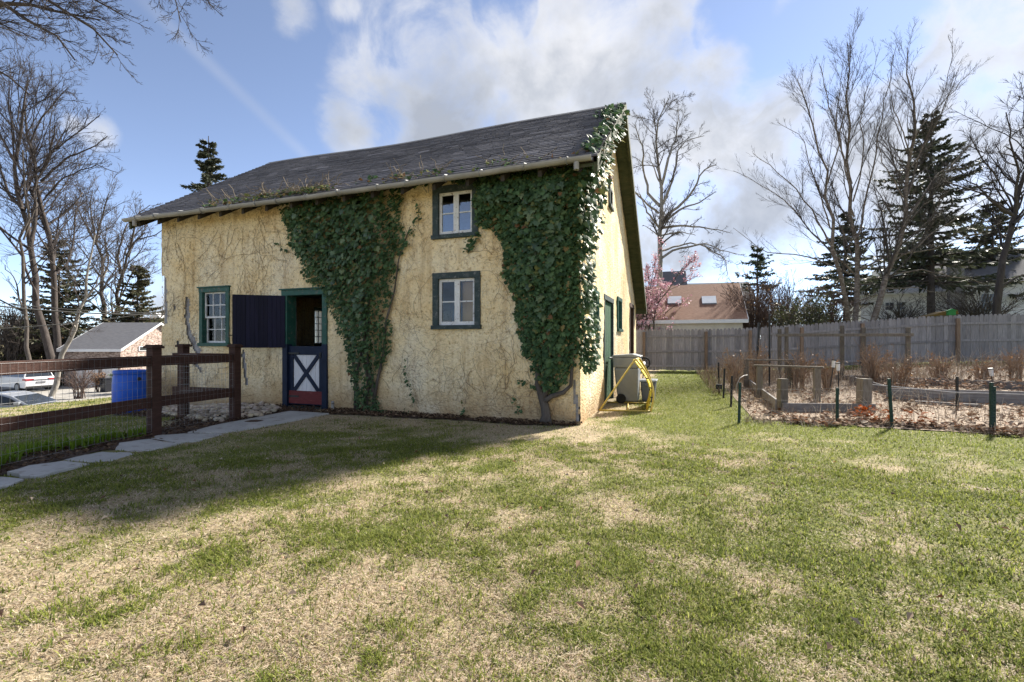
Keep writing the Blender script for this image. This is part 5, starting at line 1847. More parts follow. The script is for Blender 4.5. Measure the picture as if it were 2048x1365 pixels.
GL = 'bare trees beyond the drive'
mk_traced('bare_tree', 'tall bare tree with leaning grey trunk forking above the drive', 37,
          [([(112, 780), (95, 700), (80, 620), (66, 520), (60, 485), (42, 420), (32, 330), (48, 250), (55, 160)], 0.40, 0.07),
           ([(62, 500), (74, 440), (66, 385), (92, 330), (110, 250)], 0.2, 0.05), ([(45, 420), (15, 385), (0, 330), (-10, 260)], 0.16, 0.05), ([(75, 600), (40, 500), (0, 455), (-40, 430)], 0.13, 0.05),
           ([(33, 330), (0, 270), (-20, 220)], 0.12, 0.04)],
          'bark_dark', 'twig_dark', STD(1.4, 0.011), 21, GL, r_scale=0.72)
mk_traced('bare_tree', 'bare tree with dark trunk and long limbs sweeping right', 39,
          [([(132, 780), (108, 660), (99, 560), (96, 480), (85, 390), (80, 340), (62, 290), (50, 220)], 0.38, 0.07),
           ([(100, 548), (125, 535), (165, 528), (210, 500)], 0.12, 0.03), ([(95, 450), (130, 425), (160, 395), (165, 385)], 0.14, 0.05), ([(82, 362), (125, 322), (170, 300), (215, 272)], 0.14, 0.04),
           ([(80, 345), (105, 300), (120, 290), (170, 255), (200, 230)], 0.12, 0.04), ([(60, 285), (85, 235), (130, 180), (150, 190)], 0.1, 0.04), ([(88, 400), (120, 360), (190, 330), (235, 345)], 0.1, 0.03),
           ([(96, 500), (60, 440), (30, 420)], 0.1, 0.03)],
          'bark_dark', 'twig_dark', STD(1.3, 0.011), 22, GL, r_scale=0.72)
mk_traced('bare_tree', 'slim straight bare tree left of the two thick trunks', 36,
          [([(60, 772), (55, 680), (50, 590), (46, 490), (50, 400), (45, 300)], 0.2, 0.05), ([(52, 640), (30, 560), (10, 530)], 0.08, 0.03), ([(47, 480), (70, 420), (75, 350)], 0.08, 0.03)],
          'bark', 'twig_dark', STD(1.2, 0.011), 23, GL, r_scale=0.8)
mk_traced('bare_sapling', 'pale thin leaning sapling in front of the grey roofed garage', 30,
          [([(100, 792), (112, 760), (124, 715), (150, 655), (165, 610), (178, 540), (190, 470)], 0.17, 0.03), ([(150, 655), (145, 645), (125, 650)], 0.06, 0.03), ([(168, 600), (205, 560), (215, 540)], 0.05, 0.02)],
          'bark_pale', 'twig', STD(0.7, 0.010), 24, GL)
mk_traced('bare_tree', 'bare tree with twin stems rising behind the stone garage', 55,
          [([(212, 660), (207, 580), (203, 520), (190, 485), (188, 470), (205, 430), (215, 395)], 0.42, 0.08), ([(192, 490), (160, 430), (150, 390)], 0.15, 0.05), ([(190, 475), (180, 410), (185, 380)], 0.18, 0.05)],
          'bark', 'twig', STD(1.4, 0.014), 25, GL, r_scale=0.7)
mk_traced('bare_tree', 'bare tree with spreading forks close to the barn eave', 52,
          [([(226, 660), (234, 590), (240, 545), (255, 515), (272, 480), (290, 465)], 0.42, 0.1), ([(240, 548), (235, 510), (250, 455), (262, 440)], 0.2, 0.06), ([(256, 515), (268, 460), (272, 430), (300, 410)], 0.2, 0.05), ([(272, 480), (310, 470), (335, 450)], 0.12, 0.04)],
          'bark', 'twig', STD(1.3, 0.014), 26, GL, r_scale=0.7)
# near tree outside the frame on the left whose limbs hang into view
mk_traced('overhanging_tree', 'dark limbs with dense fine twigs hanging in over the lawn', 15,
          [([(-430, 900), (-425, 600), (-410, 350), (-380, 100), (-300, -160)], 0.38, 0.12),
           ([(-385, 120), (-250, 60), (-100, 20), (0, 5), (60, 15), (120, 25), (200, 40)], 0.14, 0.02), ([(-330, -60), (-150, -60), (-40, -20), (40, 30), (110, 70), (150, 120)], 0.12, 0.02),
           ([(-300, -150), (-100, -140), (20, -60), (110, 10), (190, 60), (235, 110)], 0.12, 0.02), ([(-330, -60), (-160, 40), (-60, 110), (10, 150), (60, 190)], 0.1, 0.02), ([(-300, -160), (-50, -150), (80, -50), (190, 0), (245, 30)], 0.1, 0.02),
           ([(-300, -160), (0, -250), (220, -200), (330, -70), (356, 10), (362, 45)], 0.1, 0.012), ([(220, -200), (330, -110), (400, -20), (425, 20)], 0.06, 0.01)],
          'bark_dark', 'twig_dark', [dict(n=25, len=0.2, ang=34, minr=0.012, rf=0.4, pts=7, sides=3, t0=0.45, grav=-0.03, cap=2.0),
                                     dict(n=9, len=0.42, ang=34, minr=0.0065, rf=0.5, pts=4, sides=3, grav=-0.02, cap=0.9), dict(n=5, len=0.5, ang=38, minr=0.0055, rf=0.6, pts=3, sides=3, grav=0.0, cap=0.4)], 27, None, dj=0.3)

# --- right trees
GR = 'trees beyond the plank fence'
cs = lambda pts: crop(pts, 1180, 160, 3.4125)
mk_traced('sycamore_tree', 'pale grey bare sycamore rising behind the brown roofed outbuilding', 46,
          [(cs([(478, 1700), (475, 1200), (478, 1000), (480, 860), (485, 740), (460, 600), (455, 400), (500, 200), (540, 120)]), 0.52, 0.06),
           (cs([(482, 740), (530, 560), (590, 380), (600, 180)]), 0.22, 0.05), (cs([(478, 860), (400, 780), (360, 600), (370, 480), (300, 300)]), 0.24, 0.05), (cs([(470, 910), (380, 840), (290, 740), (270, 640)]), 0.18, 0.05),
           (cs([(488, 960), (600, 870), (720, 740), (760, 620), (860, 580)]), 0.26, 0.05), (cs([(490, 980), (620, 880), (760, 830), (860, 760)]), 0.2, 0.04), (cs([(490, 1010), (620, 990), (800, 1010), (950, 1040)]), 0.2, 0.04),
           (cs([(490, 1060), (620, 1035), (720, 1060)]), 0.12, 0.04), (cs([(490, 1165), (640, 1120), (800, 1120), (1000, 1190)]), 0.17, 0.04), (cs([(490, 1215), (580, 1160), (760, 1120), (900, 1200), (940, 1330)]), 0.2, 0.04),
           (cs([(488, 860), (560, 700), (600, 480), (640, 420), (780, 380)]), 0.22, 0.04), (cs([(465, 1000), (390, 900), (350, 790), (300, 760)]), 0.16, 0.04), (cs([(465, 1060), (400, 1010), (360, 990)]), 0.1, 0.03), (cs([(485, 720), (420, 560), (400, 500)]), 0.12, 0.04)],
          'bark_pale', 'twig', [dict(n=10, len=0.26, ang=45, minr=0.018, rf=0.45, pts=7, sides=4, t0=0.3, grav=0.02, cap=3.0), dict(n=7, len=0.45, ang=42, minr=0.013, rf=0.55, pts=5, sides=3, grav=0.0, cap=1.5),
                             dict(n=6, len=0.5, ang=42, minr=0.010, rf=0.6, pts=3, sides=3, grav=0.0, cap=0.8)], 31, GR, dj=1.2, r_scale=0.66)
cb3 = lambda pts: crop(pts, 1440, 60, 2.275)
mk_traced('birch_tree', 'multi stemmed river birch clump with peeling bark behind the fence', 24,
          [(cb3([(622, 1420), (620, 1310), (618, 1150), (625, 1000), (600, 750), (580, 500), (580, 300), (580, 60)]), 0.20, 0.02),
           (cb3([(600, 1400), (590, 1310), (565, 1150), (520, 1000), (490, 800), (470, 600), (430, 420), (350, 220)]), 0.15, 0.02),
           (cb3([(600, 700), (540, 500), (490, 330), (450, 150)]), 0.06, 0.015), (cb3([(625, 950), (700, 640), (740, 350), (800, 80)]), 0.07, 0.012), (cb3([(610, 850), (560, 600), (520, 430), (540, 300), (560, 150)]), 0.06, 0.012),
           (cb3([(610, 1110), (450, 950), (300, 780), (180, 700), (60, 640)]), 0.06, 0.012), (cb3([(530, 1020), (380, 760), (250, 620), (150, 560)]), 0.06, 0.012), (cb3([(590, 1110), (400, 1030), (200, 1010), (60, 900)]), 0.055, 0.012),
           (cb3([(615, 1100), (760, 1030), (950, 1000), (1100, 950), (1300, 870)]), 0.06, 0.012), (cb3([(618, 1240), (720, 1200), (800, 1190)]), 0.05, 0.015), (cb3([(565, 1200), (450, 1180), (330, 1190)]), 0.05, 0.015),
           (cb3([(500, 900), (420, 640), (370, 480), (260, 420)]), 0.05, 0.01), (cb3([(490, 700), (560, 420), (580, 280), (640, 100)]), 0.05, 0.01), (cb3([(605, 780), (660, 560), (640, 380), (720, 100)]), 0.05, 0.01)],
          'bark_birch', 'twig', [dict(n=18, len=0.24, ang=38, minr=0.007, rf=0.4, pts=7, sides=3, t0=0.2, grav=0.05, wob=0.09, up=0.22), dict(n=9, len=0.42, ang=30, minr=0.005, rf=0.5, pts=4, sides=3, grav=0.04, wob=0.12),
                                 dict(n=3, len=0.45, ang=35, minr=0.0045, rf=0.6, pts=3, sides=3)], 32, GR, dj=0.35, r_scale=0.78)
mk_traced('birch_tree', 'single river birch stem leaning to the right beside the clump', 23.5,
          [(cb3([(660, 1410), (695, 1310), (750, 1150), (830, 900), (870, 600), (865, 400), (855, 80)]), 0.21, 0.02),
           (cb3([(832, 890), (960, 700), (1100, 560), (1250, 420)]), 0.07, 0.012), (cb3([(870, 620), (1000, 400), (1100, 150)]), 0.05, 0.01), (cb3([(850, 760), (950, 440), (1040, 220), (1060, 50)]), 0.05, 0.01),
           (cb3([(780, 1060), (980, 920), (1150, 800), (1300, 720)]), 0.06, 0.012), (cb3([(760, 1120), (900, 1090), (1100, 1130), (1250, 1160)]), 0.05, 0.012), (cb3([(868, 560), (790, 350), (760, 200)]), 0.04, 0.01), (cb3([(850, 780), (740, 600), (700, 420)]), 0.04, 0.01),
           (cb3([(740, 1180), (880, 1170), (1000, 1200)]), 0.045, 0.012), (cb3([(866, 500), (1010, 330), (1180, 150)]), 0.04, 0.01)],
          'bark_birch', 'twig', [dict(n=18, len=0.24, ang=38, minr=0.007, rf=0.4, pts=7, sides=3, t0=0.2, grav=0.05, wob=0.09, up=0.22), dict(n=9, len=0.42, ang=30, minr=0.005, rf=0.5, pts=4, sides=3, grav=0.04, wob=0.12),
                                 dict(n=3, len=0.45, ang=35, minr=0.0045, rf=0.6, pts=3, sides=3)], 33, GR, dj=0.35, r_scale=0.8)
cb4 = lambda pts: crop(pts, 1840, 150, 2.677)
mk_traced('bare_tree', 'dark crooked bare tree before the white house', 25,
          [(cb4([(395, 1420), (402, 1270), (440, 1100), (480, 900), (500, 760), (540, 650), (560, 500), (548, 300), (600, 120)]), 0.27, 0.06), (cb4([(492, 750), (400, 690), (300, 590), (240, 560)]), 0.12, 0.03),
           (cb4([(508, 740), (512, 610), (530, 520), (490, 380), (460, 200)]), 0.1, 0.03), (cb4([(540, 460), (490, 400), (450, 380)]), 0.08, 0.02), (cb4([(430, 1140), (520, 1080), (620, 1050)]), 0.09, 0.03), (cb4([(560, 500), (640, 380), (700, 250)]), 0.12, 0.03),
           (cb4([(500, 800), (600, 700), (720, 640)]), 0.1, 0.03)],
          'bark_dark', 'twig_dark', STD(1.0, 0.009), 34, GR, dj=0.4, r_scale=0.75)


# conifers
def conifer(name, label, px, py_top, depth, r_bot, seed, group, dens=1.0, py_low=None, droop=0.25, cols=((0.045, 0.055, 0.036), (0.065, 0.075, 0.05), (0.09, 0.098, 0.066)), gap=0.45, tip=0.12):
    rg = np.random.default_rng(seed)
    top = ZP(px, py_top, depth)
    base = np.array([top[0], top[1], float(H(top[0], top[1]))])
    hgt = top[2] - base[2]
    low = base[2] + 1.0 if py_low is None else ZP(px, py_low, depth)[2]
    root = thing(name, label, 'tree', tuple(base), group)
    S = Soup()
    P_ = np.stack([np.linspace(base[0], top[0], 6), np.linspace(base[1], top[1], 6), np.linspace(base[2] - 0.2, top[2], 6)], -1)[None]
    S.add(*batch_tubes(P_, np.linspace(hgt * 0.018, 0.02, 6)[None], 8))
    zs = np.arange(low, top[2] - 0.15, gap)
    BP, BR = [], []
    for z in zs:
        f = (top[2] - z) / (top[2] - low)
        rad = r_bot * (tip * 0.3 + (1 - tip * 0.3) * f ** 0.85)
        for k in range(rg.integers(5, 9)):
            a = rg.uniform(0, 6.283)
            L = rad * rg.uniform(0.45, 1.15)
            zz = z + rg.uniform(-gap / 2, gap / 2)
            t = np.linspace(0, 1, 6)
            up = 0.18 * (1 - f)
            pts = np.stack([base[0] + math.cos(a) * L * t, base[1] + math.sin(a) * L * t, zz + L * (up * t - droop * t ** 1.5 + 0.16 * t ** 4)], -1)
            BP.append(pts)
            BR.append(np.linspace(0.02 + 0.012 * L, 0.008, 6))
    BP, BR = np.array(BP), np.array(BR)
    S.add(*batch_tubes(BP, BR, 4))
    S.build('trunk', M['bark_dark'], root, smooth=True)
    # sprays of needles
    n = int(len(BP) * 85 * dens)
    bi = rg.integers(0, len(BP), n)
    t = rg.random(n) ** 0.65
    f = t * 5
    i0 = np.minimum(f.astype(int), 4)
    fr_ = (f - i0)[:, None]
    st_ = BP[bi, i0] * (1 - fr_) + BP[bi, i0 + 1] * fr_
    tg = BP[bi, 5] - BP[bi, 0]
    L = np.linalg.norm(tg, axis=1)
    tg /= L[:, None]
    sd_ = np.cross(tg, (0, 0, 1.0))
    dr = tg * rg.uniform(0.2, 1.0, (n, 1)) + sd_ * rg.normal(0, 0.8, (n, 1)) + np.array([0, 0, 1]) * rg.normal(-0.22, 0.3, (n, 1))
    dr /= np.linalg.norm(dr, axis=1, keepdims=True)
    ln = (0.20 + 0.11 * L * (1.1 - t)) * rg.uniform(0.6, 1.4, n)
    wv = np.cross(dr, rg.normal(0, 1, (n, 3)))
    wv /= np.linalg.norm(wv, axis=1, keepdims=True) + 1e-9
    wd = (0.03 + 0.022 * ln / 0.3) * rg.uniform(0.7, 1.4, n) * (depth / 35.0) ** 0.5
    V = np.stack([st_ - wv * wd[:, None] * 0.4, st_ + dr * (ln * 0.5)[:, None] - wv * wd[:, None], st_ + dr * ln[:, None], st_ + dr * (ln * 0.5)[:, None] + wv * wd[:, None]], 1)
    q_ = np.arange(4 * n).reshape(n, 4)
    pal_ = np.array(cols)
    cc = pal_[rg.integers(0, len(pal_), n)] * rg.uniform(0.75, 1.3, (n, 1))
    S = Soup()
    S.add(V.reshape(-1, 3), q_, np.repeat(cc, 4, 0))
    S.build('crown', M['leaf'], root)
    return root


conifer('spruce_tree', 'dark spruce top rising behind the left end of the barn roof', 417, 272, 32, 2.6, 51, None, 1.3, 470)
conifer('spruce_tree', 'large dark spruce standing before the white house', 1862, 232, 32, 6.3, 52, GR, 1.25, 560, 0.12, gap=0.55)
conifer('spruce_tree', 'smaller spruce behind the birch clump', 1690, 425, 40, 4.2, 53, GR, 1.0, 600)
conifer('hemlock_tree', 'thin layered young conifer beside the brown roofed outbuilding', 1515, 490, 36, 2.3, 54, GR, 0.5, 575, 0.05, ((0.04, 0.06, 0.035), (0.06, 0.08, 0.045)), 0.5)
conifer('cedar_tree', 'broad dark evergreen to the right of the large spruce', 1985, 400, 36, 4.6, 55, GR, 1.0, 600, cols=((0.055, 0.062, 0.04), (0.08, 0.082, 0.05)))
conifer('hemlock_tree', 'dark hemlock standing behind the twin left trunks', 118, 468, 46, 5.0, 56, GL, 0.9, 690, 0.12, ((0.05, 0.06, 0.035), (0.075, 0.08, 0.045), (0.10, 0.09, 0.05)))
conifer('hemlock_tree', 'pointed evergreen between the stone garage and barn corner', 275, 528, 50, 4.4, 57, GL, 0.9, 680, 0.1, ((0.055, 0.06, 0.035), (0.08, 0.085, 0.045), (0.12, 0.10, 0.055)))


def leaf_cards(S, rg, pts, size, pal_, droop=0.0):
    n = len(pts)
    a = rg.normal(0, 1, (n, 3))
    a /= np.linalg.norm(a, axis=1, keepdims=True)
    b_ = np.cross(a, rg.normal(0, 1, (n, 3)))
    b_ /= np.linalg.norm(b_, axis=1, keepdims=True)
    s = size * rg.uniform(0.6, 1.4, (n, 1))
    V = np.stack([pts - a * s, pts - b_ * s * 0.6, pts + a * s, pts + b_ * s * 0.6], 1)
    cc = np.array(pal_)[rg.integers(0, len(pal_), n)] * rg.uniform(0.8, 1.25, (n, 1))
    S.add(V.reshape(-1, 3), np.arange(4 * n).reshape(n, 4), np.repeat(cc, 4, 0))


def shrub(name, label, px, py_top, depth, rad, seed, leafpal=None, nleaf=0, leafsize=0.05, twig='twig_red', group=None, stems=16, minr=0.007, cat='shrub', asp=0.5, base_z=None):
    rg = np.random.default_rng(seed)
    top = ZP(px, py_top, depth)
    base = np.array([top[0], top[1], float(H(top[0], top[1])) if base_z is None else base_z])
    hgt = top[2] - base[2]
    limbs = []
    for k in range(stems):
        a = rg.uniform(0, 6.283)
        rr = rad * rg.uniform(0.2, 1.0)
        e = base + np.array([math.cos(a) * rr, math.sin(a) * rr, hgt * rg.uniform(0.6, 1.0) * (1 - 0.25 * rr / rad)])
        m_ = base + (e - base) * 0.5 + np.array([-math.cos(a) * rr * 0.15, -math.sin(a) * rr * 0.15, hgt * 0.08])
        s0 = base + np.array([math.cos(a), math.sin(a), 0]) * rad * 0.25 * rg.random() + (0, 0, -0.1)
        limbs.append(([s0, m_, e], 0.02 + 0.006 * hgt, minr))
    bt = grow(rg, limbs, [dict(n=9, len=0.4, ang=40, minr=minr * 1.3, rf=0.5, pts=4, sides=3, t0=0.15), dict(n=5, len=0.5, ang=42, minr=minr * 1.05, rf=0.6, pts=3, sides=3)])
    root = thing(name, label, cat, tuple(base), group)
    S = Soup()
    S.add(*batch_tubes(bt[0][0], bt[0][1], 5))
    S.build('stems', M[twig], root, smooth=True)
    S = Soup()
    for P_, R_, s_ in bt[1:]:
        S.add(*batch_tubes(P_, R_, s_))
    S.build('twigs', M[twig], root)
    if nleaf:
        P_ = np.concatenate([bt[1][0][:, 1:].reshape(-1, 3), bt[2][0][:, 1:].reshape(-1, 3)])
        pts = P_[rg.integers(0, len(P_), nleaf)] + rg.normal(0, leafsize * 1.2, (nleaf, 3))
        S = Soup()
        leaf_cards(S, rg, pts, leafsize, leafpal)
        S.build('leaves', M['leaf'], root)
    return root


PINK = [(0.52, 0.29, 0.34), (0.6, 0.38, 0.42), (0.66, 0.48, 0.5), (0.42, 0.2, 0.25)]
shrub('blossom_tree', 'pink blossoming tree beside the barn and brown outbuilding', 1284, 470, 27, 2.5, 61, PINK, 9000, 0.05, 'bark', None, 14, 0.012, 'tree')
OLIVE = [(0.05, 0.06, 0.022), (0.07, 0.075, 0.03), (0.09, 0.085, 0.035), (0.04, 0.05, 0.025)]
TAN = [(0.28, 0.16, 0.08), (0.34, 0.2, 0.1), (0.2, 0.11, 0.055)]
BR = 'brushy shrubs behind the plank fence'
shrub('brush', 'reddish twiggy brush beside the brown roofed outbuilding', 1505, 540, 27, 2.4, 62, TAN, 300, 0.05, 'twig_red', BR, 46, 0.009)
shrub('brush', 'tangled bare thicket behind the dark steel post', 1570, 540, 29, 3.0, 63, TAN, 400, 0.05, 'twig_red', BR, 50, 0.009)
shrub('evergreen_shrub', 'olive green leafy shrub under the birch clump', 1625, 590, 25, 1.9, 64, OLIVE, 5000, 0.045, 'twig', BR, 22)
shrub('evergreen_shrub', 'low dark green shrub left of the birch stems', 1580, 610, 24, 1.3, 65, OLIVE, 2600, 0.045, 'twig', BR, 16)
shrub('brush', 'grey brown brush right of the birch stems', 1660, 560, 30, 2.4, 66, None, 0, 0.05, 'twig_red', BR, 44, 0.009)
shrub('brush', 'bare hedge screening the white house', 1800, 585, 30, 3.0, 67, None, 0, 0.05, 'twig', BR, 30, 0.009)
shrub('brush', 'bare scrub beside the dark crooked tree', 1960, 540, 29, 3.2, 68, None, 0, 0.05, 'twig', BR, 30, 0.009)
BLF = 'brush beyond the drive'
shrub('brush', 'pale tangled thicket at the far left beyond the white car', 25, 590, 44, 4.0, 71, None, 0, 0.05, 'twig', BLF, 52, 0.015)
shrub('brush', 'grey brown thicket behind the slim straight tree', 85, 610, 47, 4.2, 72, TAN, 300, 0.07, 'twig', BLF, 52, 0.015)
shrub('beech_shrub', 'brown leafed beech clump above the stone garage roof', 262, 590, 52, 3.6, 73, TAN, 2600, 0.09, 'twig_red', BLF, 22, 0.012)
shrub('evergreen_shrub', 'dark evergreen mass at the base of the twin trunks', 135, 660, 48, 2.6, 74, OLIVE, 3500, 0.08, 'twig', BLF, 18, 0.012)
shrub('evergreen_shrub', 'low dark shrub at the far left under the thicket', 40, 690, 45, 2.6, 75, OLIVE, 3000, 0.08, 'twig', BLF, 18, 0.012)
shrub('bare_bush', 'small twiggy bush before the white garage doors', 160, 728, 30, 1.2, 76, None, 0, 0.05, 'twig_red', BLF, 18, 0.007)
shrub('bare_bush', 'rusty brown bush beside the dark wheeled bin', 196, 740, 34, 0.9, 77, TAN, 700, 0.05, 'twig_red', BLF, 16, 0.007)
shrub('clipped_hedge', 'clipped green hedge in front of the stone gable', 268, 738, 33, 1.5, 78, [(0.05, 0.08, 0.02), (0.07, 0.1, 0.03)], 3200, 0.05, 'twig', BLF, 14, 0.007)

GW = 'dry weeds standing in the garden'
for k, (px, py, dp, rd, lab) in enumerate(((1470, 690, 12.6, 0.45, 'dry weed clump at the lawn corner before the plank fence'), (1512, 665, 13.4, 0.4, 'dark dry weed around the charred leaning stake'), (1598, 690, 12.4, 0.6, 'dry brown weed clump between the bench frames and trellis'),
                                           (1655, 700, 12.0, 0.45, 'low dry weed behind the tilted solar light'), (1745, 672, 12.8, 0.5, 'tall dry weed beside the trellis post with brown tint'), (1800, 700, 12.2, 0.6, 'spreading dry weed under the trellis end'),
                                           (1885, 700, 12.6, 0.5, 'dry weed in front of the tan fence post'), (1960, 705, 12.4, 0.55, 'dry weed near the lone leaning solar light'), (2030, 690, 12.2, 0.5, 'dry weed at the far end of the raised bed'))):
    shrub('dry_weed', lab, px, py, dp, rd, 500 + k, TAN, 60, 0.03, 'twig_straw', GW, 14, 0.0035, 'weed')

# far woods: one mass on the horizon
rg = np.random.default_rng(91)
limbs = []
S = Soup()
for k in range(120):
    az = rg.uniform(-75, 62)
    d = rg.uniform(85, 150)
    a = -YAW + R(az)
    x, y = CAM[0] + math.sin(a) * d, CAM[1] + math.cos(a) * d
    z0 = float(H(x, y))
    h = rg.uniform(5, 9.5)
    limbs.append(([(x, y, z0), (x + rg.normal(0, .4), y, z0 + h * 0.5), (x + rg.normal(0, .8), y, z0 + h)], 0.16, 0.04))
bt = grow(rg, limbs, [dict(n=9, len=0.4, ang=45, minr=0.05, rf=0.4, pts=4, sides=3, t0=0.15), dict(n=5, len=0.5, ang=42, minr=0.04, pts=3, sides=3)])
for P_, R_, s_ in bt:
    S.add(*batch_tubes(P_, R_, s_ if s_ < 8 else 4))
o = S.build('distant_woods', M['twig'])
kind(o, 'stuff', 'far bare woods along the horizon')
o['category'] = 'woods'

# ------------------------------------------------------------------ neighbouring buildings
def frame_fm(org, ang_):
    ca, sa = math.cos(ang_), math.sin(ang_)
    return lambda u, d, w: (org[0] + ca * u - sa * d, org[1] + sa * u + ca * d, org[2] + w)


def gable_house(root, fm, w, d, eave, ridge, wall, roofm, over=0.25, th=0.12, base=-0.4, trim=None):
    """u 0..w along the ridge, d 0..d deep"""
    mb = MB(fm)
    mb.prism([(0.0, base), (d, base), (d, eave), (d / 2, ridge - 0.02), (0, eave)], 0, 0, w)
    wl = mb.build('wall', wall, root)
    k = (ridge - eave) / (d / 2)
    rf = []
    for s in (0, 1):
        mb = MB(fm)
        e0 = -over if s == 0 else d + over
        ez = eave - k * over
        m_ = d / 2
        mb.prism([(e0, ez), (m_, ridge), (m_, ridge + th), (e0, ez + th)], 0, -over, w + over)
        rf.append(mb.build('roof', roofm, root))
    if trim is not None:
        mb = MB(fm)
        mb.box(-over, w + over, -over - 0.03, -over - 0.005, eave - k * over - 0.10, eave - k * over + th)
        mb.build('fascia', trim, rf[0])
        for u in (-over - 0.02, w + over - 0.005):
            mb = MB(fm)
            mb.prism([(-over, eave - k * over - 0.06), (d / 2, ridge - 0.06), (d / 2, ridge + th + .01), (-over, eave - k * over + th + .01)], 0, u, u + 0.025)
            mb.build('rake_trim', trim, rf[0])
            mb = MB(fm)
            mb.prism([(d + over, eave - k * over - 0.06), (d / 2, ridge - 0.06), (d / 2, ridge + th + .01), (d + over, eave - k * over + th + .01)], 0, u, u + 0.025)
            mb.build('rake_trim', trim, rf[1])
    return wl, rf


# brown roofed outbuilding
q_ = ZP(1497, 634, 25.0)
org = np.array([q_[0] - 7.0, q_[1] + 0.3, 0.5])
ez = ZP(1497, 636, 25.0)[2] - org[2]
ob = thing('outbuilding', 'cream outbuilding with brown shingle roof and two skylights', 'outbuilding', tuple(org))
fm = frame_fm(org, 0.0)
rz_ = ez + 2.25
wl, rf = gable_house(ob, fm, 6.75, 7.6, ez, rz_, M['cream_wall'], M['brown_roof'], 0.25, 0.1, -0.6, M['trim_white'])
k_ = (rz_ - ez) / 3.8
for px in (1349, 1418):
    # on the roof slope
    r_ = rayd(px, 601)
    best = None
    for t in np.linspace(20, 34, 1500):
        p = CAM + r_ * t
        dd = p[1] - org[1]
        if 0 <= dd <= 3.8 and abs(p[2] - org[2] - (ez + k_ * dd + 0.1)) < 0.02:
            best = p
            break
    if best is None:
        continue
    d0, u0 = best[1] - org[1], best[0] - org[0]
    mb = MB(fm)
    mb.prism([(d0 - 0.42, ez + k_ * (d0 - 0.42) + 0.08), (d0 + 0.42, ez + k_ * (d0 + 0.42) + 0.08), (d0 + 0.42, ez + k_ * (d0 + 0.42) + 0.16), (d0 - 0.42, ez + k_ * (d0 - 0.42) + 0.16)], 0, u0 - 0.40, u0 + 0.40)
    sk = mb.build('skylight', M['slate_roof'], ob)
    mb = MB(fm)
    mb.prism([(d0 - 0.40, ez + k_ * (d0 - 0.40) + 0.162), (d0 + 0.40, ez + k_ * (d0 + 0.40) + 0.162), (d0 + 0.40, ez + k_ * (d0 + 0.40) + 0.18), (d0 - 0.40, ez + k_ * (d0 - 0.40) + 0.18)], 0, u0 - 0.385, u0 + 0.385)
    mb.build('pane', M['skylight'], sk)
MB(fm).tube([(0.3, -0.2, ez - 0.15), (0.3, -0.06, ez - 0.4), (0.3, -0.06, -0.4)], 0.04, 8).build('downpipe', M['trim_white'], ob)
# slate roofed house behind
q_ = ZP(1400, 640, 44)
org = np.array([q_[0] - 2.5, q_[1], 1.0])
hb = thing('house', 'house with dark slate roof and tall cross gable behind brown outbuilding', 'house', tuple(org))
fm = frame_fm(org, R(6))
ridge_z = ZP(1400, 568, 47)[2] - org[2]
gable_house(hb, fm, 7.2, 6.5, ridge_z - 2.0, ridge_z, M['cream_wall'], M['slate_roof'], 0.25, 0.12, -0.6)
tz = ZP(1350, 534, 46)[2] - org[2]
u0 = (ZP(1325, 600, 46) - org)[0]
mb = MB(fm)
mb.prism([(1.0, 0), (5.0, 0), (5.0, tz - 0.2), (4.2, tz), (1.6, ridge_z - 1.2)], 0, u0, u0 + 2.6)
mb.build('cross_gable', M['slate_roof'], hb)
mb = MB(fm)
mb.box(u0 + 0.9, u0 + 1.7, 1.5, 1.62, ridge_z - 1.1, ridge_z - 0.62)
mb.build('skylight', M['skylight'], hb)
# white house on the right
q_ = ZP(1722, 640, 38)
org = np.array([q_[0], q_[1], float(H(q_[0], q_[1]))])
wh = thing('house', 'large white sided house with balcony behind the fence and trees', 'house', tuple(org))
fm = frame_fm(org, R(-8))
top1 = ZP(1740, 592, 38)[2] - org[2]
MB(fm).box(0, 5.2, 0, 6, -0.5, top1).build('wall', M['white_wall'], wh)
MB(fm).box(-0.15, 5.2, -0.15, 6, top1, top1 + 0.12).build('deck_edge', M['trim_white'], wh)
bal = MB(fm).box(0, 1.7, -0.04, 0.04, top1 + 0.85, top1 + 0.93).build('balcony_rail', M['trim_white'], wh)
for i in range(11):
    MB(fm).box(0.05 + i * 0.155, 0.10 + i * 0.155, -0.02, 0.02, top1 + 0.12, top1 + 0.85).build('baluster', M['trim_white'], bal)
MB(fm).box(5.2, 17.5, -0.3, 8, -0.5, top1 + 0.65).build('wall', M['white_wall'], wh)
mb = MB(fm)
mb.prism([(-0.7, top1 + 0.6), (3.9, top1 + 3.6), (8.4, top1 + 0.6)], 0, 5.0, 17.9)
mb.build('roof', M['slate_roof'], wh)
MB(fm).box(5.2, 6.0, -1.0, -0.3, -0.5, top1 + 2.6).build('chimney', pmat('grey_chimney', [(0.3, (0.2, 0.19, 0.2)), (0.7, (0.3, 0.29, 0.3))], 4, 0.9, 0.3, 10), wh)
MB(fm).box(1.7, 5.2, 2.5, 6, top1 + 0.12, top1 + 2.6).build('upper_wall', M['white_wall'], wh)


def far_window(root, fm, u0, u1, z0, z1, d, nc, nr):
    f = MB(fm).box(u0 - 0.08, u1 + 0.08, d - 0.05, d - 0.001, z0 - 0.08, z1 + 0.08).build('window', M['trim_white'], root)
    for i in range(nc):
        for j in range(nr):
            a, b = u0 + (u1 - u0) * i / nc, u0 + (u1 - u0) * (i + 1) / nc
            c, e = z0 + (z1 - z0) * j / nr, z0 + (z1 - z0) * (j + 1) / nr
            MB(fm).box(a + 0.02, b - 0.02, d - 0.07, d - 0.051, c + 0.02, e - 0.02).build('pane', M['window_dark'], f)


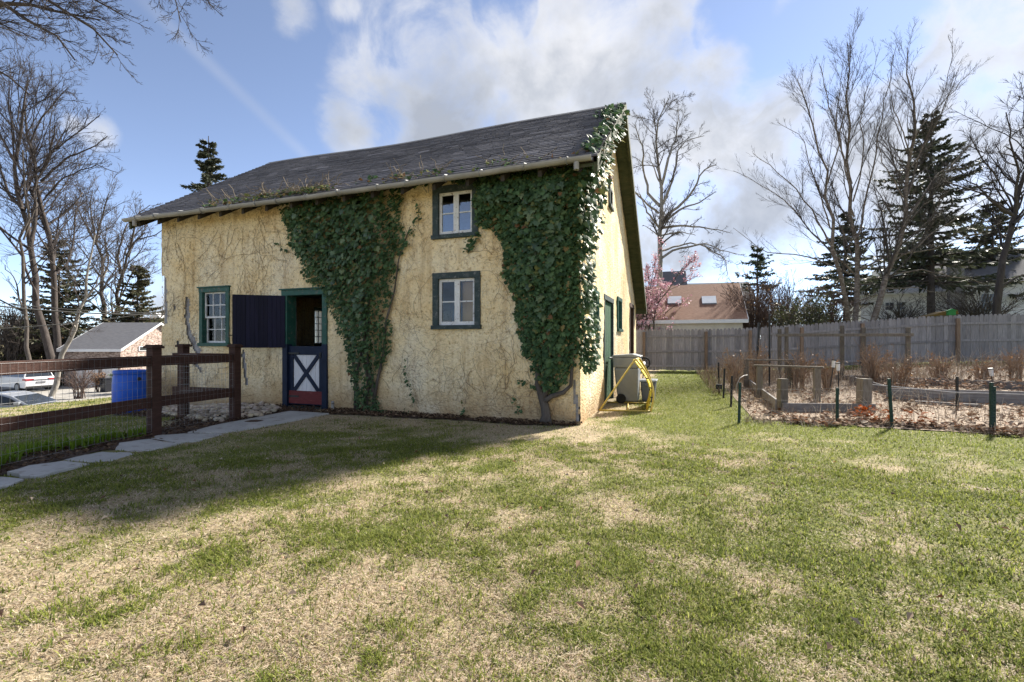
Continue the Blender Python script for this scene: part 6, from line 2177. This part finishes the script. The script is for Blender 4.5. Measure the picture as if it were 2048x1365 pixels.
far_window(wh, fm, 1.55, 2.05, top1 - 1.2, top1 - 0.6, 0, 2, 2)
far_window(wh, fm, 2.25, 2.75, top1 - 1.2, top1 - 0.6, 0, 3, 2)
far_window(wh, fm, 7.1, 8.0, top1 - 1.5, top1 - 0.2, -0.3, 2, 2)
far_window(wh, fm, 10.6, 11.4, top1 - 0.9, top1 + 0.4, -0.3, 2, 2)
far_window(wh, fm, 14.0, 15.0, top1 - 1.4, top1 + 0.2, -0.3, 2, 2)
far_window(wh, fm, 3.2, 3.9, top1 + 0.9, top1 + 2.0, 2.5, 2, 2)
# nest box and mossy roof above the fence
q_ = ZP(1902, 640, 21.5)
nb = thing('nest_box', 'green box on a pole just above the plank fence', 'nest box', (q_[0], q_[1], float(H(q_[0], q_[1]))))
zb = ZP(1902, 622, 21.5)[2]
MB().box(q_[0] - 0.14, q_[0] + 0.14, q_[1] - 0.1, q_[1] + 0.1, zb - 0.2, zb).build('box', M['feeder_green'], nb, bevel=0.01)
mb = MB()
mb.prism([(q_[0] - 0.2, zb + 0.002), (q_[0] + 0.2, zb + 0.002), (q_[0], zb + 0.1)], 1, q_[1] - 0.13, q_[1] + 0.13)
mb.build('roof', M['feeder_green'], nb)
MB().tube([(q_[0], q_[1], 0.3), (q_[0], q_[1], zb - 0.2)], 0.03, 8).build('pole', M['metal_dark'], nb)
q_ = ZP(1876, 626, 23)
sh_ = thing('mossy_shelter', 'low shelter with orange brown mossy roof peeking over the fence', 'shelter', (q_[0], q_[1], float(H(q_[0], q_[1]))))
mb = MB()
mb.prism([(q_[0] - 0.75, q_[2] - 0.2), (q_[0] + 0.55, q_[2] - 0.1), (q_[0] + 0.5, q_[2] + 0.12), (q_[0] + 0.1, q_[2] + 0.07)], 1, q_[1] - 0.6, q_[1] + 0.6)
mb.build('roof', M['thatch'], sh_)
MB().box(q_[0] - 0.5, q_[0] + 0.45, q_[1] - 0.5, q_[1] + 0.5, float(H(q_[0], q_[1])) - 0.1, q_[2] - 0.15).build('wall', M['wood_old'], sh_)

# stone garage on the left, square to the camera
q_ = ZP(128, 700, 38)
org = np.array([q_[0], q_[1], PLATEAU])
lg = thing('stone_garage', 'stone garage with grey roof, white trim and white doors', 'garage', tuple(org))
fm = frame_fm(org, YAW)
ezl = ZP(200, 697, 38)[2] - PLATEAU
wid = (241 - 128) / F * 38
wl, rf = gable_house(lg, fm, wid, 8.0, ezl, ezl + 2.15, M['stone_wall'], M['slate_roof'], 0.3, 0.12, -0.5, M['trim_white'])
for (a, b) in ((153, 197), (206, 236)):
    ua, ub = (a - 128) / F * 38, (b - 128) / F * 38
    f = MB(fm).box(ua, ub, -0.06, -0.01, 0.0, 2.1).build('garage_door', M['trim_white'], lg)
    for r2 in range(4):
        MB(fm).box(ua + 0.06, ub - 0.06, -0.075, -0.061, 0.06 + r2 * 0.51, 0.50 + r2 * 0.51).build('panel', M['white_wall'], f)
us_ = wid + 0.02
far_fm = frame_fm(org + np.array([math.cos(YAW) * us_, math.sin(YAW) * us_, 0]), YAW + R(90))
fmr = lambda u, d, w: far_fm(u, -d, w)
mb = MB(lambda u, d, w: fm(wid + 0.01 + d, u, w))
mb.box(1.8, 5.6, 0.0, 0.06, 2.85, 3.25)
sg_ = mb.build('window', M['trim_white'], lg)
for i in range(4):
    MB(lambda u, d, w: fm(wid + 0.01 + d, u, w)).box(1.9 + i * 0.92, 2.72 + i * 0.92, 0.061, 0.075, 2.9, 3.2).build('pane', M['window_dark'], sg_)
# small house further back
q_ = ZP(290, 650, 72)
org = np.array([q_[0], q_[1], PLATEAU])
hh = thing('house', 'distant white gabled house between the stone garage and barn', 'house', tuple(org))
fm = frame_fm(org, YAW)
ridge_z = ZP(310, 621, 76)[2] - PLATEAU
gable_house(hh, fm, 9.0, 8.0, ridge_z - 3.0, ridge_z, M['white_wall'], M['slate_roof'], 0.3, 0.15, -0.5, M['trim_white'])
ud = (ZP(312, 640, 72) - org)
ud = ud[0] * math.cos(YAW) + ud[1] * math.sin(YAW)
mb = MB(fm)
mb.prism([(ud - 1.1, ridge_z - 3.2), (ud + 1.1, ridge_z - 3.2), (ud + 1.1, ridge_z - 1.6), (ud, ridge_z - 0.6), (ud - 1.1, ridge_z - 1.6)], 1, -0.2, 2.5)
dm = mb.build('dormer', M['white_wall'], hh)
MB(fm).box(ud - 0.35, ud + 0.35, -0.26, -0.21, ridge_z - 2.6, ridge_z - 1.7).build('window', M['window_dark'], dm)

# dark bin by the garage
q_ = ZP(214, 770, 34)
db = thing('wheelie_bin', 'dark wheeled bin beside the white garage doors', 'bin', (q_[0], q_[1], PLATEAU))
mb = MB()
taper_box(mb, q_[0], q_[1], PLATEAU + 0.03, PLATEAU + 0.95, 0.5, 0.5, 0.6, 0.65)
mb.build('bin_body', M['car_black'], db, bevel=0.03)
MB().box(q_[0] - 0.33, q_[0] + 0.33, q_[1] - 0.36, q_[1] + 0.36, PLATEAU + 0.952, PLATEAU + 1.03).build('lid', M['car_black'], db, bevel=0.02)


# ------------------------------------------------------------------ cars
def car(name, label, p, heading, kind_, paint):
    """car pointing along +u in its own frame; p = centre on the ground"""
    root = thing(name, label, 'car', tuple(p), 'cars parked on the drive')
    ca, sa = math.cos(heading), math.sin(heading)

    def fm(u, v, w):
        return (p[0] + ca * u - sa * v, p[1] + sa * u + ca * v, p[2] + w)
    if kind_ == 'suv':
        L, Wd = 4.6, 1.86
        low = [(-2.28, 0.35), (-2.3, 0.6), (-2.27, 0.98), (-2.05, 1.08), (0.95, 1.04), (1.95, 0.92), (2.25, 0.75), (2.3, 0.45), (2.2, 0.3), (-2.2, 0.28)]
        top = [(-2.12, 1.02), (-1.92, 1.55), (-1.6, 1.66), (0.0, 1.67), (0.55, 1.58), (1.25, 1.03)]
        glass = [(-2.15, 1.08), (-1.97, 1.48), (-1.6, 1.58), (0.0, 1.59), (0.5, 1.52), (1.13, 1.08)]
    else:
        L, Wd = 4.7, 1.82
        low = [(-2.3, 0.35), (-2.34, 0.6), (-2.3, 0.95), (-1.5, 1.0), (0.85, 0.93), (1.9, 0.80), (2.28, 0.62), (2.34, 0.4), (2.2, 0.25), (-2.2, 0.25)]
        top = [(-1.75, 0.98), (-1.0, 1.38), (-0.4, 1.45), (0.1, 1.44), (0.5, 1.33), (1.25, 0.92)]
        glass = [(-1.6, 1.0), (-0.95, 1.31), (-0.4, 1.38), (0.1, 1.37), (0.45, 1.27), (1.1, 0.97)]
    hw = Wd / 2

    def shell(prof, hb, ht, zb, zt):
        vs, fs = [], []
        n = len(prof)
        for s in (-1, 1):
            for (u, z) in prof:
                t = np.clip((z - zb) / (zt - zb), 0, 1)
                vs.append((u, s * (hb + (ht - hb) * t), z))
        fs.append(tuple(range(n)))
        fs.append(tuple(range(2 * n - 1, n - 1, -1)))
        for i in range(n):
            j = (i + 1) % n
            fs.append((i, i + n, j + n, j))
        return vs, fs
    mb = MB(fm)
    mb.add(*shell(low, hw - 0.02, hw - 0.06, 0.5, 1.05))
    body = mb.build('body', M[paint], root, bevel=0.06)
    mb = MB(fm)
    zb, zt = top[0][1], max(t[1] for t in top)
    mb.add(*shell(top, hw - 0.07, hw - 0.26, zb, zt))
    cab = mb.build('cabin', M[paint], root, bevel=0.04)
    # side glass
    for s in (-1, 1):
        vs = []
        for dlt in (0.004, 0.014):
            for (u, z) in glass:
                t = np.clip((z - zb) / (zt - zb), 0, 1)
                vs.append((u * 0.93, s * (hw - 0.07 - 0.19 * t + dlt), z))
        n = len(glass)
        fs = [tuple(range(n)), tuple(range(2 * n - 1, n - 1, -1))] + [(i, i + n, (i + 1) % n + n, (i + 1) % n) for i in range(n)]
        MB(fm).add(vs, fs).build('side_window', M['window_dark'], cab)
        MB(fm).box(-0.25, -0.17, s * (hw - 0.2) - 0.1, s * (hw - 0.2) + 0.06, zb + 0.05, zt - 0.12).build('pillar', M[paint], cab)
        MB(fm).box(0.72, 0.9, s * hw - 0.02, s * hw + 0.15, 0.98, 1.10).build('mirror', M[paint], cab, bevel=0.02)
    # windscreen and rear window
    def pane_between(a, b, name, half0, half1, off):
        (u0, z0), (u1, z1) = a, b
        nx, nz = -(z1 - z0), (u1 - u0)
        l = math.hypot(nx, nz)
        nx, nz = nx / l * off, nz / l * off
        vs = [(u0 + nx, -half0, z0 + nz), (u0 + nx, half0, z0 + nz), (u1 + nx, half1, z1 + nz), (u1 + nx, -half1, z1 + nz)]
        vs += [(u - nx * 0.5, v_, z - nz * 0.5) for (u, v_, z) in vs]
        MB(fm).add(vs, [(0, 1, 2, 3), (7, 6, 5, 4), (0, 4, 5, 1), (1, 5, 6, 2), (2, 6, 7, 3), (3, 7, 4, 0)]).build(name, M['window_dark'], cab)
    a, b = top[0], top[1]
    pane_between((a[0] + (b[0] - a[0]) * 0.12, a[1] + (b[1] - a[1]) * 0.12), (a[0] + (b[0] - a[0]) * 0.92, a[1] + (b[1] - a[1]) * 0.92), 'rear_window', hw - 0.16, hw - 0.3, 0.02)
    a, b = top[-1], top[-2]
    pane_between((a[0] + (b[0] - a[0]) * 0.08, a[1] + (b[1] - a[1]) * 0.08), (a[0] + (b[0] - a[0]) * 0.92, a[1] + (b[1] - a[1]) * 0.92), 'windscreen', hw - 0.12, hw - 0.26, -0.02)
    ub = low[1][0]
    for s in (-1, 1):
        MB(fm).box(ub - 0.02, ub + 0.38, s * (hw - 0.28) - 0.26, s * (hw - 0.28) + 0.235, 0.82, 0.96).build('tail_light', M['tail_red'], body, bevel=0.02)
        MB(fm).box(low[6][0] - 0.25, low[6][0] + 0.015, s * (hw - 0.25) - 0.2, s * (hw - 0.25) + 0.18, 0.62, 0.74).build('headlight', M['skylight'], body, bevel=0.02)
    MB(fm).box(ub - 0.035, ub + 0.02, -0.26, 0.26, 0.62, 0.74).build('number_plate', M['bin_slate'], body)
    MB(fm).box(ub - 0.03, ub + 0.05, -0.5, 0.5, 0.86, 0.89).build('trim_bar', M['metal_dark'], body)
    MB(fm).box(ub - 0.015, ub + 0.15, -hw + 0.1, hw - 0.1, 0.26, 0.42).build('bumper', M['rubber'], body, bevel=0.02)
    for u in (-1.38, 1.38):
        for s in (-1, 1):
            w_ = MB(fm).tube([(u, s * (hw - 0.2), 0.34), (u, s * (hw + 0.005), 0.34)], 0.34, 22).build('wheel', M['rubber'], root, bevel=0.03)
            MB(fm).tube([(u, s * (hw + 0.006), 0.34), (u, s * (hw + 0.02), 0.34)], [0.22, 0.19], 16).build('rim', M['wire'], w_)
    return root


def on_drive(px, d):
    p = ZP(px, 700, d)
    return np.array([p[0], p[1], PLATEAU + 0.02])


pc_ = on_drive(45, 33.5)
hd = math.atan2(pc_[1] - CAM[1], pc_[0] - CAM[0])
car('parked_car', 'white crossover car parked on the drive with rear facing the yard', pc_ + np.array([math.cos(hd), math.sin(hd), 0]) * 2.2, hd + R(24), 'suv', 'car_white')
pc_ = on_drive(22, 20.5)
car('parked_car', 'silver saloon car half hidden below the lawn bank', pc_, YAW + R(2) + R(10), 'sedan', 'car_silver')
pc_ = on_drive(104, 38.5)
hd = math.atan2(pc_[1] - CAM[1], pc_[0] - CAM[0])
car('parked_car', 'black car parked beyond the white crossover by the trees', pc_ + np.array([math.cos(hd), math.sin(hd), 0]) * 1.5, hd + R(8), 'sedan', 'car_black')

# ------------------------------------------------------------------ overhead cables
for i, (a, b, r_, lab) in enumerate((((-260, 572), (420, 624), 0.012, 'thin upper service cable sagging across the drive'), ((-260, 582), (420, 626), 0.024, 'thick bundled service cable running toward the barn'),
                                     ((-260, 668), (420, 604), 0.014, 'lower dark cable rising toward the barn'))):
    A_, B_ = ZP(a[0], a[1], 13), ZP(b[0], b[1], 22)
    pts = [A_ + (B_ - A_) * t - np.array([0, 0, 0.5 * math.sin(math.pi * t) * 0.6]) for t in np.linspace(0, 1, 14)]
    o = MB().tube(pts, r_, 6).build('overhead_cable', M['cable'], smooth=True)
    tag(o, lab, 'cable')

# ------------------------------------------------------------------ daylily shoots
DL = [(18, 928), (48, 912), (80, 903), (112, 902), (140, 896), (158, 898), (182, 892), (206, 884), (228, 882), (258, 878), (284, 874), (-15, 936), (-45, 945)]
for i, (px, py) in enumerate(DL):
    rg = np.random.default_rng(200 + i)
    p = gp(px, py)
    n = 46
    a = rg.uniform(0, 6.283, n)
    L = rg.uniform(0.10, 0.22, n) * (0.75 if px in (112, 158) else 1.0)
    t = np.linspace(0, 1, 5)
    b0 = p + np.stack([rg.normal(0, 0.055, n), rg.normal(0, 0.055, n), np.zeros(n)], -1)
    out_ = 0.15 + 0.7 * rg.random(n)
    C = np.zeros((n, 5, 3))
    for j, tj in enumerate(t):
        C[:, j, 0] = b0[:, 0] + np.cos(a) * L * out_ * tj ** 1.5
        C[:, j, 1] = b0[:, 1] + np.sin(a) * L * out_ * tj ** 1.5
        C[:, j, 2] = b0[:, 2] + L * (tj - 0.35 * out_ * tj ** 2.2)
    sd_ = np.stack([-np.sin(a), np.cos(a), np.zeros(n)], -1)
    wv = 0.009 * np.array([0.8, 1.0, 0.85, 0.5, 0.05])
    V = np.stack([C - sd_[:, None] * wv[None, :, None], C + sd_[:, None] * wv[None, :, None]], 2).reshape(n, 10, 3)
    q1 = np.array([(2 * j, 2 * j + 1, 2 * j + 3, 2 * j + 2) for j in range(4)])
    Fq = (q1[None] + (np.arange(n) * 10)[:, None, None]).reshape(-1, 4)
    S = Soup()
    cc = np.array([0.17, 0.26, 0.025]) * rg.uniform(0.65, 1.25, (n, 1)) * np.array([[1, 1, 1]])
    S.add(V.reshape(-1, 3), Fq, np.repeat(cc, 10, 0))
    o = S.build('daylily_shoots', M['grass'], origin=p)
    tag(o, 'bright yellow green daylily shoots in the mulch strip by the path', 'plant', 'daylily shoots along the path')


# ------------------------------------------------------------------ dead garden growth and leaf litter
rg = np.random.default_rng(300)


def dead_stalks(n, poly, hmin, hmax, seed, cols, wid=0.004, clump=1.2, thr=0.45, lean=0.35):
    rg = np.random.default_rng(seed)
    pa = np.array(poly)
    x = rg.uniform(pa[:, 0].min(), pa[:, 0].max(), n * 8)
    y = rg.uniform(pa[:, 1].min(), pa[:, 1].max(), n * 8)
    nz = fbm(x * clump, y * clump, seed, 3)
    ok = inpoly(x, y, poly) & (nz > thr)
    x, y, nz = x[ok][:n], y[ok][:n], nz[ok][:n]
    n = len(x)
    h = (hmin + (hmax - hmin) * rg.random(n) ** 2) * (0.6 + 1.2 * (nz - thr))
    a = rg.uniform(0, 6.283, n)
    l = np.abs(rg.normal(0, lean, n))
    t = np.linspace(0, 1, 3)
    P_ = np.zeros((n, 3, 3))
    z0 = HG(x, y)
    for j, tj in enumerate(t):
        P_[:, j, 0] = x + np.cos(a) * h * l * tj ** 1.6 + rg.normal(0, 0.01, n) * tj
        P_[:, j, 1] = y + np.sin(a) * h * l * tj ** 1.6
        P_[:, j, 2] = z0 + h * tj * (1 - 0.25 * l * tj)
    V, q_ = batch_tubes(P_, np.full((n, 3), 1.0) * (wid * rg.uniform(0.6, 1.3, (n, 1))) * np.array([1, .85, .4]), 3)
    cc = np.array(cols)[rg.integers(0, len(cols), n)] * rg.uniform(0.75, 1.25, (n, 1))
    return V, q_, np.repeat(cc, 9, 0), P_


STRAW = [(0.5, 0.41, 0.29), (0.62, 0.54, 0.41), (0.3, 0.2, 0.13), (0.42, 0.34, 0.27), (0.2, 0.13, 0.09)]
S = Soup()
for (n, poly, h0, h1, sd_, th, ln) in ((8500, [(2.6, 2.0), (12, 2.0), (14, 7), (14, 13), (2.7, 12.6)], 0.06, 0.48, 301, 0.40, 0.7),
                                       (2700, [(4.0, 6.4), (13, 8.5), (14, 14.5), (3.4, 13.6), (3.0, 9.5)], 0.2, 0.95, 302, 0.47, 0.5),
                                       (1100, [(2.75, 7.8), (4.6, 7.8), (4.4, 13.4), (2.6, 13.4)], 0.3, 1.1, 303, 0.4, 0.3),
                                       (500, [(2.2, 5.0), (2.65, 5.0), (2.6, 13.4), (2.0, 13.4)], 0.1, 0.5, 304, 0.3, 0.5),
                                       (900, [(2.4, 0.95), (3.4, 1.0), (5.0, 1.1), (8, 1.0), (8, 1.45), (2.45, 1.5)], 0.05, 0.22, 305, 0.3, 0.6)):
    V, q_, cc, _ = dead_stalks(n, poly, h0, h1, sd_, STRAW, thr=th, lean=ln, wid=0.0035 if h1 < 0.5 else 0.005)
    S.add(V, q_, cc)
o = S.build('dead_stalks', M['litter'])
kind(o, 'stuff', 'straw coloured dead stalks and grass filling the garden')
o['category'] = 'dead plants'


def litter(n, poly, seed, size, cols, thr=0.4, lift=0.02, pile=0.05):
    rg = np.random.default_rng(seed)
    pa = np.array(poly)
    x = rg.uniform(pa[:, 0].min(), pa[:, 0].max(), n * 8)
    y = rg.uniform(pa[:, 1].min(), pa[:, 1].max(), n * 8)
    ok = inpoly(x, y, poly) & (fbm(x * 1.7, y * 1.7, seed, 3) > thr)
    for fl in FLAGS_W:
        ok &= ~inpoly(x, y, fl)
    x, y = x[ok][:n], y[ok][:n]
    n = len(x)
    c = np.stack([x, y, HG(x, y) + lift + pile * rg.random(n)], -1)
    a = rg.uniform(0, 6.283, n)
    s = size * rg.uniform(0.5, 1.3, n)
    ux_ = np.stack([np.cos(a), np.sin(a), rg.normal(0, 0.35, n)], -1) * s[:, None]
    uy_ = np.stack([-np.sin(a), np.cos(a), rg.normal(0, 0.35, n)], -1) * s[:, None] * 0.55
    V = np.stack([c - ux_, c - uy_ + (0, 0, 0.012), c + ux_, c + uy_ + (0, 0, 0.012)], 1)
    T_ = np.array([(0, 1, 2), (0, 2, 3)])
    Fq = (T_[None] + (np.arange(n) * 4)[:, None, None]).reshape(-1, 3)
    cc = np.array(cols)[rg.integers(0, len(cols), n)] * rg.uniform(0.65, 1.3, (n, 1))
    return V.reshape(-1, 3), Fq, np.repeat(cc, 4, 0)


BROWN = [(0.17, 0.105, 0.07), (0.24, 0.155, 0.105), (0.12, 0.08, 0.058), (0.31, 0.235, 0.17), (0.38, 0.31, 0.24), (0.24, 0.12, 0.06)]
S = Soup()
S.add(*litter(3600, [(2.6, 1.3), (8, 1.1), (13, 1.3), (13, 7), (2.8, 7)], 311, 0.05, BROWN, 0.4))
S.add(*litter(1500, [(3.0, 1.15), (9, 0.95), (9, 1.6), (3.0, 1.7)], 312, 0.055, BROWN, 0.32))
S.add(*litter(1100, [(6, 5.8), (14, 6.4), (14, 8.5), (6, 8.3)], 313, 0.06, BROWN[:3], 0.38, 0.1, 0.14))
S.add(*litter(160, [(4.0, 1.2), (5.1, 1.2), (5.1, 2.0), (4.0, 2.0)], 314, 0.05, [(0.3, 0.1, 0.035), (0.24, 0.1, 0.045), (0.2, 0.1, 0.05)], 0.5, 0.03, 0.2))
o = S.build('leaf_litter', M['litter'])
kind(o, 'stuff', 'brown fallen leaves drifted over the garden beds')
o['category'] = 'leaves'
S = Soup()
S.add(*litter(1600, BED_WALL, 315, 0.03, [(0.07, 0.045, 0.03), (0.13, 0.085, 0.055), (0.24, 0.17, 0.11)], 0.2, 0.02, 0.03))
S.add(*litter(4200, BED_LEFT, 316, 0.025, [(0.06, 0.035, 0.024), (0.11, 0.07, 0.045), (0.17, 0.115, 0.075)], 0.15, 0.02, 0.03))
o = S.build('mulch_chips', M['litter'])
kind(o, 'stuff', 'dark bark chips loose on the planting strips')
o['category'] = 'mulch'
S = Soup()
S.add(*litter(260, [(-5, -6), (6, -6), (8, 0.5), (-4, -0.8)], 317, 0.022, BROWN, 0.35, 0.03, 0.03))
o = S.build('fallen_leaves', M['litter'])
kind(o, 'stuff', 'scattered small brown leaves on the lawn')
o['category'] = 'leaves'

# orange leaved seedling by the square post
p = gp(1730, 842)
S = Soup()
rg = np.random.default_rng(320)
leaf_cards(S, rg, p + np.stack([rg.normal(0, 0.06, 34), rg.normal(0, 0.05, 34), 0.10 + 0.14 * rg.random(34)], -1), 0.032, [(0.42, 0.09, 0.012), (0.48, 0.13, 0.02), (0.26, 0.07, 0.02)])
V, q_ = batch_tubes(np.stack([np.stack([p + (0, 0, -.02), p + (rg.normal(0, .1), rg.normal(0, .06), 0.25)]) for _ in range(7)]), np.full((7, 2), 0.004), 3)
S.add(V, q_, np.tile(np.array([(0.1, 0.06, 0.03)]), (len(V), 1)))
o = S.build('orange_plant', M['leaf'], origin=p)
tag(o, 'small plant with bright orange leaves beside the square post', 'plant')

# ------------------------------------------------------------------ lawn grass
rg = np.random.default_rng(400)


def lawn_ok(x, y):
    ok = ~((x > BX0 - 0.05) & (x < 0.10) & (y > -0.06) & (y < BY1 + 0.1))
    for poly in FLAGS_W:
        pc = np.mean(poly, 0)
        ok &= ~inpoly(x + (fbm(x * 5, y * 5, 61, 2) - 0.5) * 0.10, y + (fbm(x * 5 + 30, y * 5, 61, 2) - 0.5) * 0.10, [tuple(pc + (np.array(v) - pc) * 0.97) for v in poly])
    jx, jy = x + (fbm(x * 3, y * 3, 2, 2) - 0.5) * 0.3, y + (fbm(x * 3 + 9, y * 3, 2, 2) - 0.5) * 0.3
    ok &= ~inpoly(jx, jy, BED_LEFT)
    ok &= ~(inpoly(jx, jy, BED_WALL))
    ok &= ~(inpoly(jx, jy, GARDEN) & (rg.random(len(x)) < 0.97))
    ok &= (x > -22) & (y < 14.2 + 0.13 * x)
    return ok


def blades(n, rmin, rmax, seed, two, a0=-62, a1=60):
    rg_ = np.random.default_rng(seed)
    r = np.exp(rg_.uniform(math.log(rmin), math.log(rmax), n))
    az = -YAW + rg_.uniform(R(a0), R(a1), n)
    x, y = CAM[0] + np.sin(az) * r, CAM[1] + np.cos(az) * r
    ok = lawn_ok(x, y)
    x, y, r = x[ok], y[ok], r[ok]
    d = dryness(x, y)
    tuft = fbm(x * 6, y * 6, 49, 2)
    green = rg_.random(len(x)) < ss((1.05 - d) / 0.95) * 0.72 + 0.12
    # thin the cover where it is dry
    keep = green | (rg_.random(len(x)) < 0.9)
    x, y, r, d, tuft, green = x[keep], y[keep], r[keep], d[keep], tuft[keep], green[keep]
    n = len(x)
    L = np.where(green, rg_.uniform(0.014, 0.036, n) * (0.35 + 1.4 * tuft), rg_.uniform(0.012, 0.034, n))
    el = np.where(green, rg_.normal(0.75, 0.4, n), rg_.normal(0.22, 0.25, n))
    el = np.clip(el, 0.03, 1.5)
    a = rg_.uniform(0, 6.283, n)
    wd = (0.0011 + 0.0005 * r) * rg_.uniform(0.7, 1.4, n) * np.where(green, 1.0, 0.75)
    L = L * (1 + 0.02 * r)
    c, s = np.cos(a), np.sin(a)
    z0 = HG(x, y) + 0.002
    b0 = np.stack([x, y, z0], -1)
    dv = np.stack([c * np.cos(el), s * np.cos(el), np.sin(el)], -1)
    # blade faces a random direction about its own axis
    pr = np.stack([-s, c, np.zeros(n)], -1)
    tip_dv = dv + np.stack([c, s, -0.5 * np.ones(n)], -1) * 0.35
    pg_ = np.array([(0.14, 0.165, 0.03), (0.18, 0.20, 0.04), (0.23, 0.24, 0.065), (0.10, 0.13, 0.03)])
    pd_ = np.array([(0.45, 0.38, 0.25), (0.54, 0.47, 0.33), (0.38, 0.30, 0.19), (0.29, 0.215, 0.135), (0.49, 0.41, 0.29)])
    cc = np.where(green[:, None], pg_[rg_.integers(0, 4, n)] * 1.2, pd_[rg_.integers(0, 5, n)] * np.array([1.2, 1.2, 1.3])) * rg_.uniform(0.8, 1.25, (n, 1))
    if two:
        m_ = b0 + dv * (L * 0.55)[:, None]
        e = m_ + tip_dv * (L * 0.5)[:, None]
        e[:, 2] = np.maximum(e[:, 2], z0 + 0.004)
        w_ = pr * wd[:, None]
        V = np.stack([b0 - w_, b0 + w_, m_ + w_ * 0.8, m_ - w_ * 0.8, e], 1)
        Q = (np.array([0, 1, 2, 3])[None] + (np.arange(n) * 5)[:, None])
        T_ = (np.array([3, 2, 4])[None] + (np.arange(n) * 5)[:, None])
        return V.reshape(-1, 3), [Q, T_], np.repeat(cc, 5, 0)
    e = b0 + dv * L[:, None]
    w_ = pr * wd[:, None]
    V = np.stack([b0 - w_, b0 + w_, e], 1)
    T_ = (np.array([0, 1, 2])[None] + (np.arange(n) * 3)[:, None])
    return V.reshape(-1, 3), [T_], np.repeat(cc, 3, 0)


S = Soup()
for (n, r0, r1, sd_, two, a0, a1) in ((330000, 1.6, 6.0, 401, True, -62, 60), (430000, 5.0, 26.0, 402, False, -62, 60), (70000, 0.35, 4.5, 403, False, 60, 298), (60000, 0.3, 1.7, 404, False, -62, 60),
                                      (60000, 3.0, 20.0, 405, False, 60, 90), (40000, 3.0, 12.0, 406, False, -90, -62)):
    V, fl, cc = blades(n, r0, r1, sd_, two, a0, a1)
    b0 = S.n
    S.V.append(V)
    S.C.append(cc)
    for f in fl:
        S.L.append((f + b0).ravel())
        S.S.append(np.full(len(f), f.shape[1]))
    S.n += len(V)
o = S.build('lawn_grass', M['grass'], origin=(0, 0, 0))
kind(o, 'stuff', 'patchy lawn of short green blades and dry straw')
o['category'] = 'grass'
